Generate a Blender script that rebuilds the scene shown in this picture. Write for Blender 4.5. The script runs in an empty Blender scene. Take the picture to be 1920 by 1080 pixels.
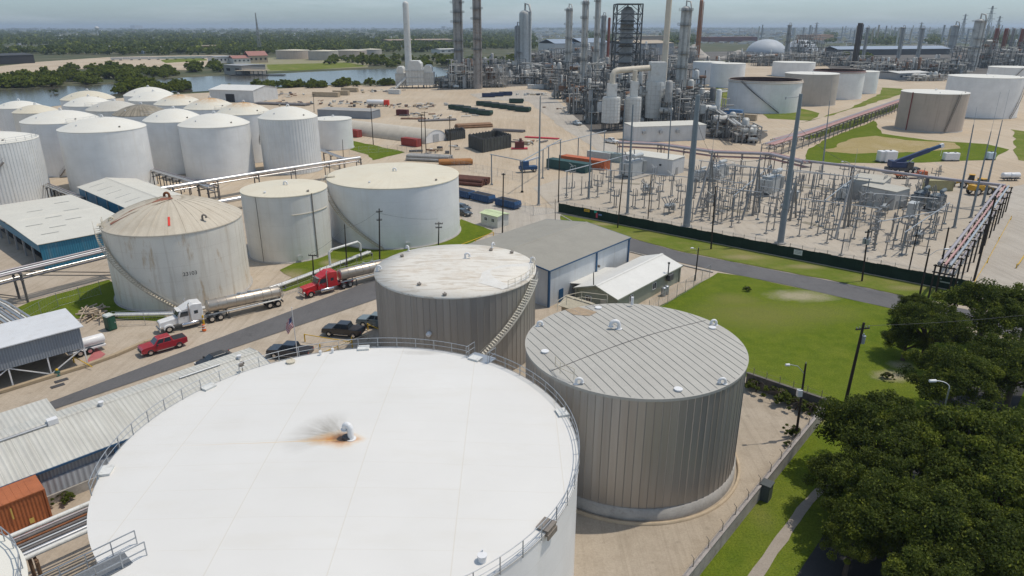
import bpy, math, random
from mathutils import Vector, Matrix, noise as mnoise
R = math.radians
PI = math.pi
rnd = random.Random(7)
scn = bpy.context.scene
COL = scn.collection

# ---- the camera stands 42 m up; at() turns a place read off the photograph into a ground point
F, CX, CY, CAMH = 1295.0, 960.0, 540.0, 42.0
TH = math.atan(490.0 / F)
CT, ST = math.cos(TH), math.sin(TH)
def at(px, py, z=0.0):
    a = (px - CX) / F; b = -(py - CY) / F
    d = Vector((a, CT + b * ST, -ST + b * CT))
    t = (z - CAMH) / d.z
    return Vector((0, 0, CAMH)) + d * t
def top_z(base, py):
    # height at which a vertical standing on base reaches picture row py
    k = (CY - py) / F
    y = base[1]
    return CAMH + y * (k * CT - ST) / (CT + k * ST)
def px_m(p, px):
    # metres spanned by px picture columns at point p
    w = p[1] * CT - (p[2] - CAMH) * ST
    return px * w / F

class MB:
    """collects shapes, then links them as ONE mesh object"""
    def __init__(s):
        s.v = []; s.f = []; s.m = []; s.s = []
    def add(s, verts, faces, mi=0, sm=False):
        n = len(s.v)
        s.v.extend([tuple(p) for p in verts])
        for f in faces:
            s.f.append([i + n for i in f]); s.m.append(mi); s.s.append(sm)
        return s
    def box(s, x, y, z, sx, sy, sz, rz=0, mi=0):
        c, q = math.cos(rz), math.sin(rz)
        P = []
        for dz in (0, sz):
            for dx, dy in ((-.5, -.5), (.5, -.5), (.5, .5), (-.5, .5)):
                u, w = dx * sx, dy * sy
                P.append((x + u * c - w * q, y + u * q + w * c, z + dz))
        return s.add(P, [(3, 2, 1, 0), (4, 5, 6, 7), (0, 1, 5, 4), (1, 2, 6, 5), (2, 3, 7, 6), (3, 0, 4, 7)], mi)
    def beam(s, p, q, w, h=None, mi=0, up=(0, 0, 1)):
        p, q = Vector(p), Vector(q); h = h or w
        d = (q - p)
        if d.length < 1e-6: return s
        d.normalize(); u = Vector(up)
        if abs(d.dot(u)) > .98: u = Vector((0, 1, 0))
        a = d.cross(u).normalized() * (w / 2); b = a.cross(d).normalized() * (h / 2)
        P = [e + sa * a + sb * b for e in (p, q) for sa, sb in ((-1, -1), (1, -1), (1, 1), (-1, 1))]
        return s.add(P, [(3, 2, 1, 0), (4, 5, 6, 7), (0, 1, 5, 4), (1, 2, 6, 5), (2, 3, 7, 6), (3, 0, 4, 7)], mi)
    def tube(s, p, q, r, r2=None, n=8, mi=0, cap=True):
        p, q = Vector(p), Vector(q); r2 = r if r2 is None else r2
        d = (q - p)
        if d.length < 1e-6: return s
        d.normalize(); u = Vector((0, 0, 1)) if abs(d.z) < .95 else Vector((1, 0, 0))
        a = d.cross(u).normalized(); b = d.cross(a)
        P = []
        for e, rr in ((p, r), (q, r2)):
            for k in range(n):
                t = 2 * PI * k / n
                P.append(e + (a * math.cos(t) + b * math.sin(t)) * rr)
        s.add(P, [(k, (k + 1) % n, n + (k + 1) % n, n + k)[::-1] for k in range(n)], mi, True)
        if cap: s.add(P, [tuple(range(n)), tuple(range(2 * n - 1, n - 1, -1))], mi)
        return s
    def path(s, pts, r, n=8, closed=False, mi=0):
        pts = [Vector(p) for p in pts]; N = len(pts); P = []
        ref = None
        for i in range(N):
            a = pts[(i - 1) % N] if (closed or i > 0) else pts[i]
            b = pts[(i + 1) % N] if (closed or i < N - 1) else pts[i]
            d = (b - a).normalized()
            if ref is None:
                ref = Vector((0, 0, 1)) if abs(d.z) < .9 else Vector((1, 0, 0))
            x = d.cross(ref)
            if x.length < 1e-4: x = d.cross(Vector((0, 1, 0)))
            x.normalize(); y = d.cross(x); ref = -y if y.dot(ref) < 0 else y
            rr = r[i] if isinstance(r, (list, tuple)) else r
            for k in range(n):
                t = 2 * PI * k / n
                P.append(pts[i] + (x * math.cos(t) + y * math.sin(t)) * rr)
        fs = []
        for i in range(N if closed else N - 1):
            j = (i + 1) % N
            for k in range(n):
                fs.append((i * n + k, i * n + (k + 1) % n, j * n + (k + 1) % n, j * n + k)[::-1])
        s.add(P, fs, mi, True)
        if not closed: s.add(P[:n], [tuple(range(n))], mi); s.add(P[-n:], [tuple(range(n))[::-1]], mi)
        return s
    def lathe(s, prof, n=48, c=(0, 0), mi=0, sm=True, a0=0, a1=None):
        full = a1 is None
        a1 = a0 + 2 * PI if full else a1
        m = n if full else n + 1
        P = []
        for r, z in prof:
            for k in range(m):
                t = a0 + (a1 - a0) * k / n
                P.append((c[0] + r * math.cos(t), c[1] + r * math.sin(t), z))
        fs = []
        for i in range(len(prof) - 1):
            for k in range(n):
                k2 = (k + 1) % m
                fs.append((i * m + k, i * m + k2, (i + 1) * m + k2, (i + 1) * m + k))
        return s.add(P, fs, mi, sm)
    def disc(s, r, z, n=48, c=(0, 0), mi=0, dn=False):
        P = [(c[0] + r * math.cos(2 * PI * k / n), c[1] + r * math.sin(2 * PI * k / n), z) for k in range(n)]
        return s.add(P, [tuple(range(n))[::-1] if dn else tuple(range(n))], mi)
    def cyl(s, x, y, z, r, h, n=24, mi=0, r2=None):
        r2 = r if r2 is None else r2
        s.lathe([(r, z), (r2, z + h)], n, (x, y), mi); s.disc(r2, z + h, n, (x, y), mi)
        return s.disc(r, z, n, (x, y), mi, True)
    def hcyl(s, p, q, r, n=20, mi=0, dish=.25):
        # horizontal vessel with dished ends
        p, q = Vector(p), Vector(q); d = (q - p).normalized()
        pts = [p - d * r * dish * 1.6, p - d * r * dish * 1.2, p - d * r * dish * .5, p, q, q + d * r * dish * .5, q + d * r * dish * 1.2, q + d * r * dish * 1.6]
        return s.path(pts, [r * .3, r * .68, r * .93, r, r, r * .93, r * .68, r * .3], n, False, mi)
    def prism(s, poly, z0, z1, mi=0):
        n = len(poly)
        a = sum(poly[i][0] * poly[(i + 1) % n][1] - poly[(i + 1) % n][0] * poly[i][1] for i in range(n))
        if a < 0: poly = poly[::-1]
        P = [(p[0], p[1], z0) for p in poly] + [(p[0], p[1], z1) for p in poly]
        fs = [tuple(range(n))[::-1], tuple(range(n, 2 * n))] + [(i, (i + 1) % n, n + (i + 1) % n, n + i) for i in range(n)]
        return s.add(P, fs, mi)
    def extr(s, prof, x0, x1, mi=0, ax='y'):
        # side outline (u, z) pushed along the other axis from x0 to x1
        n = len(prof)
        f = (lambda u, w, z: (u, w, z)) if ax == 'y' else (lambda u, w, z: (w, u, z))
        P = [f(u, x0, z) for u, z in prof] + [f(u, x1, z) for u, z in prof]
        return s.add(P, [tuple(range(n)), tuple(range(n, 2 * n))[::-1]] + [(i, n + i, n + (i + 1) % n, (i + 1) % n) for i in range(n)], mi)
    def ball(s, c, r, n=12, mi=0, sz=1):
        m = n // 2
        prof = [(r * math.cos(-PI / 2 + PI * i / m) + 1e-4, c[2] + sz * r * math.sin(-PI / 2 + PI * i / m)) for i in range(m + 1)]
        return s.lathe(prof, n, (c[0], c[1]), mi)
    def quad(s, a, b, c, d, mi=0):
        return s.add([a, b, c, d], [(0, 1, 2, 3)], mi)
    def move(s, M):
        s.v = [tuple(M @ Vector(p)) for p in s.v]; return s
    def build(s, name, mats, parent=None, loc=None):
        me = bpy.data.meshes.new(name)
        me.from_pydata(s.v, [], s.f)
        mats = mats if isinstance(mats, (list, tuple)) else [mats]
        for m in mats: me.materials.append(m)
        me.polygons.foreach_set('material_index', s.m)
        me.polygons.foreach_set('use_smooth', s.s)
        me.update()
        o = bpy.data.objects.new(name, me); COL.objects.link(o)
        if parent: o.parent = parent
        if loc is not None: o.location = loc
        return o

def tag(o, label=None, cat=None, group=None, kind=None):
    if label: o['label'] = label
    if cat: o['category'] = cat
    if group: o['group'] = group
    if kind: o['kind'] = kind
    return o
def thing(name, label, cat, loc=(0, 0, 0), rz=0, group=None):
    o = bpy.data.objects.new(name, None); COL.objects.link(o)
    o.location = (loc[0], loc[1], loc[2] if len(loc) > 2 else 0); o.rotation_euler = (0, 0, rz)
    o.empty_display_size = .5
    return tag(o, label, cat, group)
def part(mb, name, mats, parent, label=None):
    o = mb.build(name, mats, parent)
    return tag(o, label)
KIDS = {}
def kids(o):
    return [c for c in COL.objects if c.parent == o]
def clone(o, parent=None, ks=None):
    c = o.copy(); COL.objects.link(c); c.parent = parent
    if ks is None:
        if o.name not in KIDS:
            KIDS[o.name] = [(k, kids(k)) for k in kids(o)]
        ks = KIDS[o.name]
    for k, gk in ks:
        d = k.copy(); COL.objects.link(d); d.parent = c
        for g in gk:
            e = g.copy(); COL.objects.link(e); e.parent = d
    return c
def place(o, first, loc, rz, label=None, scale=1, group=None):
    c = o if first else clone(o)
    c.location = (loc[0], loc[1], loc[2] if len(loc) > 2 else 0); c.rotation_euler = (0, 0, rz)
    c.scale = (scale, scale, scale) if isinstance(scale, (int, float)) else scale
    if label: c['label'] = label
    if group: c['group'] = group
    return c
def heading(p, q):
    return math.atan2(q[1] - p[1], q[0] - p[0])

# ---------------------------------------------------------------- materials
class NT:
    def __init__(s, name):
        s.m = bpy.data.materials.new(name); s.m.use_nodes = True
        s.t = s.m.node_tree; s.b = s.t.nodes['Principled BSDF']
    def n(s, t, **kw):
        x = s.t.nodes.new(t)
        for k, v in kw.items(): setattr(x, k, v)
        return x
    def l(s, a, b): s.t.links.new(a, b)
    def sock(s, x, i):
        return x
    def math(s, op, a, b=None, c=None, clamp=False):
        x = s.n('ShaderNodeMath', operation=op, use_clamp=clamp)
        for i, q in enumerate((a, b, c)):
            if q is None: continue
            if isinstance(q, (int, float)): x.inputs[i].default_value = q
            else: s.l(q, x.inputs[i])
        return x.outputs[0]
    def coord(s, which='Object'):
        return s.n('ShaderNodeTexCoord').outputs[which]
    def geo(s):
        return s.n('ShaderNodeNewGeometry').outputs['Position']
    def mapping(s, v, scale=(1, 1, 1), loc=(0, 0, 0), rot=(0, 0, 0)):
        x = s.n('ShaderNodeMapping'); s.l(v, x.inputs[0])
        x.inputs['Scale'].default_value = scale; x.inputs['Location'].default_value = loc; x.inputs['Rotation'].default_value = rot
        return x.outputs[0]
    def noise(s, v, scale, det=4, rough=.6, dist=0):
        x = s.n('ShaderNodeTexNoise'); s.l(v, x.inputs['Vector'])
        x.inputs['Scale'].default_value = scale; x.inputs['Detail'].default_value = det
        x.inputs['Roughness'].default_value = rough; x.inputs['Distortion'].default_value = dist
        return x.outputs[0]
    def ramp(s, v, stops):
        x = s.n('ShaderNodeValToRGB'); s.l(v, x.inputs[0])
        e = x.color_ramp.elements
        while len(e) < len(stops): e.new(.5)
        for q, (p, c) in zip(e, stops):
            q.position = p
            q.color = (c, c, c, 1) if isinstance(c, (int, float)) else (*c, 1)
        return x.outputs[0]
    def mix(s, f, a, b, mode='MIX'):
        x = s.n('ShaderNodeMix', data_type='RGBA', blend_type=mode)
        for q, i in ((f, 0), (a, 6), (b, 7)):
            if isinstance(q, (int, float)): x.inputs[i].default_value = q
            elif isinstance(q, tuple): x.inputs[i].default_value = (*q[:3], 1)
            else: s.l(q, x.inputs[i])
        return x.outputs[2]
    def bump(s, h, st=.3, d=.05):
        x = s.n('ShaderNodeBump'); x.inputs['Strength'].default_value = st; x.inputs['Distance'].default_value = d
        s.l(h, x.inputs['Height']); s.l(x.outputs[0], s.b.inputs['Normal'])
    def out(s, col, rough=.6, metal=0, spec=.5):
        if isinstance(col, tuple): s.b.inputs['Base Color'].default_value = (*col, 1)
        else: s.l(col, s.b.inputs['Base Color'])
        if isinstance(rough, (int, float)): s.b.inputs['Roughness'].default_value = rough
        else: s.l(rough, s.b.inputs['Roughness'])
        s.b.inputs['Metallic'].default_value = metal
        s.b.inputs['Specular IOR Level'].default_value = spec
        return s.m
def sc(c, k): return tuple(min(1, x * k) for x in c)
MATS = {}
def M(name, col, rough=.6, metal=0, var=.18, scale=.8, bump=0, spec=.4, grime=0, gcol=(.12, .09, .06)):
    """plain painted / bare surface with uneven tone and optional grime blotches"""
    if name in MATS: return MATS[name]
    t = NT(name); v = t.coord()
    n1 = t.noise(v, scale, 5, .65); n2 = t.noise(v, scale * 7, 3, .6)
    f = t.math('ADD', t.math('MULTIPLY', n1, .65), t.math('MULTIPLY', n2, .35))
    c = t.ramp(f, [(.3, sc(col, 1 - var)), (.7, sc(col, 1 + var))])
    if grime:
        g = t.ramp(t.noise(v, scale * 2.3, 6, .7), [(.52, 0.0), (.72, grime)])
        c = t.mix(g, c, gcol)
    if bump: t.bump(n2, bump, .02)
    MATS[name] = t.out(c, rough, metal, spec)
    return MATS[name]
# ---------------------------------------------------------------- setting: world, sun, camera, haze
w = bpy.data.worlds.new("World"); scn.world = w; w.use_nodes = True
SUN_AZ = R(72)          # bearing of the sun, measured from +y towards +x
SUN_EL = R(66)
nt = w.node_tree; bg = nt.nodes['Background']
sky = nt.nodes.new('ShaderNodeTexSky'); sky.sky_type = 'NISHITA'; sky.sun_disc = False
sky.sun_elevation = SUN_EL; sky.sun_rotation = SUN_AZ; sky.altitude = 50; sky.air_density = 1.0; sky.dust_density = .6; sky.ozone_density = 1.6
# thin cloud streaks high up in the sky
tc = nt.nodes.new('ShaderNodeTexCoord'); mp = nt.nodes.new('ShaderNodeMapping'); mp.inputs['Scale'].default_value = (3, 3, 26)
nz = nt.nodes.new('ShaderNodeTexNoise'); nz.inputs['Scale'].default_value = 1.6; nz.inputs['Detail'].default_value = 7; nz.inputs['Roughness'].default_value = .62
rp = nt.nodes.new('ShaderNodeValToRGB'); rp.color_ramp.elements[0].position = .46; rp.color_ramp.elements[1].position = .70
rp.color_ramp.elements[0].color = (0, 0, 0, 1); rp.color_ramp.elements[1].color = (.2, .2, .2, 1)
mx = nt.nodes.new('ShaderNodeMix'); mx.data_type = 'RGBA'; mx.inputs[7].default_value = (4.6, 4.9, 5.3, 1)
for a, b in ((tc.outputs['Generated'], mp.inputs[0]), (mp.outputs[0], nz.inputs['Vector']), (nz.outputs[0], rp.inputs[0]), (rp.outputs[0], mx.inputs[0]), (mx.outputs[2], bg.inputs[0])):
    nt.links.new(a, b)
bg.inputs[1].default_value = .15
# the low sky is a dull grey blue behind summer haze: tone it down towards the horizon on every side
sx_ = nt.nodes.new('ShaderNodeSeparateXYZ'); nt.links.new(tc.outputs['Generated'], sx_.inputs[0])
r2 = nt.nodes.new('ShaderNodeValToRGB'); r2.color_ramp.elements[0].position = .0; r2.color_ramp.elements[1].position = .30
r2.color_ramp.elements[0].color = (.35, .455, .635, 1); r2.color_ramp.elements[1].color = (1, .90, .75, 1)
m3 = nt.nodes.new('ShaderNodeMix'); m3.data_type = 'RGBA'; m3.blend_type = 'MULTIPLY'; m3.inputs[0].default_value = 1
nt.links.new(sx_.outputs[2], r2.inputs[0]); nt.links.new(sky.outputs[0], m3.inputs[6]); nt.links.new(r2.outputs[0], m3.inputs[7]); nt.links.new(m3.outputs[2], mx.inputs[6])
sl = bpy.data.lights.new('sun', 'SUN'); sl.energy = 2.25; sl.angle = R(.53); sl.color = (1, .92, .80)
so = bpy.data.objects.new('sun', sl); COL.objects.link(so)
sd = Vector((math.sin(SUN_AZ) * math.cos(SUN_EL), math.cos(SUN_AZ) * math.cos(SUN_EL), math.sin(SUN_EL)))
so.rotation_euler = sd.to_track_quat('Z', 'Y').to_euler(); so.location = (0, 0, 200)
cam = bpy.data.cameras.new('camera'); co = bpy.data.objects.new('camera', cam); COL.objects.link(co)
co.location = (0, 0, CAMH); co.rotation_euler = (PI / 2 - TH, 0, 0)
cam.sensor_width = 36; cam.lens = 36 * F / 1920; cam.clip_start = .5; cam.clip_end = 60000
scn.camera = co
scn.render.resolution_x, scn.render.resolution_y = 1024, 576
vs = scn.view_settings
vs.view_transform = 'Standard'; vs.look = 'None'; vs.gamma = 1; vs.exposure = .3; vs.use_curve_mapping = False
scn.cycles.use_denoising = True
scn.cycles.max_bounces = 6; scn.cycles.diffuse_bounces = 3; scn.cycles.glossy_bounces = 3; scn.cycles.volume_bounces = 0
scn.cycles.transparent_max_bounces = 8; scn.cycles.caustics_reflective = False; scn.cycles.caustics_refractive = False

HAZE = 9e-5
def structure(o): o['kind'] = 'structure'; return o
def stuff(o, label=None):
    o['kind'] = 'stuff'
    return tag(o, label)
def jag_poly(pts, step, amp, seed=0):
    out = []
    n = len(pts)
    for i in range(n):
        a, b = Vector(pts[i][:2]), Vector(pts[(i + 1) % n][:2])
        L = (b - a).length; k = max(1, min(60, int(L / step)))
        nrm = Vector((-(b - a).y, (b - a).x)).normalized() if L else Vector((0, 0))
        for j in range(k):
            p = a.lerp(b, j / k)
            d = mnoise.noise(Vector((p.x * .21 / step * 2, p.y * .21 / step * 2, seed))) + .5 * mnoise.noise(Vector((p.x * .9 / step, p.y * .9 / step, seed + 5)))
            out.append(p + nrm * d * amp)
    return out
def sheet(name, px, z, m, jag=0, step=2., kind='structure', world=False):
    pts = [Vector(p) for p in px] if world else [at(*p) for p in px]
    if jag: pts = jag_poly(pts, step, jag, len(px))
    n = len(pts)
    a = sum(pts[i][0] * pts[(i + 1) % n][1] - pts[(i + 1) % n][0] * pts[i][1] for i in range(n))
    if a < 0: pts = pts[::-1]
    mb = MB().add([(p[0], p[1], z) for p in pts], [tuple(range(n))])
    o = mb.build(name, m); o['kind'] = kind
    return o

def ground_mat(name, c1, c2, c3, s=1, bump=.15, spots=.0, rough=.9):
    t = NT(name); v = t.geo()
    big = t.noise(v, .018 * s, 6, .6, .6); mid = t.noise(v, .16 * s, 6, .7); fine = t.noise(v, 2.6 * s, 4, .7)
    c = t.mix(t.ramp(big, [(.38, 0.), (.62, 1.)]), c1, c2)
    c = t.mix(t.ramp(mid, [(.45, 0.), (.72, .75)]), c, c3)
    c = t.mix(t.math('MULTIPLY', t.ramp(fine, [(.35, 1.), (.6, 0.)]), .32), c, sc(c1, .55))
    if spots:
        tr = t.noise(t.mapping(v, (.5, .03, 1), (0, 0, 0), (0, 0, .5)), 1.0, 5, .6, .8)
        c = t.mix(t.math('MULTIPLY', t.ramp(tr, [(.5, 0.), (.66, 1.)]), spots), c, sc(c1, 1.25))
    oil = t.noise(v, .33 * s, 3, .55)
    c = t.mix(t.math('MULTIPLY', t.ramp(oil, [(.64, 0.), (.72, 1.)]), .3), c, sc(c3, .5))
    if spots:
        for ang in (.83, -.72):                   # wheel tracks worn into the dirt both ways
            m2 = t.noise(t.mapping(v, (1.1, .022, 1), (0, 0, 0), (0, 0, ang)), 1.0, 4, .55, .5)
            c = t.mix(t.math('MULTIPLY', t.ramp(m2, [(.56, 0.), (.62, 1.), (.66, 0.)]), spots), c, sc(c3, .72))
    t.bump(fine, bump, .04)
    return t.out(c, rough, 0, .2)
g_far = ground_mat('far_land', (.055, .075, .028), (.085, .085, .045), (.20, .17, .115), .12, 0)
g_yard = ground_mat('tan_yard', (.45, .365, .265), (.54, .46, .355), (.49, .38, .26), 1, .2, .4)
g_near = ground_mat('tan_lot', (.435, .365, .285), (.49, .42, .335), (.35, .285, .21), 1.6, .2, .25)
g_gravel = ground_mat('pale_gravel', (.44, .385, .31), (.48, .43, .36), (.40, .34, .265), 1.3, .35, .2)
g_conc = ground_mat('concrete_paving', (.42, .38, .325), (.47, .43, .37), (.36, .32, .27), 1.5, .1, .3)
g_asph = ground_mat('asphalt', (.125, .123, .125), (.15, .147, .148), (.105, .103, .105), 1.4, .15, .1, .85)
g_sand = ground_mat('sand_floor', (.40, .34, .265), (.46, .395, .315), (.30, .25, .19), 2.2, .3, .2)
g_track = ground_mat('gravel_path', (.33, .29, .24), (.38, .33, .28), (.27, .23, .19), 3, .4)
def grass_mat(name, c1, c2, dry, amt, s=1, spots=()):
    t = NT(name); v = t.geo()
    big = t.noise(v, .06 * s, 5, .65, .5); mid = t.noise(v, .45 * s, 5, .7); fine = t.noise(t.mapping(v, (1, 1, .2)), 5.5 * s, 5, .75)
    c = t.mix(t.ramp(mid, [(.35, 0.), (.65, 1.)]), c1, c2)
    c = t.mix(t.math('MULTIPLY', t.ramp(big, [(.46, 0.), (.68, 1.)]), amt), c, dry)
    ragged = t.math('ADD', t.math('MULTIPLY', mid, .7), t.math('MULTIPLY', big, .6))
    for (px, py, rx, ry, col, k) in spots:       # worn and bare places with frayed, soft edges
        p = at(px, py); vm = t.mapping(v, (1 / rx, 1 / ry, 0), (-p.x / rx, -p.y / ry, 0))
        ln = t.n('ShaderNodeVectorMath', operation='LENGTH'); t.l(vm, ln.inputs[0])
        c = t.mix(t.math('MULTIPLY', t.ramp(t.math('ADD', t.math('MULTIPLY', ln.outputs['Value'], .5), t.math('MULTIPLY', ragged, .6)), [(.5, 1.), (.82, 0.)]), k), c, col)
    tuft = t.noise(v, 1.1, 6, .8)
    c = t.mix(t.math('MULTIPLY', t.ramp(tuft, [(.5, 0.), (.72, 1.)]), .35), c, sc(c2, 1.5))
    c = t.mix(t.math('MULTIPLY', t.ramp(fine, [(.36, 1.), (.56, 0.)]), .6), c, sc(c1, .4))
    t.bump(fine, .7, .08)
    return t.out(c, .95, 0, .02)
g_grass = grass_mat('mown_grass', (.092, .142, .015), (.148, .185, .022), (.20, .215, .045), .4, 1, ((1500, 555, 8, 3.6, (.44, .38, .28), .85), (1420, 590, 14, 9, (.22, .205, .07), .6), (1540, 585, 9, 6, (.20, .20, .06), .5), (1375, 560, 6, 4, (.24, .215, .08), .5), (1672, 705, 3.4, 2.6, (.42, .35, .25), .9), (1690, 685, 2.4, 2, (.42, .35, .25), .8), (1560, 790, 2.5, 1.6, (.36, .30, .17), .6), (1425, 965, 2.0, 3.5, (.20, .20, .06), .5), (540, 520, 5, 6, (.36, .29, .19), .9), (620, 492, 3, 3, (.40, .33, .23), .7)))
g_verge = grass_mat('verge_grass', (.12, .17, .024), (.17, .20, .04), (.30, .26, .10), .7, 1.4, ((1395, 482, 6, 2.5, (.36, .29, .17), .8), (1130, 420, 5, 2, (.38, .31, .19), .7), (1510, 500, 5, 2, (.36, .29, .17), .7), (1700, 540, 5, 2, (.34, .28, .15), .6)))
g_dry = grass_mat('dry_grass', (.34, .27, .12), (.40, .32, .16), (.46, .37, .23), .9)

# one ground sheet out to the horizon
mb = MB(); mb.add([(-30000, -300, -.25), (30000, -300, -.25), (30000, 40000, -.25), (-30000, 40000, -.25)], [(0, 1, 2, 3)])
structure(mb.build('ground', g_far))
# refinery ground: everything this side of the river and out to the far plants
sheet('yard_ground', [(-420, -60), (420, -60), (520, 240), (700, 700), (760, 900), (420, 930), (150, 900), (30, 640), (-60, 560), (-140, 545), (-230, 470), (-330, 400), (-420, 330)], -.10, g_yard, world=True)
sheet('near_ground', [(-160, -60), (140, -60), (140, 118), (70, 150), (10, 168), (-30, 172), (-160, 150)], -.06, g_near, 1.2, 6, world=True)
sheet('substation_ground', [(1046, 398), (1815, 552), (1888, 352), (1700, 318), (1500, 300), (1160, 296), (1000, 352)], -.03, g_gravel)
sheet('containment_floor', [(930, 990), (930, 700), (1150, 560), (1402, 700), (1548, 753), (1270, 1100), (900, 1160)], -.03, g_sand)
sheet('concrete_lot', [(862, 372), (1040, 392), (1048, 400), (1180, 444), (1180, 470), (905, 470), (928, 438), (868, 412)], -.02, g_conc, .4, 4)
sheet('concrete_drive', [(1838, 560), (1990, 640), (2300, 420), (1990, 330), (1890, 352), (1815, 550)], -.02, g_conc)
# roads
def strip(name, a0, a1, b0, b1, z, m, e0=0, e1=0):
    a0, a1, b0, b1 = [at(*p) for p in (a0, a1, b0, b1)]
    da, db = (a1 - a0), (b1 - b0)
    P = [a0 - da * e0, a1 + da * e1, b1 + db * e1, b0 - db * e0]
    return sheet(name, P, z, m, world=True)
strip('road', (322, 667), (637, 548), (380, 672), (702, 562), 0.0, g_asph, 1.2, .95)
sheet('cross_road', [(1060, 412), (1180, 446), (1275, 472), (1480, 512), (1588, 532), (1712, 559), (1850, 588), (2000, 622), (1960, 650), (1830, 613), (1686, 582), (1480, 535), (1337, 506), (1180, 470), (1010, 430)], 0.0, g_asph)
# river
t = NT('river_water'); v = t.geo()
t.bump(t.noise(t.mapping(v, (.12, .5, 1)), 1.2, 4, .6), .12, .2)
m_water = t.out(t.ramp(t.noise(v, .01, 3, .5), [(.35, (.075, .07, .055)), (.7, (.10, .092, .072))]), .16, 0, .5)
sheet('river', [(-500, 186), (0, 168), (130, 161), (230, 157), (313, 147), (417, 141.5), (540, 137), (640, 132), (760, 127), (900, 122), (1000, 119), (1010, 126), (900, 133), (760, 152), (640, 158), (520, 163), (420, 168), (330, 174), (200, 186), (60, 205), (-200, 260), (-500, 330)], -.04, m_water, 2, 14)
# the land across the river: bare lots and mown banks
sheet('far_lot', [(-40, 128), (70, 116), (200, 107), (330, 104), (420, 103), (470, 108), (400, 122), (350, 131), (150, 129), (0, 146)], -.12, g_yard, 3, 20)
sheet('far_lot', [(480, 108), (700, 106), (690, 126), (520, 133), (430, 136), (420, 124)], -.12, ground_mat('pale_bank', (.26, .25, .14), (.32, .28, .19), (.20, .22, .08), .4), 3, 20)
sheet('far_grass', [(500, 121), (650, 117), (690, 124), (560, 132), (505, 132)], -.1, g_verge, 2, 12)
sheet('far_grass', [(300, 112), (380, 108), (390, 113), (310, 118)], -.1, g_verge, 2, 12)
g_plant = ground_mat('plant_paving_gap_shade', (.12, .11, .10), (.17, .155, .135), (.09, .085, .08), .8, .1, .3)  # paving coloured dark so the gaps between the units read as shade
sheet('plant_ground', [(818, 168), (990, 161), (1050, 178), (1082, 236), (1110, 252), (1200, 244), (1340, 262), (1415, 273), (1440, 254), (1360, 208), (1315, 182), (1330, 130), (1290, 98), (1000, 98), (850, 122)], -.06, g_plant, 2, 8)
sheet('plant_ground', [(1300, 112), (1540, 114), (1560, 132), (1690, 153), (1920, 142), (2100, 132), (2100, 90), (1500, 92), (1290, 98)], -.06, g_plant, 2, 12)
sheet('dirt_track', [(880, 176), (990, 168), (1030, 174), (1100, 238), (1180, 290), (1300, 300), (1165, 300), (1120, 280), (1050, 236), (990, 190), (900, 186)], -.055, g_conc, 1.5, 6)
# grass
sheet('lawn', [(1346, 511), (1400, 519), (1500, 540), (1690, 583), (1800, 610), (1800, 780), (1600, 850), (1551, 757), (1395, 705), (1150, 650), (1235, 575)], 0.0, g_grass, .25, 2)
sheet('verge', [(1052, 402), (1300, 446), (1500, 487), (1700, 526), (1815, 552), (1860, 580), (1712, 558), (1588, 531), (1480, 511), (1275, 471), (1180, 445), (1100, 428), (1050, 412)], .01, g_verge, .3, 1.5)
sheet('lawn', [(1551, 757), (1800, 640), (2300, 640), (2300, 1300), (1240, 1300), (1281, 1085)], -.008, g_grass, .15, 2)
sheet('lawn', [(30, 578), (60, 565), (204, 524), (250, 560), (330, 604), (220, 597), (47, 597)], 0.0, g_grass, .3, 2)
sheet('lawn', [(524, 506), (600, 470), (700, 455), (850, 420), (864, 411), (926, 433), (870, 463), (702, 496), (637, 511), (535, 546), (500, 545), (545, 520)], 0.0, g_grass, .4, 2)
sheet('dry_grass', [(1505, 306), (1700, 305), (1862, 299), (1892, 280), (1850, 270), (1740, 262), (1655, 250), (1640, 226), (1575, 250), (1515, 278)], -.05, g_grass, 1.2, 5)
sheet('dry_grass', [(1545, 283), (1600, 288), (1720, 285), (1800, 278), (1790, 268), (1700, 262), (1640, 254), (1590, 262)], -.03, g_dry, 2.2, 4)
sheet('bank_grass', [(1498, 231), (1560, 215), (1620, 198), (1690, 176), (1690, 166), (1655, 164), (1650, 176), (1600, 200), (1535, 222)], -.055, g_verge, 2, 8)
sheet('bank_grass', [(1520, 262), (1600, 236), (1690, 200), (1690, 190), (1560, 230), (1490, 250)], -.045, g_verge, 2, 8)
sheet('bank_grass', [(1330, 199), (1372, 201), (1372, 168), (1340, 163), (1325, 180)], -.05, g_verge, 2, 8)
sheet('bank_grass', [(1440, 222), (1520, 226), (1540, 212), (1500, 203), (1430, 214)], -.05, g_verge, 2, 8)
sheet('bank_grass', [(1896, 242), (2050, 262), (2050, 315), (1910, 300)], -.05, g_verge, 2, 8)
sheet('bank_grass', [(660, 264), (720, 276), (760, 285), (700, 300), (690, 290), (655, 280)], -.05, g_grass, 1.2, 3)
# path and street under the oaks
sheet('path', [(1494, 953), (1540, 905), (1562, 905), (1515, 955), (1432, 1080), (1385, 1150), (1335, 1150), (1402, 1080)], .03, g_track, .12, 1)
sheet('street', [(1490, 1085), (1600, 920), (1760, 740), (1860, 640), (1960, 640), (1900, 780), (1780, 1085), (1700, 1200), (1420, 1200)], .02, ground_mat('shade_dark_asphalt', (.05, .05, .052), (.065, .064, .064), (.04, .04, .042), 1.6, .15))  # street asphalt coloured darker for the shade beneath the oaks
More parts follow.
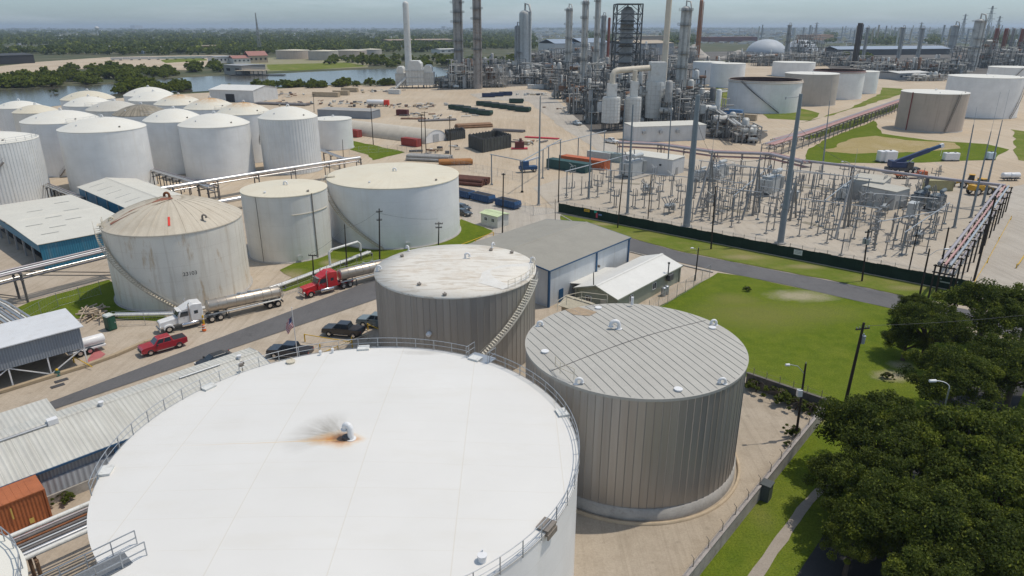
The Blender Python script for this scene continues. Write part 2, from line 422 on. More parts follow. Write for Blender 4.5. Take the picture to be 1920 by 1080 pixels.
# ---------------------------------------------------------------- storage tanks
def shell_mat(name, base, streak=(.35, .28, .2), amt=.25, seam=2.4, rough=.45, rust=0):
    """painted plate shell: faint course seams, vertical run-off streaks, a few rust runs"""
    t = NT(name); v = t.coord()
    x = t.n('ShaderNodeSeparateXYZ'); t.l(v, x.inputs[0])
    big = t.noise(v, .25, 5, .6)
    c = t.ramp(big, [(.3, sc(base, .92)), (.7, sc(base, 1.06))])
    st = t.noise(t.mapping(v, (1.2, 1.2, .05)), 1.0, 5, .65)
    c = t.mix(t.math('MULTIPLY', t.ramp(st, [(.5, 0.), (.75, 1.)]), amt), c, streak)
    fr = t.math('FRACT', t.math('DIVIDE', x.outputs[2], seam))
    ln = t.math('LESS_THAN', fr, .018)
    c = t.mix(t.math('MULTIPLY', ln, .22), c, sc(streak, .8))
    if rust:
        rr = t.noise(t.mapping(v, (.7, .7, .16), (3, 1, 2)), 1.0, 6, .7)
        c = t.mix(t.math('MULTIPLY', t.ramp(rr, [(.57, 0.), (.72, 1.)]), rust), c, (.42, .26, .10))
    t.bump(t.math('ADD', t.math('MULTIPLY', ln, .6), t.noise(v, .5, 3, .5)), .12, .03)
    return t.out(c, rough, 0, .45)
def roof_mat(name, base, stain=(.3, .24, .16), amt=.3, radial=0, rough=.55, rustc=0, plates=0):
    t = NT(name); v = t.coord()
    x = t.n('ShaderNodeSeparateXYZ'); t.l(v, x.inputs[0])
    big = t.noise(v, .3, 6, .65)
    c = t.ramp(t.noise(v, .15, 4, .6), [(.3, sc(base, .94)), (.7, sc(base, 1.05))])
    c = t.mix(t.math('MULTIPLY', t.ramp(big, [(.48, 0.), (.75, 1.)]), amt), c, stain)
    if radial:
        ang = t.math('ARCTAN2', x.outputs[1], x.outputs[0])
        cmb = t.n('ShaderNodeCombineXYZ'); t.l(t.math('MULTIPLY', ang, 9.0), cmb.inputs[0])
        rs = t.noise(cmb.outputs[0], 1.3, 5, .7)
        c = t.mix(t.math('MULTIPLY', t.ramp(rs, [(.45, 0.), (.62, 1.)]), radial), c, sc(stain, .8))
        ln = t.math('LESS_THAN', t.math('FRACT', t.math('MULTIPLY', ang, 26 / (2 * PI))), .03)
        c = t.mix(t.math('MULTIPLY', ln, .35), c, sc(base, 1.15))
    if plates:
        for k, p in ((0, plates), (1, plates * 3.2)):
            ln = t.math('LESS_THAN', t.math('FRACT', t.math('DIVIDE', x.outputs[k], p)), .012)
            c = t.mix(t.math('MULTIPLY', ln, .12), c, (.45, .36, .22))
    if rustc:
        ln = t.n('ShaderNodeVectorMath', operation='LENGTH'); t.l(t.mapping(v, (1, 1, 0)), ln.inputs[0])
        m = t.math('MULTIPLY', t.ramp(t.math('DIVIDE', ln.outputs['Value'], 10), [(.1, 1.), (.62, 0.)]), t.ramp(t.noise(v, .45, 5, .7), [(.36, 0.), (.52, 1.)]))
        c = t.mix(t.math('MULTIPLY', m, rustc), c, (.50, .26, .06))
    return t.out(c, rough, 0, .4)
def clad_mat(name, base, warm, metal, rough, npan):
    t = NT(name); v = t.coord()
    x = t.n('ShaderNodeSeparateXYZ'); t.l(v, x.inputs[0])
    ang = t.math('ARCTAN2', x.outputs[1], x.outputs[0])
    pan = t.math('FLOOR', t.math('MULTIPLY', ang, npan / (2 * PI)))
    wn = t.n('ShaderNodeTexWhiteNoise', noise_dimensions='1D'); t.l(pan, wn.inputs['W'])
    c = t.ramp(wn.outputs[0], [(0, sc(base, .90)), (1, sc(base, 1.08))])
    st = t.noise(t.mapping(v, (2.5, 2.5, .06)), 1.0, 5, .7)
    c = t.mix(t.math('MULTIPLY', t.ramp(st, [(.45, 0.), (.68, 1.)]), .3), c, warm)
    low = t.ramp(t.math('ADD', t.math('DIVIDE', x.outputs[2], 11.0), t.math('MULTIPLY', st, .35)), [(.2, 1.), (.55, 0.)])
    c = t.mix(t.math('MULTIPLY', low, .4), c, warm)
    return t.out(c, rough, metal, .5)
W_ = (.70, .70, .68)
m_white = shell_mat('tank_white', (.75, .755, .745), (.54, .49, .41), .22)
m_white2 = shell_mat('tank_offwhite', (.70, .685, .635), (.45, .39, .28), .35)
m_whitebig = shell_mat('tank_bright_white', (.78, .78, .77), (.6, .55, .45), .12)
m_stain = shell_mat('tank_stained', (.73, .69, .605), (.34, .24, .13), .5, 2.4, .5, .75)
m_tan = shell_mat('tank_tan', (.46, .385, .325), (.22, .16, .12), .45, 2.2)
m_taupe = shell_mat('tank_taupe', (.42, .385, .34), (.25, .2, .16), .3, 2.2)
r_white = roof_mat('roof_white', (.70, .68, .61), (.55, .48, .36), .3)
r_cream = roof_mat('roof_cream', (.64, .59, .47), (.50, .40, .26), .4, .12)
r_rust = roof_mat('roof_rusty_crown', (.66, .63, .54), (.55, .43, .26), .35, .1, .55, 1.0)
r_dirty = roof_mat('roof_dirty', (.33, .29, .22), (.09, .075, .05), .95, .8)
r_grey = roof_mat('roof_grey_dome', (.54, .52, .46), (.38, .34, .28), .4, .15)
r_beige = roof_mat('roof_beige_cone', (.55, .49, .39), (.33, .265, .185), .45, .3)
r_patch = roof_mat('roof_patched_white', (.68, .65, .60), (.50, .40, .28), .7, 0)
m_galv = M('galvanised_steel', (.40, .42, .44), .42, .55, .12, 2)
m_dkst = M('dark_steel', (.09, .09, .095), .6, .2, .3, 2)
m_pipe = M('silver_pipe', (.60, .60, .60), .32, .75, .12, .8)
m_wpipe = M('white_pipe', (.66, .66, .63), .45, 0, .12, 1, grime=.4)
m_fit = M('white_fitting', (.72, .72, .72), .4, 0, .08, 2)
m_conc = M('concrete', (.38, .36, .33), .9, 0, .2, .8, .2, grime=.45, gcol=(.17, .15, .12))
m_rope = M('tarnished_steel', (.25, .22, .19), .6, .3, .3, 2)
m_black = M('black_rubber', (.015, .015, .016), .7, 0, .2, 3)
m_rustp = M('rust', (.22, .085, .035), .85, 0, .4, 1.5)
m_cream = M('cream_stair', (.60, .54, .42), .6, 0, .2, 1.5, grime=.4)

def gooseneck(r, h, tilt=1.6):
    """flanged vent pipe that bends over and faces down"""
    mb = MB(); pts = [(0, 0, 0), (0, 0, h * .55)]
    for i in range(1, 9):
        a = PI * i / 8
        pts.append((tilt * r * 1.3 * (1 - math.cos(a)), 0, h * .55 + tilt * r * 1.3 * math.sin(a)))
    pts.append((pts[-1][0], 0, pts[-1][2] - r * .8))
    mb.path(pts, r, 10); mb.cyl(0, 0, 0, r * 1.7, r * .35, 14)
    e = pts[-1]; mb.cyl(e[0], 0, e[2] - r * .3, r * 1.35, r * .4, 14)
    return mb
def hatch(r, h):
    mb = MB(); mb.cyl(0, 0, 0, r, h, 16); mb.cyl(0, 0, h, r * 1.18, h * .35, 16); mb.box(0, r * 1.1, h, r * .4, r * .3, h * .8)
    return mb
def spiral(r, z0, z1, a0, a1, w=.8, rise=.23):
    """curved stair hugging a round shell from (a0,z0) up to (a1,z1)"""
    tr, st, hr = MB(), MB(), MB()
    n = max(6, int(abs(z1 - z0) / rise)); inn, outp, rail, rail2 = [], [], [], []
    for i in range(n + 1):
        a = a0 + (a1 - a0) * i / n; z = z0 + (z1 - z0) * i / n; c, q = math.cos(a), math.sin(a)
        inn.append(((r + .12) * c, (r + .12) * q, z)); outp.append(((r + .12 + w) * c, (r + .12 + w) * q, z))
        rail.append(((r + .12 + w) * c, (r + .12 + w) * q, z + 1.05)); rail2.append(((r + .12 + w) * c, (r + .12 + w) * q, z + .55))
        if i < n: tr.box((r + .12 + w / 2) * c, (r + .12 + w / 2) * q, z + .08, w, .24, .04, a)
        if i % 6 == 0:
            hr.tube(outp[-1], rail[-1], .025, n=5); st.beam((r * c, r * q, z - .5), outp[-1], .06)
    for a, b in zip(inn, inn[1:]): st.beam(a, b, .03, .22)
    for a, b in zip(outp, outp[1:]): st.beam(a, b, .03, .26)
    hr.path(rail, .028, 5); hr.path(rail2, .022, 5)
    return tr, st, hr
def rail_arc(r, z, a0, a1, n, h=1.07, tube=.028):
    mb = MB()
    P = lambda k, dz: ((r) * math.cos(a0 + (a1 - a0) * k / n), r * math.sin(a0 + (a1 - a0) * k / n), z + dz)
    for dz in (h, h * .52): mb.path([P(k, dz) for k in range(n + 1)], tube, 5)
    for k in range(n + 1): mb.tube(P(k, 0), P(k, h), tube, n=5)
    return mb

def tank(label, c, r, h, rise, ms, mr, group=None, flat=False, n=64, fit=1, ladder=None, rail=None, name='storage_tank', lm=None):
    t = thing(name, label, 'storage tank', (c[0], c[1], 0), 0, group)
    s = MB(); s.lathe([(r, -.3), (r, h)], n); part(s, 'shell', ms, t)
    b = MB(); b.lathe([(r + .25, -.3), (r + .3, .12), (r + .02, .16)], n); part(b, 'foundation', m_conc, t)
    rf = MB(); k = 8
    prof = [(r + .09, h - .16), (r + .1, h + .03)]
    for i in range(k + 1):
        u = 1 - i / k
        z = h + .04 + (rise * (1 - u) if flat else rise * (1 - u ** 2 * 1.0) * (1.0))
        prof.append((max(.002, (r + .06) * u), z))
    rf.lathe(prof, n); part(rf, 'roof', mr, t)
    zr = (lambda q: h + .04 + (rise * (1 - q / r) if flat else rise * (1 - (q / r) ** 2)))
    if fit:
        v = gooseneck(.16, .7); o = part(v, 'vent', m_fit, t); o.location = (0, 0, h + rise - .05)
        for i, (q, a) in enumerate(((.72, -1.9), (.86, -.6), (.8, 2.4))[:fit]):
            o = part(hatch(.22, .22), 'hatch', m_rope if i % 2 else m_fit, t); o.location = (q * r * math.cos(a), q * r * math.sin(a), zr(q * r) - .02)
    if rail:
        o = part(rail_arc(r - .12, h + .05, rail[0], rail[1], rail[2], 1.1, .035), 'railing', m_galv, t)
    if ladder:
        tr, st, hr = spiral(r, *ladder)
        lm = lm or m_rope; o = part(st, 'stair', lm, t)
        part(tr, 'treads', lm, o); part(hr, 'handrail', lm, o)
    return t

# ---- the tank farm on the left: centres and radii surveyed from the photograph for shells 15.5 m high
def farm(c, r, h, h2):
    k = (CAMH - h2) / (CAMH - h)
    return (c[0] * k, c[1] * k), r * k
FG = 'white domed tanks of the tank farm'
FT = [
 ('white domed tank nearest the blue sheds in the tank farm', (-111.6, 191.5), 10.66, 16.38, 16.38, 2.6, m_white, r_white, 2, None),
 ('white domed tank with a dark stair and railed roof, behind the frontmost dome', (-147.7, 231.2), 11.47, 13.5, 15.5, 2.95, m_white, r_white, 3, (-.9, .9, 8)),
 ('white domed tank cut by the left edge, next to the river', (-188, 270.8), 7.6, 13.5, 15.5, 2.1, m_white, r_white, 1, None),
 ('cream roofed tank right beside the one cut by the left edge', (-171.6, 255.2), 7.1, 13.5, 15.5, 2.2, m_white2, r_cream, 1, None),
 ('cream domed tank at the back left of the farm beside the river', (-180.2, 303), 10.2, 13.5, 15.5, 3.1, m_white, r_cream, 2, None),
 ('cream domed tank just in front of the back left one by the river', (-166.1, 279.2), 8.7, 13.5, 15.5, 2.9, m_white, r_white, 1, (-1.2, .5, 6)),
 ('dull grey domed tank behind the dirt streaked dome', (-148, 263.7), 9.16, 13.5, 15.5, 2.8, m_white2, r_grey, 1, None),
 ('tank whose dome is streaked dark with dirt', (-130.6, 249.4), 9.06, 13.5, 15.5, 2.95, m_white, r_dirty, 1, (-1.1, .4, 6)),
 ('bright white domed tank farthest back, beside the river trees', (-163.5, 321.4), 10.1, 13.5, 15.5, 3.2, m_white, r_white, 2, None),
 ('pale domed tank in front of the farthest bright white dome', (-150.9, 300.2), 9.6, 13.5, 15.5, 3.0, m_white2, r_white, 1, None),
 ('domed tank with an orange rust spot low on its roof, in the back row', (-132.7, 283.4), 9.1, 13.5, 15.5, 3.2, m_white, r_rust, 2, None),
 ('domed tank with a rusty crown between two other rusty domes', (-114.3, 268.9), 9.25, 13.5, 15.5, 3.3, m_white, r_rust, 2, (-1.0, .3, 5)),
 ('white domed tank left of the smooth dome beside the pipe bridge', (-111.6, 232.9), 9.27, 13.5, 15.5, 3.3, m_white, r_white, 2, None),
 ('smooth white domed tank in the front row beside the silver pipe bundle', (-88.8, 209.9), 9.94, 15.02, 15.02, 2.86, m_white, r_white, 2, None),
 ('rusty crowned tank behind the ribbed domed tank', (-95.7, 252.6), 9.2, 13.5, 15.5, 3.35, m_white, r_rust, 2, None),
]
for lab, c, r, h, h2, rise, ms, mr, fit, rl in FT:
    c2, r2 = farm(c, r, h, h2)
    k = r2 / r
    st = None
    if 'dark stair' in lab: st = (0.3, h2, -PI * .42, -.12)
    tank(lab, c2, r2, h2, rise * k, ms, mr, FG, False, 56, fit, st, rl)
# ribbed domed tank with a stair tower, and the lower flat one beside it
m_rib = shell_mat('tank_ribbed', (.69, .70, .69), (.5, .45, .36), .3)
def ribbed(r, h, nr, depth=.05, z0=-.2, duty=.5):
    mb = MB(); P = []; 
    for k in range(nr):
        for u, d in ((0, 0), (.06, depth), (duty - .06, depth), (duty, 0)):
            a = 2 * PI * (k + u) / nr
            P.append(((r + d) * math.cos(a), (r + d) * math.sin(a)))
    n = len(P)
    return mb.add([(x, y, z0) for x, y in P] + [(x, y, h) for x, y in P], [(i, (i + 1) % n, n + (i + 1) % n, n + i) for i in range(n)])
def ribbed_tank(label, c, r, h, rise, nr, ladder=None, rail=None):
    t = tank(label, c, r - .06, h, rise, m_rib, r_white, FG, False, 64, 2, ladder, rail)
    part(ribbed(r - .05, h - .1, nr, .07), 'cladding', m_rib, t)
    return t
ribbed_tank('white ribbed domed tank at the right end of the front row', (-68.7, 216.5), 8.75, 16.29, 2.9, 60, (8, 16.3, PI * 1.02, PI * .86), (2.4, 3.4, 5))
ribbed_tank('white ribbed tank with a railed rim cut by the left edge beside the blue sheds', (-132.6, 176.5), 11.0, 15.4, 1.6, 90, (0.4, 11, -1.75, -.75), (-2.2, 1.0, 14))
tank('low flat roofed white tank right of the ribbed domed tank', (-65.9, 258.8), 6.9, 10.6, .5, m_white, r_white, None, True, 48, 1)


# ---- the stained tank numbered 23103
def bend_text(txt, size, r, a, z, m, parent, name='number'):
    cu = bpy.data.curves.new(name, 'FONT'); cu.body = txt; cu.size = size; cu.align_x = 'CENTER'; cu.extrude = .0
    o = bpy.data.objects.new(name, cu); COL.objects.link(o)
    dg = bpy.context.evaluated_depsgraph_get(); me = bpy.data.meshes.new_from_object(o.evaluated_get(dg))
    bpy.data.objects.remove(o); me.name = name
    for v in me.vertices:
        t = a + v.co.x / r
        v.co = Vector((r * math.cos(t), r * math.sin(t), z + v.co.y))
    me.materials.clear(); me.materials.append(m)
    o = bpy.data.objects.new(name, me); COL.objects.link(o); o.parent = parent
    return o
m_tanstair = M('tan_stair', (.50, .45, .36), .7, 0, .2, 1.5, grime=.4)
m_blk = M('black_paint', (.03, .03, .03), .6, 0, .3, 2)
tD = tank('rust stained white tank with a beige ribbed dome and the number 23103', (-56.0, 110.9), 10.58, 12.39, 3.4, m_stain, r_beige, None, False, 80, 0, (.3, 12.4, R(-70), R(-150), .8, .26), lm=m_tanstair)
bend_text('23103', .85, 10.62, R(-58), 5.6, m_blk, tD)
bend_text('23103', .4, 10.62, R(-62), 1.0, m_blk, tD)
mb = MB()
for k in range(26):
    a = 2 * PI * k / 26
    pts = [(10.6 * (1 - i / 6) * math.cos(a), 10.6 * (1 - i / 6) * math.sin(a), 12.46 + 3.4 * (1 - (1 - i / 6) ** 2)) for i in range(6)]
    mb.path(pts, .035, 4)
part(mb, 'roof_rib', r_beige, tD)
o = part(gooseneck(.2, 1.0), 'vent', m_rustp, tD); o.location = (0, 0, 15.7); o.rotation_euler = (0, 0, PI)
o = part(gooseneck(.15, 1.1), 'vent', m_rope, tD); o.location = (7.2, -5.2, 13.4)
o = part(gooseneck(.15, 1.0), 'vent', m_cream, tD); o.location = (-7.6, -5.2, 13.0); o.rotation_euler = (0, 0, .6)
mb = MB(); a = R(-68)
mb.quad(*[(q * math.cos(a + d), q * math.sin(a + d), 12.5 + 3.4 * (1 - (q / 10.58) ** 2) + .06) for q, d in ((9.1, -.018), (9.1, .018), (7.2, .022), (7.2, -.022))])
part(mb, 'paint_mark', M('red_paint', (.70, .05, .03), .5), tD)
mb = MB(); mb.add([(q * math.cos(R(d)), q * math.sin(R(d)), 12.5 + 3.4 * (1 - (q / 10.58) ** 2) + .05) for q, d in ((.2, 0), (1.2, -40), (3, -95), (6.5, -124), (9.5, -132), (9.4, -136), (6.2, -135), (3, -125), (1.2, 190))], [tuple(range(9))])
part(mb, 'rust_streak', M('rust_wash', (.26, .11, .07), .8, 0, .5, 1.2), tD)
mb = rail_arc(10.3, 12.45, R(-160), R(-138), 4, 1.1, .03); part(mb, 'railing', m_cream, tD)
mb = MB(); mb.box(10.2 * math.cos(R(-152)), 10.2 * math.sin(R(-152)), 12.6, 1.6, 1.6, .08, R(-152)); part(mb, 'platform', m_cream, tD)

# ---- two white tanks in the second row
r_cone = roof_mat('roof_low_cone', (.68, .625, .49), (.50, .40, .26), .35, .14)
tE = tank('medium white tank with a half ring pipe, right behind the stained tank', (-44.2, 132.2), 8.04, 12.77, .55, m_white2, r_cone, None, True, 72, 2)
mb = MB(); P = []
for i in range(13):
    a = R(-66 + i * 5.2); P.append((8.12 * math.cos(a), 8.12 * math.sin(a), 9.2))
mb.path(P, .07, 6); part(mb, 'ring_pipe', m_cream, tE)
mb = MB(); a = R(-36); mb.tube((8.16 * math.cos(a), 8.16 * math.sin(a), 0), (8.16 * math.cos(a), 8.16 * math.sin(a), 12.8), .09)
a = R(-112); mb.tube((8.1 * math.cos(a), 8.1 * math.sin(a), 0), (8.1 * math.cos(a), 8.1 * math.sin(a), 12.8), .05); part(mb, 'riser_pipe', m_rope, tE)
def manway(t, r, a, z, q=.42):
    mb = MB(); c, s = math.cos(a), math.sin(a)
    mb.tube((r * c, r * s, z), ((r + .3) * c, (r + .3) * s, z), q, n=18); mb.tube(((r + .26) * c, (r + .26) * s, z), ((r + .34) * c, (r + .34) * s, z), q * 1.3, n=18)
    part(mb, 'manway', m_wpipe, t)
manway(tE, 8.04, R(-62), .9)
tF = tank('widest white tank with a cream roof and a long curved stair', (-25.4, 146.8), 13.91, 12.41, .7, m_white, r_cone, None, True, 96, 2, (.3, 12.4, R(-92), R(-166), .8, .28), lm=m_tanstair)
manway(tF, 13.91, R(-72), .9); manway(tF, 13.91, R(-100), .8, .3)
mb = MB(); mb.box(13.2 * math.cos(R(-168)), 13.2 * math.sin(R(-168)), 12.6, 2.2, 1.8, .1, R(-168)); part(mb, 'platform', m_cream, tF)
part(rail_arc(13.7, 12.45, R(-180), R(-160), 4, 1.1, .03), 'railing', m_cream, tF)

# ---- grey clad tank with the white roof and the pale stair
m_cladB = clad_mat('clad_shell_grey', (.35, .335, .315), (.29, .25, .21), .45, .5, 80)
m_cladC = clad_mat('clad_shell_silver', (.41, .39, .365), (.32, .265, .215), .6, .46, 92)
t = NT('roof_wrinkled_white'); v = t.coord()
wr = t.noise(t.mapping(v, (.22, 1.5, 1), (0, 0, 0), (0, 0, -.45)), 1.1, 5, .65, 1.2)
c = t.mix(t.ramp(wr, [(.52, 0.), (.60, .5)]), (.68, .645, .575), (.40, .32, .23))
c = t.mix(t.math('MULTIPLY', t.ramp(t.noise(v, .28, 5, .7), [(.52, 0.), (.7, 1.)]), .4), c, (.50, .38, .25))
t.bump(wr, .3, .05); r_wrink = t.out(c, .6, 0, .35)
bc, br, bh = (-7.6, 88.1), 10.74, 11.5
tB = thing('storage_tank', 'grey ribbed tank with a stained white roof and a pale stair up its side', 'storage tank', bc)
mb = ribbed(br, bh, 80, .05, 0, .14); part(mb, 'shell', m_cladB, tB)
mb = MB(); mb.lathe([(br + .1, bh - .2), (br + .12, bh + .05), (br * .66, bh + .25), (br * .33, bh + .42), (.01, bh + .55)], 96); part(mb, 'roof', r_wrink, tB)
tr, st, hr = spiral(br + .1, .3, bh + .1, R(-91), R(-22), .85, .24)
m_pst = M('pale_stair', (.66, .63, .55), .6, 0, .1, 1.5); o = part(st, 'stair', m_pst, tB); part(tr, 'treads', m_pst, o); part(hr, 'handrail', m_pst, o)
for q, a, rot in ((.3, 70, 0), (.97, -172, 0), (.97, 135, 2.4), (.97, 12, 0), (.93, 62, 1)):
    o = part(gooseneck(.15 if q < .5 else .12, .85), 'vent', m_fit, tB); o.location = (q * br * math.cos(R(a)), q * br * math.sin(R(a)), bh + .5 - .4 * q); o.rotation_euler = (0, 0, rot)
for q, a in ((.85, 150), (.75, 240), (.8, 58), (.92, 40), (.96, -93)):
    o = part(hatch(.24, .2), 'hatch', m_rope, tB); o.location = (q * br * math.cos(R(a)), q * br * math.sin(R(a)), bh + .5 - .42 * q)
mb = MB(); P = []
for q, a in ((.98, -22), (.98, 12), (.55, 2), (.42, -34), (.66, -62), (.98, -52)):
    P.append((q * br * math.cos(R(a)), q * br * math.sin(R(a)), bh + .60 - .5 * q))
mb.add(P, [tuple(range(6))]); part(mb, 'roof_patch', M('fresh_white_coating', (.67, .65, .60), .5, 0, .1, .8, grime=.25, gcol=(.5, .36, .2)), tB)
part(rail_arc(br - .1, bh, R(-48), R(12), 9, 1.15, .03), 'railing', m_cream, tB)
mb = MB(); mb.tube((br * math.cos(R(-104)), br * math.sin(R(-104)), 6.6), ((br + .3) * math.cos(R(-104)), (br + .3) * math.sin(R(-104)), 6.6), .33, n=16)
mb.ball(((br + .3) * math.cos(R(-104)), (br + .3) * math.sin(R(-104)), 6.6), .33); part(mb, 'nozzle', m_fit, tB)

# ---- silver clad tank in the containment yard
cc, cr, ch = (12.1, 62.0), 10.68, 12.55
tC = thing('storage_tank', 'silver grey ribbed tank with a seamed grey roof on a pale concrete ring', 'storage tank', cc)
mb = ribbed(cr, ch, 92, .055, 1.15, .12); part(mb, 'shell', m_cladC, tC)
mb = MB(); mb.lathe([(cr + .22, -.1), (cr + .2, 1.2), (cr - .1, 1.25)], 96); part(mb, 'base_ring', m_conc, tC)
mb = MB(); mb.lathe([(cr + .75, -.1), (cr + .75, .22), (cr + .5, .22), (cr + .5, -.1)], 96); part(mb, 'kerb', M('tan_concrete', (.46, .37, .26), .9), tC)
t = NT('roof_seamed_grey'); v = t.coord()
n1 = t.noise(v, .35, 5, .65); n2 = t.noise(v, 9, 3, .7)
c = t.mix(t.ramp(n1, [(.35, 0.), (.7, .6)]), (.455, .44, .40), (.38, .365, .33))
c = t.mix(t.math('MULTIPLY', t.ramp(n2, [(.3, 1.), (.5, 0.)]), .3), c, (.2, .2, .19))
r_seam = t.out(c, .75, 0, .25)
dz = .5
mb = MB(); mb.lathe([(cr + .1, ch - .25), (cr + .13, ch + .04), (cr * .66, ch + .04 + dz * .5), (cr * .33, ch + .04 + dz * .85), (.01, ch + .04 + dz)], 96); mb.s = [False] * len(mb.s); part(mb, 'roof', r_seam, tC)
p0, p1 = at(1033, 601, ch), at(1200, 745, ch); sdir = (p1 - p0).normalized(); snor = Vector((-sdir.y, sdir.x, 0))
zc = lambda q: ch + .06 + dz * (1 - (q / cr) ** 1.6)
mb = MB()
for i in range(-12, 13):
    off = i * .86 + .2
    if abs(off) > cr - .2: continue
    L = math.sqrt((cr - .02) ** 2 - off ** 2)
    P = [sdir * (L * k / 4) + snor * off for k in range(-4, 5)]
    P = [(p.x, p.y, zc(p.length)) for p in P]
    for a, b in zip(P, P[1:]): mb.beam(a, b, .05, .035)
part(mb, 'roof_seam', M('seam_grey', (.25, .25, .235), .55, .2), tC)
q0, q1 = at(1054, 686, ch), at(1327, 597, ch); rd = (q1 - q0).normalized()
mb = MB()
P = [rd * (cr * .97 * k / 8) for k in range(-8, 9)]
for a, b in zip(P, P[1:]): mb.beam((a.x, a.y, zc(a.length) + .01), (b.x, b.y, zc(b.length) + .01), .045, .03)
part(mb, 'roof_cable', m_dkst, tC)
def onroof(px, py, z=ch + .3):
    p = at(px, py, z); return (p.x - cc[0], p.y - cc[1], z)
for px, py, s in ((1160, 620, .2), (1343, 606, .13), (1360, 716, .13), (1080, 716, .13), (1008, 608, .12)):
    o = part(gooseneck(s, s * 4.2), 'vent', m_fit, tC); p = onroof(px, py); o.location = (p[0], p[1], zc(math.hypot(p[0], p[1]))); o.rotation_euler = (0, 0, PI if px > 1100 else 0)
for px, py in ((1122, 576), (1022, 658), (1336, 613), (1272, 728)):
    mb = MB(); mb.cyl(0, 0, 0, .34, .1, 20); mb.cyl(0, 0, .1, .38, .05, 20); o = part(mb, 'hatch', m_fit, tC); p = onroof(px, py); o.location = (p[0], p[1], zc(math.hypot(p[0], p[1])))
mb = MB(); p = onroof(1185, 571); mb.cyl(0, 0, 0, .16, .9, 12); o = part(mb, 'stack_pipe', m_fit, tC); o.location = p
mb = MB(); P = [onroof(*q) for q in ((1041, 688), (1050, 700), (1076, 712))]
for p in P: mb.tube(p, (p[0], p[1], p[2] + 1.1), .035, n=6)
for dzz in (.55, 1.08): mb.path([(p[0], p[1], p[2] + dzz) for p in P], .03, 5)
part(mb, 'railing', m_cream, tC)
mb = MB(); P = [onroof(*q) for q in ((1045, 583), (1062, 572), (1090, 566), (1138, 572))]
for p in P: mb.tube(p, (p[0], p[1], p[2] + 1.2), .035, n=6)
for dzz in (.6, 1.2): mb.path([(p[0], p[1], p[2] + dzz) for p in P], .032, 5)
part(mb, 'railing', m_cream, tC)
mb = MB(); P = [onroof(*q) for q in ((1060, 577), (1085, 572), (1120, 584), (1105, 592), (1075, 588))]
mb.add([(p[0], p[1], zc(math.hypot(p[0], p[1])) + .02) for p in P], [tuple(range(5))[::-1]])
part(mb, 'rusty_patch', M('rusty_stain', (.36, .27, .18), .8, 0, .3, 1.5), tC)

# ---- the big white tank in the foreground
ac, ar, ah = (-12.57, 45.83), 17.65, 11.5
tA = thing('storage_tank', 'huge bright white tank in the foreground, rust stained around its centre vent', 'storage tank', ac)
mb = MB(); mb.lathe([(ar, -.2), (ar, ah)], 160); part(mb, 'shell', m_whitebig, tA)
t = NT('roof_big_white'); v = t.coord(); x = t.n('ShaderNodeSeparateXYZ'); t.l(v, x.inputs[0])
c = t.ramp(t.noise(v, .12, 5, .6), [(.3, (.665, .65, .615)), (.7, (.705, .69, .655))])
c = t.mix(t.math('MULTIPLY', t.ramp(t.noise(t.mapping(v, (.25, .9, 1), (0, 0, 0), (0, 0, .2)), .5, 6, .7), [(.5, 0.), (.78, 1.)]), .34), c, (.60, .565, .49))
for ax, pz in ((1, 2.9), (0, 7.3)):
    ln = t.math('LESS_THAN', t.math('FRACT', t.math('DIVIDE', t.math('ADD', x.outputs[ax], 20.3), pz)), .009)
    c = t.mix(t.math('MULTIPLY', ln, .3), c, (.50, .43, .3))
vx = t.math('ADD', x.outputs[0], .6); vy = t.math('ADD', x.outputs[1], -.15)
dist = t.math('POWER', t.math('ADD', t.math('MULTIPLY', vx, vx), t.math('MULTIPLY', vy, vy)), .5)
ang = t.math('ARCTAN2', vy, vx); cmb = t.n('ShaderNodeCombineXYZ'); t.l(t.math('MULTIPLY', ang, 5.5), cmb.inputs[0]); t.l(t.math('MULTIPLY', dist, .45), cmb.inputs[1])
sn = t.noise(cmb.outputs[0], 1.1, 5, .65, .4)
# smoky streaks fanning out up and left of the vent
aim = t.math('COSINE', t.math('SUBTRACT', ang, 2.7)); fan = t.ramp(aim, [(.45, 0.), (.93, 1.)])
fall = t.ramp(t.math('DIVIDE', dist, 6.0), [(.05, 1.), (.3, .8), (.78, 0.)])
sm = t.math('MULTIPLY', t.math('MULTIPLY', fan, fall), t.ramp(sn, [(.22, .12), (.66, 1.)]))
c = t.mix(t.math('MULTIPLY', sm, .9), c, (.15, .12, .075))
# orange rust close to the vent, drawn out sideways along the plate
q = t.math('ADD', t.math('MULTIPLY', t.math('POWER', t.math('MAXIMUM', t.math('MULTIPLY', vx, 1.7), t.math('MULTIPLY', vx, -1.0)), 1.25), .42), t.math('MULTIPLY', t.math('ABSOLUTE', t.math('ADD', vy, .25)), 1.5))
om = t.ramp(t.math('ADD', t.math('MULTIPLY', q, .27), t.math('MULTIPLY', t.noise(v, 1.1, 5, .7), .5)), [(.38, 1.), (.86, .0)])
c = t.mix(t.math('MULTIPLY', om, .9), c, t.mix(om, (.72, .50, .24), (.52, .21, .04)))
core = t.ramp(t.math('ADD', t.math('MULTIPLY', dist, .5), t.math('MULTIPLY', t.noise(v, 1.8, 5, .7), .5)), [(.42, 1.), (.72, 0.)])
c = t.mix(t.math('MULTIPLY', core, .8), c, (.12, .07, .05))
# thin orange line running left along a seam
l1 = t.math('LESS_THAN', t.math('ABSOLUTE', t.math('ADD', t.math('ADD', vy, .32), t.math('MULTIPLY', t.noise(v, .5, 3, .5), .12))), .055)
l2 = t.ramp(t.math('DIVIDE', t.math('MULTIPLY', vx, -1.0), 14), [(.0, .0), (.02, 1.), (.4, .55), (1.0, 0.)])
c = t.mix(t.math('MULTIPLY', t.math('MULTIPLY', l1, l2), .6), c, (.66, .43, .16))
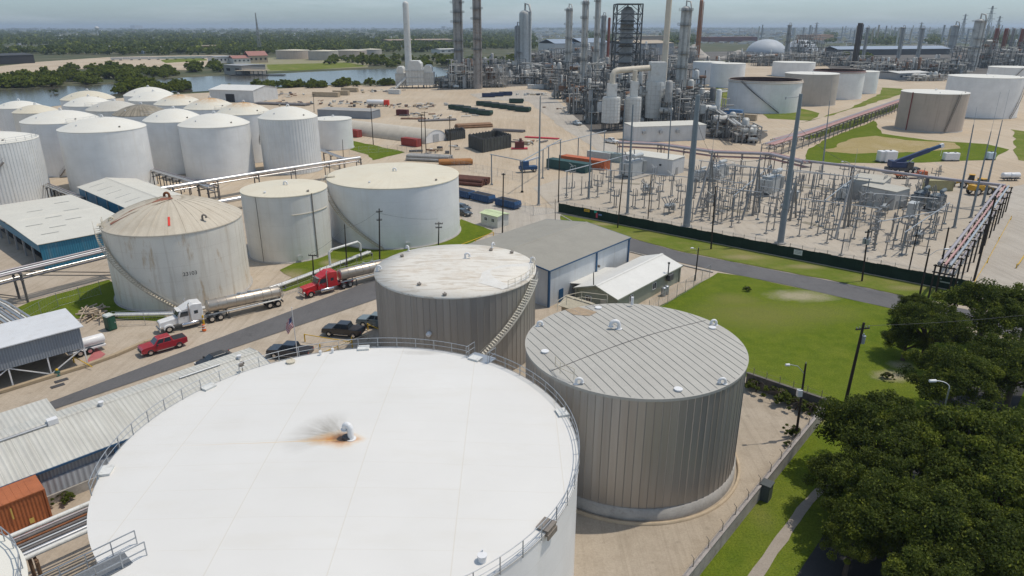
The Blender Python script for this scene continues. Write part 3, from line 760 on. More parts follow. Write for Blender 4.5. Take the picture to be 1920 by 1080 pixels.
# grey scuff by the stair
sx = t.math('ADD', x.outputs[0], -3.5); sy = t.math('ADD', x.outputs[1], -16.4)
sd_ = t.math('ADD', t.math('MULTIPLY', t.math('MULTIPLY', sx, sx), .06), t.math('MULTIPLY', sy, sy))
c = t.mix(t.math('MULTIPLY', t.ramp(t.math('ADD', sd_, t.noise(v, .8, 5, .7)), [(.5, 1.), (1.0, 0.)]), .35), c, (.36, .33, .28))
t.bump(t.noise(v, .35, 3, .5), .05, .08)
r_big = t.out(c, .5, 0, .4)
dA = .75
mb = MB(); mb.lathe([(ar + .06, ah - .12), (ar + .08, ah + .02), (ar * .999, ah + .025), (ar * .75, ah + .02 + dA * .25), (ar * .5, ah + .02 + dA * .5), (ar * .25, ah + .02 + dA * .75), (.01, ah + .02 + dA)], 160); mb.s = [q >= 480 for q in range(len(mb.s))]; part(mb, 'roof', r_big, tA)
zA = lambda q: ah + .02 + dA * (1 - q / ar)
o = part(gooseneck(.24, 1.75, .8), 'vent', m_fit, tA); o.location = (.15, -.1, zA(0) - .05); o.rotation_euler = (0, 0, 2.7)
mb = MB(); mb.cyl(-.15, -.05, zA(0) - .02, .38, .22, 18); part(mb, 'flange', m_dkst, tA)
# rim railing: bars are one piece, every upright a piece of its own
rl = MB(); NP = 52
arcs = [(R(62), R(200)), (R(-118), R(54))]
post = None
rail_o = None
for a0, a1 in arcs:
    n = int((a1 - a0) * ar / 1.0)
    for dz_, th in ((1.07, .032), (.56, .026), (.1, .02)):
        rl.path([((ar + .05) * math.cos(a0 + (a1 - a0) * k / n), (ar + .05) * math.sin(a0 + (a1 - a0) * k / n), ah + dz_) for k in range(n + 1)], th, 6)
rail_o = part(rl, 'railing', m_galv, tA)
for a0, a1 in arcs:
    n = int((a1 - a0) * ar / 1.9)
    for k in range(n + 1):
        a = a0 + (a1 - a0) * k / n
        if post is None:
            mb = MB(); mb.beam((0, 0, -.25), (0, 0, 1.09), .07, .05); post = part(mb, 'post', m_galv, rail_o); p = post
        else:
            p = post.copy(); COL.objects.link(p)
        p.parent = rail_o; p.location = ((ar + .05) * math.cos(a), (ar + .05) * math.sin(a), ah); p.rotation_euler = (0, 0, a)
for a, dk in ((148, 0), (98, 0), (59, 0), (16, 0), (-32, 1), (191, 0)):
    mb = MB(); mb.box(ar - .2, 0, ah - .25, .85, 1.1, .45); mb.beam((ar + .26, -.6, ah - .28), (ar + .26, .6, ah - .28), .1, .4); mb.box(ar - .2, 0, ah + .2, .92, 1.18, .04)
    o = part(mb, 'vent_box', m_rope if dk else m_wpipe, tA); o.rotation_euler = (0, 0, R(a))
for a, q in ((122, 16.7), (-49, 16.4), (112, 17.1), (108, 17.2)):
    mb = hatch(.38 if a == 122 else .26 if a == -49 else .12, .16 if a == 122 else .35); o = part(mb, 'hatch', m_cream if a == 122 else m_fit, tA); o.location = (q * math.cos(R(a)), q * math.sin(R(a)), zA(q))
mb = MB()
mb.box(ar + .3, 0, ah - .05, 1.6, 2.6, .1)
for y in (-1.25, 1.25):
    for x_ in (ar - .4, ar + 1.05): mb.tube((x_, y, ah), (x_, y, ah + 1.2), .03, n=6)
    for z in (.6, 1.18): mb.tube((ar - .4, y, ah + z), (ar + 1.05, y, ah + z), .028, n=6)
o = part(mb, 'landing', m_galv, tA); o.rotation_euler = (0, 0, R(58))

# ---- steel walkway from the big tank to its neighbour, and the neighbour itself
w0, w1 = at(228, 1050, ah + .1), at(-30, 1180, ah + .1)
wd = (w1 - w0).normalized(); wn_ = Vector((-wd.y, wd.x, 0)); L = (w1 - w0).length
wk = thing('walkway', 'grey steel walkway with handrails leaving the big white tank at the bottom left corner', 'walkway', (w0.x, w0.y, 0), heading(w0, w1))
mb = MB(); mb.box(L / 2 - .6, 0, ah + .02, L + 1.2, 1.5, .06)
for y in (-.75, .75): mb.beam((-1.2, y, ah - .05), (L, y, ah - .05), .1, .25)
part(mb, 'deck', M('steel_grating', (.20, .21, .22), .6, .5, .3, 9), wk)
for y in (-.75, .75):
    mb = MB()
    for k in range(int(L / 1.4) + 1): mb.beam((-1.2 + k * 1.4, y, ah), (-1.2 + k * 1.4, y, ah + 1.15), .06)
    for z in (.6, 1.13): mb.beam((-1.2, y, ah + z), (L, y, ah + z), .06)
    part(mb, 'handrail', m_galv, wk)
mb = MB()
for q in (5.2, 9.5):
    for y in (-.6, .6): mb.beam((q, y, -.1), (q, y, ah - .1), .2)
part(mb, 'support', m_galv, wk)
nb = at(46, 1062, ah); nr_ = 9.0; nc = nb + Vector((-.78, -.62, 0)) * nr_
tank('grey railed white tank of which only the edge shows in the bottom left corner', (nc.x, nc.y), nr_, ah, .4, m_whitebig, r_white, None, True, 96, 0, None, (R(-40), R(130), 22))

# ---- tanks on the right
m_drust = M('dark_rust', (.07, .04, .032), .9, 0, .4, .4)
def open_tank(label, c, r, h, ms, rim, depth=1.6, ladder=None, group=None):
    t = thing('storage_tank', label, 'storage tank', (c[0], c[1], 0), 0, group)
    mb = MB(); mb.lathe([(r, -.2), (r, h)], 64); part(mb, 'shell', ms, t)
    mb = MB(); mb.lathe([(r + .45, h - 1.1), (r + .5, h - .9), (r + .04, h - .85)], 64); mb.lathe([(r + .03, h - .6), (r + .12, h + .05), (r - .15, h + .05), (r - .15, h - depth)], 64); part(mb, 'wind_girder', rim, t)
    mb = MB(); mb.disc(r - .15, h - depth, 64); part(mb, 'floating_roof', m_drust, t)
    mb = MB(); mb.lathe([(r - .16, h - depth), (r - .16, h)], 64); mb.f = [f[::-1] for f in mb.f]; part(mb, 'inner_wall', m_drust, t)
    if ladder:
        tr, st, hr = spiral(r + .1, *ladder); o = part(st, 'stair', m_dkst, t); part(tr, 'treads', m_dkst, o); part(hr, 'handrail', m_dkst, o)
    return t
RT = 'tanks on the right beyond the substation'
open_tank('open topped white tank with a rusty inside and a dark diagonal stair', (135.3, 384.3), 18.7, 15.8, m_white, M('rim_tan', (.56, .47, .38), .7, 0, .2, 1), 3.2, (.4, 15.6, R(-84), R(-146), 1.1, .35))
tank('taupe tank with a white roof right behind the open topped white tank', (173.0, 416.1), 14.65, 17.0, .5, m_taupe, r_white, RT, True, 64, 1)
open_tank('open topped white tank with a dark red rim, right of the taupe tank', (205.1, 453.1), 15.1, 16.6, m_white, M('rim_red', (.24, .14, .12), .8, 0, .3, 1), 3.0)
tank('narrow white tank at the right end of the row, beside the dark red rimmed one', (237.0, 487.6), 10.07, 14.0, .5, m_white, r_white, RT, True, 48, 1)
tank('wide flat white tank behind the open topped tanks', (256.6, 660.1), 18.3, 12, .6, m_white, r_white, RT, True, 64, 1)
tank('left one of the pair of white tanks behind the process units', (155.4, 572.0), 12.17, 16.2, .5, m_white, r_white, RT, True, 48, 1)
tank('right one of the pair of white tanks behind the process units', (160.4, 537.1), 12.31, 16.7, .5, m_white, r_white, RT, True, 48, 1)
tt = tank('tan brown tank with a dark curved stair and a red pipe beyond the grass', (183.1, 309.6), 13.0, 15.7, .5, m_tan, r_white, RT, True, 72, 2, (.4, 15.6, R(-92), R(-125) + .85, .9, .3))
mb = MB(); a = R(-158); mb.tube((13.15 * math.cos(a), 13.15 * math.sin(a), 0), (13.15 * math.cos(a), 13.15 * math.sin(a), 15.9), .22); part(mb, 'riser_pipe', M('dark_red_paint', (.22, .05, .045), .6), tt)
tank('largest white tank on the right, behind the tan brown tank', (236.9, 360.0), 16.44, 18.9, .6, m_whitebig, r_white, RT, True, 80, 2, (.4, 18.8, R(-70), R(-35), .9, .3))
tank('white tank cut by the right edge beyond the largest white tank', (374.9, 538.3), 17.5, 14.0, .6, m_white, r_white, RT, True, 64, 1, (.4, 13.8, R(-140), R(-110), .9, .4))
# ---------------------------------------------------------------- buildings
GA = R(47.5)                                   # the works are laid out on one skewed grid
U = Vector((math.cos(GA), math.sin(GA), 0)); V = Vector((-U.y, U.x, 0))
def rib_mat(name, col, pitch=.3, axis=0, amt=.16, rough=.5, metal=0, dirt=.25, dcol=(.3, .26, .2)):
    """profiled sheet metal: ribs across one axis, streaky dirt"""
    t = NT(name); v = t.coord(); x = t.n('ShaderNodeSeparateXYZ'); t.l(v, x.inputs[0])
    s = x.outputs[axis] if axis < 2 else t.math('ADD', x.outputs[0], x.outputs[1])
    w_ = t.math('SINE', t.math('MULTIPLY', s, 2 * PI / pitch))
    c = t.ramp(t.noise(v, .3, 5, .6), [(.3, sc(col, .9)), (.7, sc(col, 1.08))])
    c = t.mix(t.math('MULTIPLY', t.ramp(w_, [(.0, 1.), (.35, 0.)]), amt), c, sc(col, .5))
    sv = (2.0, .12, .12) if axis == 0 else (.12, 2.0, .12) if axis == 1 else (1.2, 1.2, .1)
    c = t.mix(t.math('MULTIPLY', t.ramp(t.noise(t.mapping(v, sv), 1, 5, .7), [(.5, 0.), (.75, 1.)]), dirt), c, dcol)
    t.bump(w_, .5, .05)
    return t.out(c, rough, metal, .4)
m_glass = M('window_glass', (.03, .04, .05), .08, 0, .1, 1, spec=.8)
m_blue = M('blue_trim', (.025, .09, .19), .5, 0, .12, 1)
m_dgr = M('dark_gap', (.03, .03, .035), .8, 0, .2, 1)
def window(t, x, y, z, w, h, side):
    """window in a wall: side 0 = x-running wall, 1 = y-running wall"""
    fr = MB(); gl = MB()
    if side == 0:
        for dx in (-w / 2, w / 2): fr.box(x + dx, y, z, .08, .12, h)
        for dz in (0, h - .08): fr.box(x, y, z + dz, w, .12, .08)
        fr.box(x, y, z, .05, .1, h); gl.box(x, y, z + .02, w - .05, .05, h - .04)
    else:
        for dx in (-w / 2, w / 2): fr.box(x, y + dx, z, .12, .08, h)
        for dz in (0, h - .08): fr.box(x, y, z + dz, .12, w, .08)
        fr.box(x, y, z, .1, .05, h); gl.box(x, y, z + .02, .05, w - .05, h - .04)
    o = part(fr, 'window', m_fit, t); part(gl, 'pane', m_glass, o)
def gable(label, C, ang, L, W, ev, rg, mw, mr, trim=None, over=.35, seams=0, cat='building', name='warehouse', ms=None, wall=True, z0=-.1, group=None, seam_h=.05, rpos=.5, ev2=None):
    ev2 = ev2 or ev; H_ = W * rpos
    t = thing(name, label, cat, (C[0], C[1], 0), ang, group)
    if wall:
        mb = MB(); P = [(0, 0), (L, 0), (L, W), (0, W)]
        vs_ = [(x, y, z0) for x, y in P] + [(x, y, ev) for x, y in P] + [(0, W * rpos, rg), (L, W * rpos, rg)]
        vs_[6] = (L, W, ev2); vs_[7] = (0, W, ev2)
        mb.add(vs_, [(0, 1, 5, 4), (2, 3, 7, 6), (1, 2, 6, 9, 5), (3, 0, 4, 8, 7)]); part(mb, 'wall', mw, t)
    mb = MB(); e = ev - over * (rg - ev) / H_; e2 = ev2 - over * (rg - ev2) / (W - H_); o = over; th = .09
    sec = [(-o, e + .04), (H_, rg + .04), (W + o, e2 + .04), (W + o, e2 + .04 + th), (H_, rg + .04 + th), (-o, e + .04 + th)]
    mb.extr(sec, -o, L + o, 0, 'x')
    roof = part(mb, 'roof', mr, t)
    if seams:
        mb = MB(); n = int((L + 2 * o) / seams)
        for k in range(n + 1):
            x = -o + .04 + k * (L + 2 * o - .08) / n
            mb.beam((x, -o, e + .05 + th), (x, H_, rg + .05 + th), .05, seam_h); mb.beam((x, H_, rg + .05 + th), (x, W + o, e2 + .05 + th), .05, seam_h)
        part(mb, 'seam', ms or mr, roof)
    mb = MB(); mb.extr([(H_ - .3, rg + .02 + th), (H_, rg + .12 + th), (H_ + .3, rg + .02 + th)], -o - .02, L + o + .02, 0, 'x'); part(mb, 'ridge_cap', mr, roof)
    if trim:
        mb = MB()
        for x in (-.02, L + .02):
            for y, e_ in ((-.02, ev), (W + .02, ev2)): mb.box(x, y, z0, .32, .32, e_ - .02 - z0)
        for y, e_ in ((-o, e), (W + o, e2)): mb.beam((-o, y, e_), (L + o, y, e_), .12, .2)
        for x in (-o - .02, L + o + .02):
            mb.beam((x, -o, e + .02), (x, H_, rg + .03), .1, .22); mb.beam((x, H_, rg + .03), (x, W + o, e2 + .02), .1, .22)
        part(mb, 'trim', trim, t)
    return t
def slab_building(label, C, ang, L, W, h, mw, mr, slope=.25, name='building', cat='building', roof_t=.14, group=None):
    t = thing(name, label, cat, (C[0], C[1], 0), ang, group)
    mb = MB(); mb.box(L / 2, W / 2, -.1, L, W, h + .1); part(mb, 'wall', mw, t)
    mb = MB(); mb.extr([(-.12, h), (W + .12, h + slope), (W + .12, h + slope + roof_t), (-.12, h + roof_t)], -.12, L + .12, 0, 'x'); part(mb, 'roof', mr, t)
    return t
m_roofrib = rib_mat('pale_roof_sheet', (.55, .54, .49), .45, 0, .12, .5, 0, .3)
m_wallgrey = rib_mat('blue_grey_sheet', (.26, .29, .33), .3, 0, .35, .5, 0, .1)
m_wallpale = rib_mat('pale_blue_sheet', (.65, .675, .69), .3, 2, .12, .5)
m_wallblue = rib_mat('blue_sheet', (.03, .19, .31), .4, 2, .3, .5)
m_wallwhite = rib_mat('white_sheet', (.62, .63, .63), .4, 2, .1, .5)
m_flatroof = M('grey_brown_roof', (.29, .275, .235), .75, 0, .1, .3)
m_whroof = M('white_roof', (.66, .65, .61), .55, 0, .06, .3, grime=.12, gcol=(.4, .36, .3))
m_cmroof = M('cream_roof', (.60, .58, .51), .55, 0, .07, .3, grime=.15, gcol=(.4, .36, .3))

# long shed along the road, behind the big tank
far_r = at(467, 653, 4.8); a46 = R(46.3); u_ = Vector((math.cos(a46), math.sin(a46), 0)); v_ = Vector((-u_.y, u_.x, 0))
LW = (far_r - at(150, 857, 3.7)).dot(v_)
C = far_r - v_ * (LW - .4) - u_ * 44.4
LW -= .8
t = gable('long low shed with a pale ribbed metal roof and blue trim beside the road', C, a46, 44, LW, 3.7, 5.0, m_wallgrey, m_roofrib, m_blue, .4, .62, ms=M('roof_rib_pale', (.62, .61, .55), .5), rpos=.78, ev2=4.8)
zs = lambda y: 3.8 + 1.3 * y / (LW * .78)
mb = MB(); mb.box(22, -.12, .95, 44.2, .2, 1.5); part(mb, 'lower_cladding', rib_mat('skirt_sheet', (.45, .49, .54), .5, 0, .4, .5), t)
mb = MB(); mb.box(22, -.2, -.1, 44.4, .4, 1.03); part(mb, 'plinth', m_conc, t)
for x in (14, 26, 38):
    mb = MB(); mb.box(x, -.25, 1.0, .3, .2, 2.6); part(mb, 'downpipe', m_blue, t)
mb = MB(); mb.cyl(0, 0, 0, .18, .4, 12); mb.cyl(0, 0, .4, .28, .1, 12)
for x in (9, 27, 42):
    o = part(mb, 'roof_vent', m_fit, t); o.location = (x, LW * .74, zs(LW * .74))
mb = MB(); mb.box(0, 0, 0, .9, .7, .55); o = part(mb, 'roof_unit', m_fit, t); o.location = (22.5, LW * .72, zs(LW * .72))
for x0, x1, y in ((18, 22, LW * .7), (35, 39.6, LW * .74)):
    mb = MB(); mb.tube((x0, y, zs(y) + .15), (x1, y, zs(y) + .15), .12); part(mb, 'roof_pipe', m_galv, t)
mb = MB(); mb.tube((41, 3, 4.2), (41, 3, 5.6), .05); mb.box(40.9, 3, 5.5, .5, .35, .3); mb.box(41.2, 3.3, 5.55, .4, .3, .3); part(mb, 'floodlight', m_rope, t)
# low outbuilding roof at its left end
slab_building('small pale roof with a blue edge at the left end of the road', at(-70, 905), a46, 9, 4.2, 3.6, m_wallgrey, m_roofrib)
# open loading canopy on the far kerb
C = at(165, 683) - u_ * 34
t = thing('loading_canopy', 'open loading canopy with blue grey side sheets on white trussed legs at the left edge', 'canopy', (C.x, C.y, 0), a46)
mb = MB(); mb.extr([(-.5, 5.45), (6.8, 5.9), (6.8, 6.02), (-.5, 5.57)], -.4, 34.4, 0, 'x'); part(mb, 'roof', M('worn_white_roof', (.60, .61, .62), .5, 0, .06, .3, grime=.3, gcol=(.38, .34, .28)), t)
mb = MB(); mb.box(17, 0, 2.5, 34, .1, 2.9); mb.box(34, 3.2, 2.7, .1, 6.2, 2.8); part(mb, 'side_sheet', m_wallgrey, t)
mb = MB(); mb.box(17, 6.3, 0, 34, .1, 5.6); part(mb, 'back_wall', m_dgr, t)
for k in range(9):
    mb = MB(); x = 34 - k * 4.2; mb.beam((x, .1, -.05), (x, .1, 2.6), .16)
    if k % 2 == 0 and k < 8:
        mb.beam((x, .1, 2.5), (x - 4.2, .1, .1), .12)
    elif k < 8: mb.beam((x, .1, .1), (x - 4.2, .1, 2.5), .12)
    part(mb, 'leg', m_fit, t)
# blue sheds
C = at(73, 459, 4.7)
t = gable('open sided blue shed with a wide cream roof at the left edge', C, GA, 17, 40, 4.7, 5.15, m_wallblue, m_cmroof, None, .3, 0, wall=False)
mb = MB(); mb.box(8.5, 0, 0, 17, .12, 4.6); mb.box(0, 20, 3.2, .12, 40, 1.4); mb.box(17, 20, 0, .12, 40, 4.6); part(mb, 'wall', m_wallblue, t)
for k in range(6):
    mb = MB(); mb.beam((.1, 6 + k * 6, -.05), (.1, 6 + k * 6, 4.6), .3); part(mb, 'column', m_galv, t)
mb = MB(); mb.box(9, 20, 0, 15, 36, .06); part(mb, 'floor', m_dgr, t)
for x, y in ((3, 14), (6, 10), (3.5, 6), (7.5, 18), (12, 22), (10, 14), (6.5, 27), (13, 32)):
    mb = MB(); mb.box(x, y, 4.85 + .45 * y / 20 if y < 20 else 4.85 + .45 * (40 - y) / 20, 2.9, .3, .04, 0); o = part(mb, 'skylight', M('skylight_strip', (.36, .36, .33), .4), t)
C = at(147, 351, 5.4)
t = gable('second blue shed with a long cream roof behind the open sided one', C, GA - PI / 2, 31, 13.2, 5.4, 6.6, m_wallblue, m_cmroof, None, .3)
for k in range(4):
    mb = MB(); mb.box(5 + k * 7, -.12, 0, .3, .14, 5.2); part(mb, 'column', m_galv, t)
for k in range(5):
    mb = MB(); mb.beam((4 + k * 5.6, 1.2, 5.75), (4 + k * 5.6, 4.6, 6.35), .3, .06); part(mb, 'skylight', M('skylight_strip', (.36, .36, .33), .4), t)
# grey roofed warehouse
C = at(1030, 507, 6.2); E_ = at(1179, 446, 6.2); a_ = heading(C, E_)
t = gable('big warehouse with a grey brown roof, pale blue walls and dark blue trim', C, a_, (E_ - C).length, 19, 6.2, 7.3, m_wallpale, m_flatroof, m_blue, .3)
L = (E_ - C).length
mb = MB(); mb.box(L * .56, -.1, 0, .35, .16, 6.0); part(mb, 'downpipe', m_blue, t)
mb = MB(); mb.box(L * .56 + .5, -.3, 3.2, .3, .35, .4); part(mb, 'wall_lamp', m_rope, t)
mb = MB(); mb.box(3.2, -.08, 0, 1.1, .08, 2.2); part(mb, 'door', m_blue, t)
mb = MB(); mb.tube((-.1, 3.4, 5.0), (-1.2, 3.4, 5.0), .22); part(mb, 'vent_pipe', m_fit, t)
# white roofed bungalow
C = at(1157, 560, 2.9); E_ = at(1275, 498, 2.9); a_ = heading(C, E_); L = (E_ - C).length
m_sage = rib_mat('sage_siding', (.31, .33, .26), .22, 2, .12, .7)
t = gable('sage walled bungalow with a bright white roof beside the lawn', C, a_, L, 7.6, 2.9, 4.1, m_sage, m_whroof, M('sage_trim', (.26, .27, .22), .6), .35, name='bungalow')
for x in (4.2, 11.6, 17.4): window(t, x, -.05, 1.1, 1.1, 1.2, 0)
window(t, .0 - .05, 5.2, 1.0, 1.0, 1.1, 1)
mb = MB(); mb.box(-.1, 2.4, 0, .1, 1.0, 2.1); o = part(mb, 'door', M('cream_door', (.5, .47, .4), .5), t); mb = MB(); mb.box(-.17, 2.05, 1.0, .06, .08, .12); part(mb, 'handle', m_dkst, o)
mb = MB(); mb.tube((15.6, -.35, 2.2), (15.6, -.35, 4.6), .11); mb.cyl(15.6, -.35, 4.6, .2, .25, 12); mb.box(16.1, -.5, 1.6, 1.3, .7, 1.0); part(mb, 'flue', m_dkst, t)
for x in (12.6, 13.6):
    mb = MB(); mb.cyl(x, -1.3, 0, .42, 1.3, 16); mb.ball((x, -1.3, 1.3), .42, 12, 0, .5); part(mb, 'water_tank', m_galv, t)
mb = MB(); mb.extr([(7.4, 2.85), (10.6, 2.3), (10.6, 2.4), (7.4, 2.97)], 2, 12.5, 0, 'x'); part(mb, 'porch_roof', m_whroof, t)
for x in (2.3, 7.2, 12.2):
    mb = MB(); mb.beam((x, 10.4, -.1), (x, 10.4, 2.3), .14); part(mb, 'porch_post', m_fit, t)
# small hut roofs
p = at(1069, 590); t = gable('little hut with a beige hipped roof between the warehouse and the silver tank', (p.x - 1.5, p.y - 1.5), GA - PI / 2, 4.4, 3.4, 2.3, 3.1, M('beige_wall', (.42, .38, .30), .8), M('beige_shingle', (.50, .45, .34), .8, 0, .2, 3), None, .4, name='hut')
p = at(902, 420); t = gable('white hut with a pale green roof by the fence beyond the widest white tank', (p.x, p.y), GA - PI / 2, 5.2, 3.6, 2.6, 2.9, M('hut_white', (.58, .57, .52), .6), M('pale_green_roof', (.52, .60, .36), .6), None, .3, name='hut')
window(t, 1.6, -.05, 1.1, .9, .9, 0); window(t, 3.8, -.05, 1.1, .9, .9, 0)
# half round store huts in the yard
def quonset(label, a, b, w, h, L, mr):
    a, b = at(*a), at(*b); g = heading(b, a)
    t = thing('quonset_hut', label, 'hut', (b.x, b.y, 0), g)
    P = [(w / 2 * (1 - math.cos(PI * k / 16)), h * math.sin(PI * k / 16)) for k in range(17)]
    mb = MB(); n = len(P); sg = -1
    mb.add([(0, sg * y, z) for y, z in P] + [(L, sg * y, z) for y, z in P], [(i, i + 1, n + i + 1, n + i) for i in range(n - 1)], 0, True); part(mb, 'shell', mr, t)
    mb = MB(); mb.add([(.15, sg * y, z) for y, z in P], [tuple(range(n))]); part(mb, 'end_wall', m_fit, t); mb = MB(); mb.add([(L - .15, sg * y, z) for y, z in P], [tuple(range(n))]); part(mb, 'end_wall', m_fit, t)
    mb = MB(); mb.box(.05, sg * w / 2, 0, .12, 3.2, 3.0); part(mb, 'door', M('grey_door', (.40, .41, .42), .6), t)
    return t
quonset('long half round cream store hut in the dirt yard beside the red containers', (660, 252), (797, 270), 12.6, 4.6, 66, M('quonset_cream', (.50, .45, .37), .6, 0, .12, .4, grime=.2))
p = at(596, 219); slab_building('low grey roofed shed just behind the ribbed domed tank', (p.x, p.y), -.3, 30, 9, 3.5, m_wallgrey, M('shed_grey', (.33, .32, .30), .7, 0, .15, .4))
# white warehouse by the river
C = at(460, 192); D2 = at(395, 190); g = heading(C, D2)
t = gable('white gabled warehouse on the river bank behind the rusty domes', (C.x, C.y), g - PI / 2 - .0, 30, 25, 6.8, 8.8, m_wallwhite, m_whroof, None, .3)
t.rotation_euler = (0, 0, g - PI / 2); t.location = (D2.x, D2.y, 0)
t.rotation_euler = (0, 0, heading(D2, C)); t.location = (D2.x, D2.y, 0)
for ch in list(t.children): pass
mb = MB(); mb.box(14, -.1, 0, 6, .12, 4.6); part(mb, 'door', m_dgr, t)
# control buildings
C = at(1259, 330); t = slab_building('white windowless switch house beside the ribbed transformer', C, R(139.3), 17.5, 0.001 + 7.6, 4.7, m_wallwhite, m_cmroof, .2, 'switch_house')
t.rotation_euler = (0, 0, R(139.3)); t.scale = (1, -1, 1)
mb = MB(); mb.box(4, -.08, 2.6, .7, .1, .5); part(mb, 'louvre', m_dgr, t)
mb = MB(); mb.box(-.08, 3, 0, .1, 1.2, 2.2); part(mb, 'door', m_galv, t)
a, b = at(1188, 267), at(1322, 262); t = slab_building('long white control building under the two white silos', a, heading(a, b), (b - a).length, 11, 5.8, m_wallwhite, m_cmroof, .3, 'control_building')
for k in range(4):
    mb = MB(); mb.box(4 + k * 7, -.4, 3.2, 1.3, .8, 1.1); part(mb, 'air_unit', m_galv, t)
for lab, a, b, c, h in (('grey electrical house with a tan flat roof at the back of the switchyard', (1591, 372), (1650, 380), 9, 5.0), ('plain grey electrical house in the right half of the switchyard', (1674, 394), (1700, 386), 8.5, 4.4)):
    a, b = at(*a), at(*b); t = slab_building(lab, a, heading(a, b), max(6, (b - a).length), c, h, M('grey_panel', (.46, .46, .44), .6, 0, .08, .5), M('tan_flat_roof', (.44, .42, .36), .7, 0, .1, .4), .2, 'electrical_house')
    mb = MB(); mb.box(1.5, -.07, 0, 1.0, .1, 2.1); part(mb, 'door', m_galv, t)
    for k in range(2):
        mb = MB(); mb.box(3.4 + k * 1.5, -.3, .4, 1.1, .6, 1.5); part(mb, 'air_unit', m_galv, t)

# ---- concrete containment wall with posts and barbed wire
def wall_run(label, a, b, h, th, m, posts=0, cap=None):
    L = (b - a).length; t = thing('containment_wall', label, 'wall', (a.x, a.y, 0), heading(a, b))
    mb = MB(); n = int(L / 3)
    for k in range(n): mb.box((k + .5) * L / n, 0, -.1, L / n - .025, th, h + .1)
    part(mb, 'wall_panel', m, t)
    mb = MB(); mb.box(L / 2, 0, h, L + .1, th + .1, .1); part(mb, 'coping', cap or m, t)
    if posts:
        pm = None
        for k in range(posts):
            x = (k + .5) * L / posts
            if pm is None:
                mb = MB(); mb.beam((0, 0, 0), (0, 0, .8), .06); mb.beam((0, 0, .8), (0, -.25, 1.05), .04); pm = part(mb, 'post', m_rope, t); o = pm
            else: o = pm.copy(); COL.objects.link(o)
            o.parent = t; o.location = (x, 0, h + .1)
        mb = MB()
        for z in (.35, .75): mb.tube((0, 0, h + z), (L, 0, h + z), .012, n=4)
        part(mb, 'wire', m_rope, t)
    return t
m_dconc = M('stained_concrete', (.15, .135, .12), .9, 0, .3, .7, .2, grime=.5, gcol=(.05, .045, .04))
wA, wB, wC = at(1398, 722), at(1549, 775), at(1281, 1112)
wall_run('dark stained concrete containment wall between the lawn and the sandy yard', wA, wB, 1.7, .3, m_dconc, 6)
wall_run('pale concrete wall topped with short posts along the grass strip, right of the silver tank', wB, wC, 1.6, .3, M('weathered_concrete', (.34, .31, .29), .9, 0, .25, .8, .2, grime=.6, gcol=(.15, .10, .08)), 13)
mb = MB(); p = at(1434, 935); mb.box(0, 0, 0, 1.0, .9, 1.7); mb.box(0, 0, 1.7, 1.15, 1.05, .12); mb.box(.51, 0, .2, .04, .7, 1.3)
o = mb.build('junction_box', M('box_grey', (.07, .08, .08), .6)); o.location = p; o.rotation_euler = (0, 0, heading(wB, wC)); tag(o, 'dark grey cabinet standing against the pale concrete wall on the grass strip', 'cabinet')
# ---------------------------------------------------------------- poles, masts, lamps, fences
m_wood = M('creosoted_wood', (.035, .027, .021), .9, 0, .3, 3)
m_mast = M('painted_mast', (.20, .235, .26), .5, .2, .12, 1)
m_insul = M('grey_porcelain', (.23, .225, .22), .35, 0, .1, 2)
def pole_h(base, top): b = at(*base); return b, top_z(b, top[1])
def lean(t, base, top):
    """small real lean so the head sits where the photograph shows it"""
    b = at(*base); h = t['h']; dx = px_m(Vector((b.x, b.y, h)), 1)
    q = Vector((b.x, b.y, h)); v = q.z - CAMH; ww = q.y * CT - v * ST
    px = CX + F * q.x / ww
    ang = math.atan2((top[0] - px) * ww / F, h); del t['h']
    t.rotation_euler = (0, max(-.06, min(.06, ang)), 0)
def wood_pole(label, base, top, arms=(), xfmr=0, r=.17, group='wooden utility poles', lamp=0, boxes=0):
    b, h = pole_h(base, top)
    t = thing('utility_pole', label, 'utility pole', b, 0, group); t['h'] = h
    mb = MB(); mb.path([(0, 0, -.3), (0, 0, h * .5), (0, 0, h)], [r, r * .88, r * .7], 8); part(mb, 'shaft', m_wood, t)
    for dz, w_, a in arms:
        mb = MB(); c, s = math.cos(a) * w_ / 2, math.sin(a) * w_ / 2; mb.beam((-c, -s, h - dz), (c, s, h - dz), .12, .14); o = part(mb, 'crossarm', m_wood, t)
        for q in (-.9, -.45, .45, .9):
            mb = MB(); mb.cyl(c * q, s * q, h - dz + .06, .06, .22, 8); part(mb, 'insulator', m_insul, o)
    if not arms:
        mb = MB(); mb.cyl(0, 0, h, .05, .2, 8); part(mb, 'insulator', m_insul, t)
    for k in range(xfmr):
        a = k * 2.1 + .4; mb = MB(); x, y = .42 * math.cos(a), .42 * math.sin(a); mb.cyl(x, y, h - 2.6, .28, .95, 14); mb.cyl(x, y, h - 1.65, .08, .25, 8); part(mb, 'transformer_can', m_galv, t)
    if boxes:
        mb = MB(); mb.box(-.3, -.1, h * .58, .5, .45, .75); part(mb, 'meter_box', m_fit, t)
    if lamp:
        mb = MB(); P = [(0, 0, h - 1.2), (lamp * .5, -.1, h - .2), (lamp, -.2, h + .05)]; mb.path(P, .04, 6); o = part(mb, 'lamp_arm', m_galv, t)
        mb = MB(); mb.hcyl((lamp - .1, -.2, h + .03), (lamp + (.5 if lamp > 0 else -.5), -.25, h + .05), .14, 10); part(mb, 'lamp_head', m_fit, o)
    lean(t, base, top)
    return t
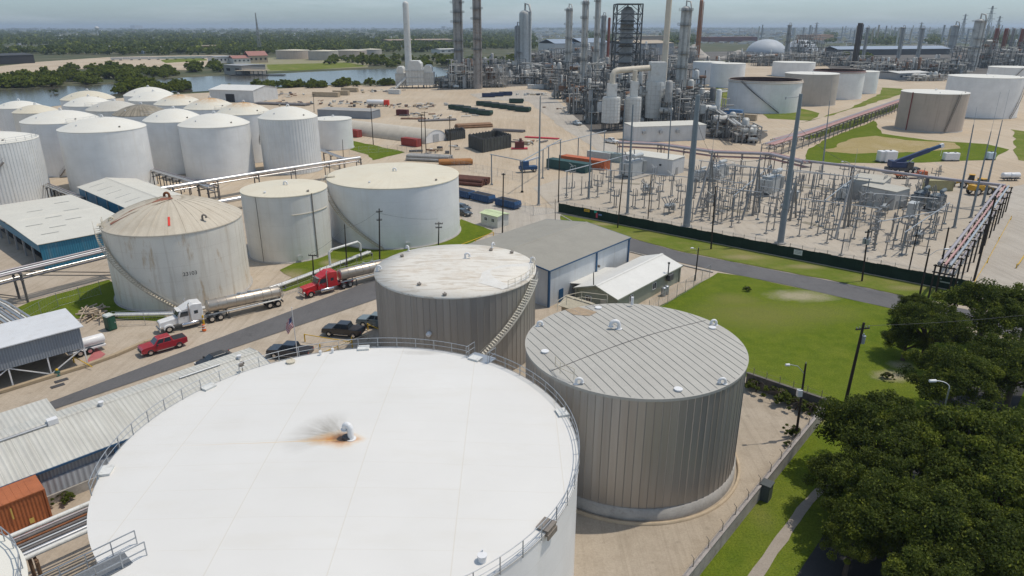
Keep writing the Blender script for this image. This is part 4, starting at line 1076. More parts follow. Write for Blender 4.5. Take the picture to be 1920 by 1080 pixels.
WP = [
 ('wooden pole with one transformer can, tallest pole beside the lawn in front of the oaks', (1583, 764), (1620, 605), ((.75, 1.9, .3),), 1, .2, 0, 0),
 ('dark pole with a lamp arm standing in the sandy yard beside the silver tank', (1492, 820), (1511, 682), (), 0, .15, -1.7, 1),
 ('wooden pole on the verge below the leftmost big steel mast', (1158, 427), (1168, 326), (), 0, .15, 0, 0),
 ('wooden pole behind the green fence, left of the thick steel mast', (1215, 410), (1221, 329), (), 0, .13, 0, 0),
 ('wooden pole on the verge right of the thick steel mast', (1333, 467), (1342, 350), (), 0, .17, 0, 0),
 ('wooden pole at the left end of the green fence', (1047, 379), (1049, 291), (), 0, .15, 0, 0),
 ('wooden pole between the bungalow and the lawn with a small lamp arm', (1303, 526), (1310, 465), (), 0, .13, -.9, 0),
 ('wooden pole on the verge with a cluster of transformer cans at its head', (1616, 527), (1627, 430), ((.5, 1.2, .2),), 3, .16, 0, 0),
 ('wooden pole with a long lamp arm near the right end of the green fence', (1723, 560), (1743, 467), (), 0, .17, 2.4, 0),
 ('wooden pole just right of the lamp arm pole by the green fence', (1753, 556), (1779, 427), (), 0, .17, 0, 0),
 ('wooden pole at the corner of the concrete drive beside the pipe rack', (1826, 526), (1867, 368), ((.5, 1.0, 0),), 0, .2, 0, 0),
 ('wooden pole in front of the widest white tank, tallest of the two beside it', (712, 492), (711, 391), ((.6, 1.2, .4), (2.2, 1.0, .4)), 0, .15, 0, 0),
 ('bare wooden pole between the medium and the widest white tanks', (651, 507), (646, 421), (), 0, .13, 0, 0),
 ('short wooden pole with cross arms at the right foot of the widest white tank', (822, 462), (823, 416), ((.4, 1.6, .3), (1.2, 1.3, .3)), 0, .13, 0, 0),
 ('wooden pole on the lot right of the widest white tank', (942, 437), (944, 325), ((.3, .8, .2),), 0, .16, 0, 0),
 ('short pole carrying floodlights beside the red truck', (589, 537), (586, 478), ((.1, 1.4, .1),), 0, .13, 0, 0),
 ('wooden pole beside the low flat tank in the tank farm', (644, 298), (642, 262), (), 0, .12, 0, 0),
 ('wooden pole left of the half round hut in the dirt yard', (700, 271), (695, 195), ((.5, 2.0, .1),), 0, .17, 0, 0),
 ('left one of the two poles standing together beside the half round hut', (791, 289), (790, 215), ((.3, 2.2, .2),), 0, .16, 0, 0),
 ('right one of the two poles standing together beside the half round hut', (799, 287), (796, 209), ((.4, 2.2, .2),), 0, .16, 0, 0),
 ('wooden pole right of the half round hut', (845, 292), (843, 218), ((.5, 1.6, .1),), 0, .16, 0, 0),
 ('wooden pole behind the ribbed domed tank', (589, 210), (588, 176), ((.4, 1.8, .1),), 0, .16, 0, 0),
 ('dark pole standing in the switchyard beside the grey cabinets', (1702, 517), (1722, 425), (), 0, .13, 0, 0),
 ('thin pole at the corner of the bungalow by the silver tank', (1113, 578), (1113, 512), (), 0, .1, 0, 0),
 ('thin grey pole at the left corner of the lot behind the grey warehouse', (1041, 413), (1041, 374), (), 0, .08, 0, 0),
]
for lab, b, t_, arms, xf, r_, lamp, bx in WP: wood_pole(lab, b, t_, arms, xf, r_, None if 'floodlights' in lab else 'wooden utility poles', lamp, bx)
def mast(label, base, top, r0, r1, group, arms=0, spike=0):
    b, h = pole_h(base, top)
    t = thing('steel_mast', label, 'mast', b, 0, group); t['h'] = h
    mb = MB(); hs = h * (1 - spike)
    mb.path([(0, 0, -.2), (0, 0, hs * .5), (0, 0, hs)], [r0, (r0 + r1) / 2, r1], 12); part(mb, 'shaft', m_mast, t)
    mb = MB(); mb.cyl(0, 0, -.1, r0 * 1.7, .35, 14); part(mb, 'footing', m_conc, t)
    if spike: mb = MB(); mb.path([(0, 0, hs), (0, 0, h)], [r1 * .4, .03], 6); part(mb, 'spike', m_galv, t)
    if arms:
        mb = MB(); mb.tube((0, 0, h - .5), (-2.6, .6, h - .8), .06); mb.cyl(-2.6, .6, h - 1.1, .14, .5, 8); mb.tube((0, 0, h - 8), (1.0, 0, h - 7.9), .08); mb.tube((0, 0, h - 14), (-.9, 0, h - 13.9), .08); part(mb, 'bracket', m_galv, t)
    lean(t, base, top)
    return t
MG = 'slender lightning masts in the switchyard'
for a in [
 ('thickest grey steel mast, rising from behind the green fence', (1287, 426), (1309, 178), .82, .5, None, 0, 0),
 ('second thick grey steel mast with a bracket at its top, right of the thickest one', (1463, 456), (1502, 176), .68, .34, None, 1, 0),
 ('slender mast left of the switchyard on the dirt yard', (1010, 384), (1013, 180), .3, .12, MG, 0, 0),
 ('slender mast at the left of the switchyard in front of the orange container', (1104, 373), (1111, 166), .24, .1, MG, 0, 0),
 ('slender mast beside the ribbed transformer', (1165, 336), (1172, 175), .26, .1, MG, 0, 0),
 ('stout mast in front of the ribbed transformer', (1176, 401), (1187, 196), .36, .16, MG, 0, 0),
 ('slender mast at the right end of the white switch house', (1251, 328), (1261, 172), .24, .1, MG, 0, 0),
 ('slender mast at the back of the switchyard near the tan house', (1540, 336), (1560, 150), .26, .08, MG, 0, .2),
 ('leftmost of the three masts at the right of the switchyard', (1789, 427), (1832, 200), .3, .1, MG, 0, .14),
 ('middle one of the three masts at the right of the switchyard', (1820, 408), (1876, 172), .3, .08, MG, 0, .3),
 ('rightmost of the three masts at the right of the switchyard', (1842, 386), (1893, 168), .34, .08, MG, 0, .25)]: mast(*a)
# curved street lamps under the oaks
def street_lamp(label, top, h, arm):
    p = at(top[0], top[1], h); t = thing('street_lamp', label, 'street lamp', (p.x, p.y, 0))
    mb = MB(); mb.path([(0, 0, -.2), (0, 0, h)], [.11, .07], 8); part(mb, 'post', m_galv, t)
    mb = MB(); s = 1 if arm > 0 else -1; P = [(arm * (1 - math.cos(k * PI / 12)), 0, h + abs(arm) * .55 * math.sin(k * PI / 12)) for k in range(7)]; mb.path(P, .045, 6); o = part(mb, 'arm', m_fit, t)
    mb = MB(); e = P[-1]; mb.hcyl((e[0], 0, e[2]), (e[0] + s * .6, 0, e[2] - .03), .15, 10); part(mb, 'lamp_head', m_fit, o)
    return t
street_lamp('curved street lamp standing among the oaks on the right', (1780, 728), 9.0, -1.5)
street_lamp('small curved lamp at the back of the switchyard beside the tan house', (1594, 310), 8.5, -1.8)
# green wind screen along the switchyard
fA, fB = at(1047, 398), at(1816, 551); L = (fB - fA).length
ft = thing('screened_fence', 'long dark green screened fence between the switchyard and the verge', 'fence', (fA.x, fA.y, 0), heading(fA, fB))
t = NT('green_screen'); v = t.coord()
n1 = t.noise(t.mapping(v, (.3, 1, .9)), 1, 5, .65)
c = t.ramp(n1, [(.3, (.012, .028, .02)), (.7, (.022, .044, .032))])
x = t.n('ShaderNodeSeparateXYZ'); t.l(v, x.inputs[0])
c = t.mix(t.math('MULTIPLY', t.math('LESS_THAN', t.math('FRACT', t.math('DIVIDE', x.outputs[0], 3.05)), .02), .6), c, (.006, .012, .01))
t.bump(t.noise(t.mapping(v, (1.4, 1, .3)), 1.2, 4, .6), .5, .12); m_screen = t.out(c, .85, 0, .15)
mb = MB(); n = 76
for k in range(n): mb.box((k + .5) * L / n, .03 * math.sin(k * 2.1), .1, L / n + .02, .04, 2.15 + .06 * math.sin(k * 1.3))
part(mb, 'screen', m_screen, ft)
mb = MB(); mb.tube((0, .08, 2.75), (L, .08, 2.75), .03, n=5)
for z in (2.4, 2.58, 2.95): mb.tube((0, .08, z), (L, .08, z), .012, n=4)
part(mb, 'top_rail', m_galv, ft)
mb = MB(); mb.box(L / 2, -.05, -.1, L, .35, .2); part(mb, 'footing', M('pale_kerb', (.42, .36, .28), .9), ft)
pm = None
for k in range(38):
    if pm is None: mb = MB(); mb.tube((0, 0, -.2), (0, 0, 3.0), .05, n=6); pm = o = part(mb, 'post', m_rope, ft)
    else: o = pm.copy(); COL.objects.link(o)
    o.parent = ft; o.location = ((k + .02) * L / 37.1, .1, 0)
def sign_on(x, w_, h_, z, m, lines=0, lm=None):
    mb = MB(); mb.box(x, -.05, z, w_, .03, h_); o = part(mb, 'sign', m, ft)
    for k in range(lines):
        mb = MB(); mb.box(x, -.07, z + h_ * (.25 + .28 * k), w_ * .7, .01, h_ * .12); part(mb, 'lettering', lm, o)
sign_on(8.2, 1.5, .6, 1.5, M('sign_yellow', (.72, .42, .02), .5), 2, m_blk)
sign_on(L * .667, 1.6, 1.0, 1.0, M('sign_white', (.65, .65, .63), .5), 3, M('sign_grey_print', (.3, .3, .32), .5))
sign_on(11.0, .45, 1.2, .5, M('balloon_red', (.62, .07, .12), .5)); sign_on(10.6, .7, .5, 1.6, M('balloon_teal', (.03, .35, .28), .5)); sign_on(11.9, .9, .35, 1.2, M('balloon_blue', (.16, .25, .5), .5))
sign_on(L - 3.6, 1.7, .22, 1.1, M('faded_print', (.32, .36, .33), .6)); sign_on(L - 2.0, .3, .3, 1.5, M('faded_print', (.32, .36, .33), .6)); sign_on(L - 4.4, .25, .25, 1.6, M('faded_print', (.32, .36, .33), .6))
# return of the fence towards the gate and the short green panel inside
def chain_fence(label, pts, h=2.4, step=3.0, name='chain_link_fence', top=True, col=None):
    P = [at(*p) for p in pts]; t = thing(name, label, 'fence', P[0])
    P = [p - P[0] for p in P]; mb = MB(); pm = None; base = P[0]
    for a, b in zip(P, P[1:]):
        n = max(1, int((b - a).length / step))
        for k in range(n + (1 if b is P[-1] else 0)):
            q = a.lerp(b, k / n)
            if pm is None: m2 = MB(); m2.tube((0, 0, -.1), (0, 0, h), .04, n=5); pm = o = part(m2, 'post', col or m_galv, t)
            else: o = pm.copy(); COL.objects.link(o); o.parent = t
            o.location = q
        for z in (h, h * .5, .12): mb.tube(a + Vector((0, 0, z)), b + Vector((0, 0, z)), .018, n=4)
        m = int((b - a).length / .55)
        for k in range(m):
            q0, q1 = a.lerp(b, k / m), a.lerp(b, (k + 1) / m)
            mb.tube(q0 + Vector((0, 0, .1)), q1 + Vector((0, 0, h)), .008, n=3, cap=False); mb.tube(q1 + Vector((0, 0, .1)), q0 + Vector((0, 0, h)), .008, n=3, cap=False)
    part(mb, 'mesh', col or m_galv, t)
    return t
for lab, pts in (
 ('chain link fence between the red truck and the grass', [(470, 575), (560, 545), (640, 512), (700, 497)]),
 ('chain link fence along the grass left of the stained tank', [(45, 612), (110, 575), (190, 552)]),
 ('chain link fence along the kerb beside the white truck', [(215, 612), (330, 606)]),
 ('chain link fence across the dirt yard below the half round hut', [(655, 290), (745, 283), (800, 296), (880, 320), (990, 342)]),
 ('chain link fence and gate left of the green fence', [(1047, 398), (1000, 404), (955, 386), (880, 368)]),
 ('chain link fence along the lawn behind the bungalow', [(1216, 590), (1300, 540), (1330, 520)]),
 ('chain link fence along the back of the switchyard', [(1660, 404), (1600, 432), (1590, 470)])):
    chain_fence(lab, pts)
# ---------------------------------------------------------------- trees
def leaf_mat(name, c1, c2):
    t = NT(name); v = t.geo()
    f = t.math('ADD', t.math('MULTIPLY', t.noise(v, .55, 4, .6), .6), t.math('MULTIPLY', t.noise(v, 5, 2, .5), .4))
    c = t.ramp(f, [(.36, c1), (.64, c2)])
    t.out(c, .7, 0, .06)
    tr = t.n('ShaderNodeBsdfTranslucent'); t.l(t.mix(.5, c, (.10, .15, .01)), tr.inputs[0])     # leaves let light through
    ms = t.n('ShaderNodeMixShader'); ms.inputs[0].default_value = .3
    t.l(t.b.outputs[0], ms.inputs[1]); t.l(tr.outputs[0], ms.inputs[2]); t.l(ms.outputs[0], t.t.nodes['Material Output'].inputs[0])
    return t.m
L_dark = leaf_mat('leaf_dark', (.042, .058, .015), (.082, .102, .024))
L_mid = leaf_mat('leaf_mid', (.068, .090, .018), (.12, .145, .030))
L_lite = leaf_mat('leaf_light', (.12, .148, .02), (.205, .228, .036))
m_bark = M('bark', (.09, .07, .055), .95, 0, .3, 3, .4)
def rdir(r):
    z = r.uniform(-1, 1); a = r.uniform(0, 2 * PI); s = math.sqrt(1 - z * z)
    return Vector((s * math.cos(a), s * math.sin(a), z))
def crown_mesh(seed, rx, rz, nclump, nleaf, size, z0, weights=(.5, .35, .15)):
    """leaf-sized faces gathered in clumps through the crown's volume, gaps between clumps"""
    r = random.Random(seed); mb = MB(); cl = []
    for i in range(nclump):
        d = rdir(r)
        if d.z < -.35: d.z *= -.6
        q = r.uniform(.45, 1.0) ** .6
        sw = 1 + .22 * mnoise.noise(Vector((d.x * 1.7 + seed, d.y * 1.7, d.z * 1.7)))
        c = Vector((d.x * rx * q * sw, d.y * rx * q * sw, z0 + d.z * rz * q * sw))
        cl.append((c, r.uniform(.10, .24) * rx, r.choices((0, 1, 2), weights)[0], d))
    for c, cr, mi, d in cl:
        for k in range(nleaf):
            e = rdir(r); q = r.random() ** .45
            p = c + Vector((e.x, e.y, e.z * .72)) * cr * q
            nrm = (e * .5 + d * .25 + Vector((0, 0, .35)) + rdir(r) * .95).normalized()
            a = nrm.cross(rdir(r)).normalized(); b = nrm.cross(a)
            s = size * r.uniform(.6, 1.35)
            m2 = mi if r.random() < .8 else r.randrange(3)
            n = len(mb.v)
            mb.v.extend([tuple(p - a * s), tuple(p - b * s * .55), tuple(p + a * s), tuple(p + b * s * .55)])
            mb.f.append([n, n + 1, n + 2, n + 3]); mb.m.append(m2); mb.s.append(False)
    return mb, cl
def tree_kind(name, label, cat, seed, rx, rz, nclump, nleaf, size, z0, weights=(.5, .35, .15), trunk=.3, leaves=None):
    t = thing(name, label, cat)
    mb, cl = crown_mesh(seed, rx, rz, nclump, nleaf, size, z0, weights); part(mb, 'crown', leaves or [L_dark, L_mid, L_lite], t)
    r = random.Random(seed + 1); mb = MB()
    fork = Vector((r.uniform(-.3, .3), r.uniform(-.3, .3), max(1.2, z0 - rz * .55)))
    mb.path([(0, 0, -.3), (fork.x * .4, fork.y * .4, fork.z * .5), fork], [trunk * 1.35, trunk, trunk * .85], 8)
    for c, cr, mi, d in cl[::max(1, nclump // 14)]:
        m_ = fork.lerp(c, .5) + Vector((0, 0, -.08 * rx + .3)); mb.path([fork - Vector((0, 0, .2)), m_, c], [trunk * .5, trunk * .3, trunk * .1], 5)
    part(mb, 'trunk', m_bark, t)
    return t
OAKS = [
 ((1745, 612), 150, 5.0, 0, 'dark oak beside the far end of the lawn, left of the gap showing the street'),
 ((1852, 582), 185, 5.5, 1, 'oak at the far right with its crown reaching the concrete drive'),
 ((1935, 585), 170, 5.5, 2, 'oak cut by the right edge beside the concrete drive'),
 ((1790, 705), 185, 5.2, 1, 'dark oak behind the curved street lamp'),
 ((1905, 690), 190, 5.5, 0, 'oak at the right edge behind the street lamp, below the gap showing the street'),
 ((1652, 815), 235, 5.5, 0, 'dark oak nearest the containment wall corner'),
 ((1822, 840), 275, 6.4, 2, 'light green oak in front of the curved street lamp'),
 ((1945, 850), 230, 6.0, 1, 'oak cut by the right edge in front of the street lamp'),
 ((1655, 950), 230, 5.2, 1, 'oak overhanging the gravel path'),
 ((1800, 1010), 270, 5.6, 0, 'big dark oak at the bottom right with deep shade beneath it'),
 ((1945, 1030), 260, 5.8, 0, 'dark oak filling the bottom right corner'),
 ((1715, 572), 70, 2.6, 0, 'low dark tree at the near side of the road end by the fence corner'),
 ((1700, 640), 90, 2.8, 0, 'low dark tree at the right end of the lawn'),
 ((1602, 893), 170, 4.6, 1, 'oak between the path and the dark one nearest the wall corner'),
 ((1715, 890), 210, 5.6, 0, 'oak in the middle of the front group, left of the light green one'),
 ((1878, 935), 240, 5.8, 2, 'lighter oak above the bottom right corner'),
 ((1600, 1000), 120, 4.2, 1, 'oak nearest the path at its lower bend'),
 ((2010, 700), 200, 5.5, 2, 'oak just beyond the right edge'),
 ((1760, 1120), 250, 5.0, 1, 'oak cut by the bottom edge of the view'),
]
oakp = [tree_kind('oak_tree', OAKS[i][4], 'tree', 11 + i * 7, 5.0, 3.3, 120, 330, .12, 5.0, w_, .38) for i, w_ in enumerate(((.62, .32, .06), (.45, .42, .13), (.2, .45, .35)))]
used = set()
for px, wpx, z, kind, lab in OAKS:
    p = at(px[0], px[1], z); wm = px_m(p, wpx); o = oakp[kind]; first = kind not in used; used.add(kind)
    s = wm / 2 / 5.6
    place(o, first, (p.x, p.y, 0), rnd.uniform(0, 6.28), lab, (s, s, max(.5, z / 5.0 * .5 + s * .5)), 'oaks along the street on the right')
    # (crowns keep their own spread; the height follows where the crown stands in the view)
# shrubs on the sandy yard and lawn
sh = tree_kind('shrub', '', 'shrub', 77, 1.0, .7, 22, 90, .12, .6, (.3, .5, .2), .05)
SH = [((1418, 735), 1.5, 'leafy weed clump at the left end of the dark containment wall, on the sand'), ((1455, 752), 1.8, 'second weed clump along the foot of the dark containment wall'), ((1490, 768), 1.5, 'weed clump midway between the lamp post and the dark containment wall'),
      ((1484, 815), 1.1, 'weed clump at the foot of the lamp post in the sandy yard'), ((1478, 838), .6, 'small weed clump just in front of the lamp post'), ((1515, 775), 1.3, 'weed clump in the corner of the containment walls'), ((118, 942), 1.0, 'grass clump at the foot of the long shed beside the orange container'), ((1664, 712), .9, 'dark round bush at the right end of the lawn by the bare earth'),
      ((1400, 545), .8, 'bare little bush on the lawn beside the road'), ((100, 175), 3, 'bush at the river edge behind the left domes')]
for i, (px, s, lab) in enumerate(SH):
    place(sh, i == 0, at(*px), rnd.uniform(0, 6), lab, (s, s, s * .75))
# trees along the river
bt = [tree_kind('river_tree', 'bushy green tree in the thickets along the river', 'tree', 200 + i, 5.4, 3.9, 60, 80, .52, 3.5, ((.12, .45, .43), (.05, .4, .55), (.2, .45, .35))[i], .3, [L_mid, L_lite, leaf_mat('leaf_pale', (.15, .185, .03), (.25, .29, .05))]) for i in range(3)]
r = random.Random(5); first = [True] * 3
RB = []
for k in range(96):                                   # thicket on the far bank, left
    x = r.uniform(-30, 250); ylo = 166 - (x / 250) * 12; yhi = 150 - (x / 250) * 14 if x < 120 else 128
    RB.append((x, r.uniform(max(yhi, 126), ylo), r.uniform(.8, 1.5)))
for k in range(34): x = r.uniform(230, 330); RB.append((x, r.uniform(130, 152 - (x - 230) * .06), r.uniform(.7, 1.1)))
for k in range(10): x = r.uniform(355, 415); RB.append((x, r.uniform(125, 139), r.uniform(.9, 1.5)))
for k in range(46): x = r.uniform(480, 738); RB.append((x, 164 - (x - 480) * .02 + r.uniform(-2, 3), r.uniform(.5, .95)))
for k in range(14): x = r.uniform(210, 470); RB.append((x, 176 - (x - 210) * .025 + r.uniform(-2, 3), r.uniform(.7, 1.1)))
for k in range(60): x = r.uniform(615, 1000); RB.append((x, r.uniform(112, 128 - (x - 615) * .012), r.uniform(.9, 1.7)))
for k in range(8): x = r.uniform(1540, 1660); RB.append((x, r.uniform(100, 112), r.uniform(.8, 1.4)))
for k in range(10): x = r.uniform(232, 325); RB.append((x, 168 - (x - 222) * .03 + r.uniform(-5, 3), r.uniform(.8, 1.3)))
for k in range(12): x = r.uniform(330, 350); RB.append((x, r.uniform(160, 172), r.uniform(.6, .9)))
for x, y, s in RB:
    i = r.randrange(3)
    if abs(x - 390) < 40 and y > 160: continue
    q = at(x, y); place(bt[i], first[i], (q.x, q.y, -1.3 * s), r.uniform(0, 6), None, (s, s, s * r.uniform(.8, 1.15)), 'trees in the thickets along the river'); first[i] = False
# far woods: one mass out to the horizon
def woods(name, label, rows, n, seed, wmin, wmax):
    r = random.Random(seed); mb = MB()
    for k in range(n):
        x = r.uniform(-150, 2070); y = r.uniform(*rows(x))
        p = at(x, y); d = p.length
        wd = r.uniform(wmin, wmax) * max(1, d / 1500) ** .55; hh = r.uniform(.7, 1.25) * (9 + wd * .22)
        if mnoise.noise(Vector((p.x * .0032, p.y * .0032, seed))) < -.22: continue
        nl = 24
        for j in range(nl):
            e = rdir(r); q = .55 + .45 * r.random()
            c = p + Vector((e.x * wd * q, e.y * wd * q * .6, hh * .55 + e.z * hh * .45 * q))
            a = (Vector((0, 0, 1)) * r.uniform(.2, 1) + rdir(r) * .7 + Vector((0, -.4, 0))).normalized(); b = a.cross(rdir(r)).normalized(); a2 = a.cross(b)
            s = wd * r.uniform(.22, .42); m = len(mb.v)
            mb.v.extend([tuple(c - b * s), tuple(c - a2 * s * .6), tuple(c + b * s), tuple(c + a2 * s * .6)]); mb.f.append([m, m + 1, m + 2, m + 3]); mb.m.append(r.choices((0, 1, 2), (.48, .38, .14))[0]); mb.s.append(False)
    return stuff(mb.build(name, [L_dark, L_mid, L_lite]), label)
woods('woods', 'green woods reaching to the horizon across the river', lambda x: (53.2, 103 if x < 640 else (98 if x < 850 else 92)) if x < 1000 else (53.2, 84 if mnoise.noise(Vector((x * .013, 0, 0))) > .12 else 57), 6200, 3, 7, 15)
# ---------------------------------------------------------------- vehicles
def paint(name, col, rough=.28):
    if name in MATS: return MATS[name]
    t = NT(name); v = t.coord()
    t.b.inputs['Coat Weight'].default_value = .6; t.b.inputs['Coat Roughness'].default_value = .08
    MATS[name] = t.out(t.ramp(t.noise(v, 1.2, 4, .6), [(.3, sc(col, .88)), (.7, sc(col, 1.08))]), rough, 0, .5); return MATS[name]
m_chrome = M('chrome', (.62, .62, .63), .18, .95, .05, 1)
m_stainless = M('stainless_tank', (.52, .46, .385), .36, .7, .12, .6, grime=.25, gcol=(.22, .18, .13))
m_lens = M('lamp_lens', (.75, .75, .72), .1, 0, .05, 2, spec=.8)
m_redl = M('tail_lens', (.35, .01, .01), .2, 0, .05, 2)
def bev(o, w_=.06, s=2):
    b = o.modifiers.new('bevel', 'BEVEL'); b.width = w_; b.segments = s; b.limit_method = 'ANGLE'; b.angle_limit = R(35); return o
WM = {}
def wheel(t, x, y, r, w_):
    """tyre with a rim disc; copies share the first wheel's mesh"""
    k = (r, w_)
    if k not in WM:
        a = MB(); pr = [(r * .62, -w_ / 2), (r * .92, -w_ / 2), (r, -w_ * .3), (r, w_ * .3), (r * .92, w_ / 2), (r * .62, w_ / 2)]
        a.lathe(pr, 20); a.v = [(p[0], p[2], p[1]) for p in a.v]
        b = MB(); b.lathe([(.02, -w_ * .42), (r * .25, -w_ * .45), (r * .5, -w_ * .38), (r * .63, -w_ * .46), (r * .63, w_ * .46), (r * .5, w_ * .38), (r * .25, w_ * .45), (.02, w_ * .42)], 16); b.v = [(p[0], p[2], p[1]) for p in b.v]
        o = part(a, 'wheel', m_black, t); q = part(b, 'rim', m_chrome, o); WM[k] = (o, q)
    else:
        o = WM[k][0].copy(); COL.objects.link(o); o.parent = t; q = WM[k][1].copy(); COL.objects.link(q); q.parent = o
    o.location = (x, y, r)
def frustum(mb, a, b, mi=0):
    """a, b = (x0,x1,y half,z) bottom and top rectangles"""
    P = [(a[0], -a[2], a[3]), (a[1], -a[2], a[3]), (a[1], a[2], a[3]), (a[0], a[2], a[3]), (b[0], -b[2], b[3]), (b[1], -b[2], b[3]), (b[1], b[2], b[3]), (b[0], b[2], b[3])]
    return mb.add(P, [(3, 2, 1, 0), (4, 5, 6, 7), (0, 1, 5, 4), (1, 2, 6, 5), (2, 3, 7, 6), (3, 0, 4, 7)], mi)
def light_vehicle(name, label, cat, col, pos, rz, kind='pickup'):
    t = thing(name, label, cat, pos, rz); m = col
    if kind == 'pickup':
        prof = [(-3.0, .6), (-3.0, 1.3), (-1.2, 1.33), (-1.2, 1.36), (1.15, 1.36), (1.3, 1.32), (2.75, 1.22), (2.98, 1.05), (3.0, .55), (2.5, .46), (-2.5, .46)]
        cab = (-1.22, 1.38, .92, 1.3), (-.98, .66, .77, 2.02)
    else:
        prof = [(-2.4, .5), (-2.42, .95), (-2.2, 1.02), (1.0, 1.02), (2.0, .92), (2.38, .74), (2.4, .45), (1.9, .35), (-1.9, .35)]
        cab = (-2.0, 1.15, .84, 1.0), (-1.35, .35, .66, 1.48)
    mb = MB(); mb.extr(prof, -.98 if kind == 'pickup' else -.9, .98 if kind == 'pickup' else .9); bev(part(mb, 'body', m, t), .09, 3)
    mb = MB(); a, b = cab; frustum(mb, a, b); o = bev(part(mb, 'cabin', m, t), .07, 3)
    # glass: front, rear and side panes just proud of the cabin
    a, b = cab; lerp = lambda u: [a[i] + (b[i] - a[i]) * u for i in range(4)]
    lo, hi = lerp(.14), lerp(.88); e = .015
    g = MB(); g.quad((lo[1] + e, -lo[2] + .1, lo[3]), (lo[1] + e, lo[2] - .1, lo[3]), (hi[1] + e, hi[2] - .08, hi[3]), (hi[1] + e, -hi[2] + .08, hi[3])); part(g, 'windscreen', m_glass, t)
    g = MB(); g.quad((lo[0] - e, lo[2] - .12, lo[3]), (lo[0] - e, -lo[2] + .12, lo[3]), (hi[0] - e, -hi[2] + .1, hi[3]), (hi[0] - e, hi[2] - .1, hi[3])); part(g, 'rear_window', m_glass, t)
    for s in (-1, 1):
        for u0, u1 in ((.1, .48), (.54, .9)):
            g = MB(); X = lambda L_, u: L_[0] + (L_[1] - L_[0]) * u
            q = [(X(lo, u0), s * (lo[2] + e), lo[3]), (X(lo, u1), s * (lo[2] + e), lo[3]), (X(hi, u1), s * (hi[2] + e), hi[3]), (X(hi, u0), s * (hi[2] + e), hi[3])]
            g.add(q, [(0, 1, 2, 3) if s < 0 else (3, 2, 1, 0)]); part(g, 'side_window', m_glass, t)
        y = .98 if kind == 'pickup' else .9; xf = 2.97 if kind == 'pickup' else 2.36; zl = .85 if kind == 'pickup' else .68
        mb = MB(); mb.box(xf - .05, s * (y - .22), zl, .12, .34, .2); part(mb, 'headlight', m_lens, t)
        mb = MB(); mb.box(-xf, s * (y - .12), zl + .05, .1, .18, .3); part(mb, 'tail_light', m_redl, t)
        mb = MB(); mb.box(.95, s * (y + .12), 1.2 if kind == 'pickup' else .98, .2, .26, .18); part(mb, 'mirror', m_blk, t)
        if kind == 'pickup': mb = MB(); mb.box(0, s * (y + .04), .42, 2.2, .16, .07); part(mb, 'side_step', m_chrome, t)
    if kind == 'pickup':
        mb = MB(); mb.box(-2.1, 0, 1.1, 1.66, 1.66, .25); part(mb, 'bed', m_dgr, t)
        mb = MB(); mb.box(3.02, 0, .72, .06, 1.3, .34); part(mb, 'grille', m_dkst, t)
        mb = MB(); mb.box(3.02, 0, .46, .18, 1.9, .22); part(mb, 'bumper', m_chrome, t)
        ws, r_, w_ = (1.9, -1.85), .45, .32
    else:
        mb = MB(); mb.box(2.39, 0, .5, .05, 1.2, .22); part(mb, 'grille', m_dkst, t); ws, r_, w_ = (1.45, -1.4), .34, .24
    for x in ws:
        for s in (-1, 1): wheel(t, x, s * ((.98 if kind == 'pickup' else .9) - w_ * .42), r_, w_)
    return t
def veh_at(fw, rw, wb_front, half):
    """place by the near-side front and rear wheels seen in the photograph (near side = its left)"""
    f, r_ = at(*fw), at(*rw); g = heading(r_, f); d = Vector((math.cos(g), math.sin(g), 0)); l = Vector((-d.y, d.x, 0))
    return f - d * wb_front - l * half, g
p, g = veh_at((284, 667), (337, 652), 1.9, .95); light_vehicle('pickup_truck', 'bright red crew cab pickup parked at the kerb beside the loading canopy', 'pickup', paint('red_paintwork', (.36, .012, .025)), p, g)
p, g = veh_at((626, 622), (668, 637), 1.9, -.95)
light_vehicle('pickup_truck', 'black pickup parked facing the road behind the yellow gate, beside the flagpole', 'pickup', paint('black_paintwork', (.012, .013, .016)), at(645, 628), GA + PI / 2 + .55)
light_vehicle('pickup_truck', 'dark pickup right at the rim railing of the big tank, left of the yellow gate', 'pickup', paint('dark_blue_paintwork', (.012, .018, .032)), at(545, 668), GA + PI / 2 + .6)
light_vehicle('pickup_truck', 'grey green pickup half hidden by the grey clad tank', 'pickup', paint('grey_paintwork', (.16, .20, .21)), at(708, 611), GA + PI / 2 + .5)
light_vehicle('car', 'black car on the road just behind the long shed roof', 'car', paint('black_paintwork', (.012, .013, .016)), at(404, 683), GA + PI, 'car')
light_vehicle('car', 'dark car on the lot at the right foot of the widest white tank', 'car', paint('dark_car_paint', (.03, .04, .045)), at(869, 403), GA - PI / 2, 'car')
light_vehicle('car', 'second dark car on the lot, just behind the other one at the widest tank', 'car', paint('dark_car_paint', (.03, .04, .045)), at(867, 393), GA - PI / 2, 'car')
light_vehicle('pickup_truck', 'white pickup driving on the dirt in front of the two white silos', 'pickup', paint('white_paintwork', (.76, .76, .75)), at(1146, 268), R(-48))
light_vehicle('pickup_truck', 'pale blue pickup parked at the dark shade left of the white silos', 'pickup', paint('pale_blue_paintwork', (.25, .36, .45)), at(1082, 234), R(-70))
light_vehicle('car', 'pale car in the shade of the oaks at the right edge', 'car', paint('grey_paintwork', (.16, .20, .21)), at(1893, 668), R(40), 'car')

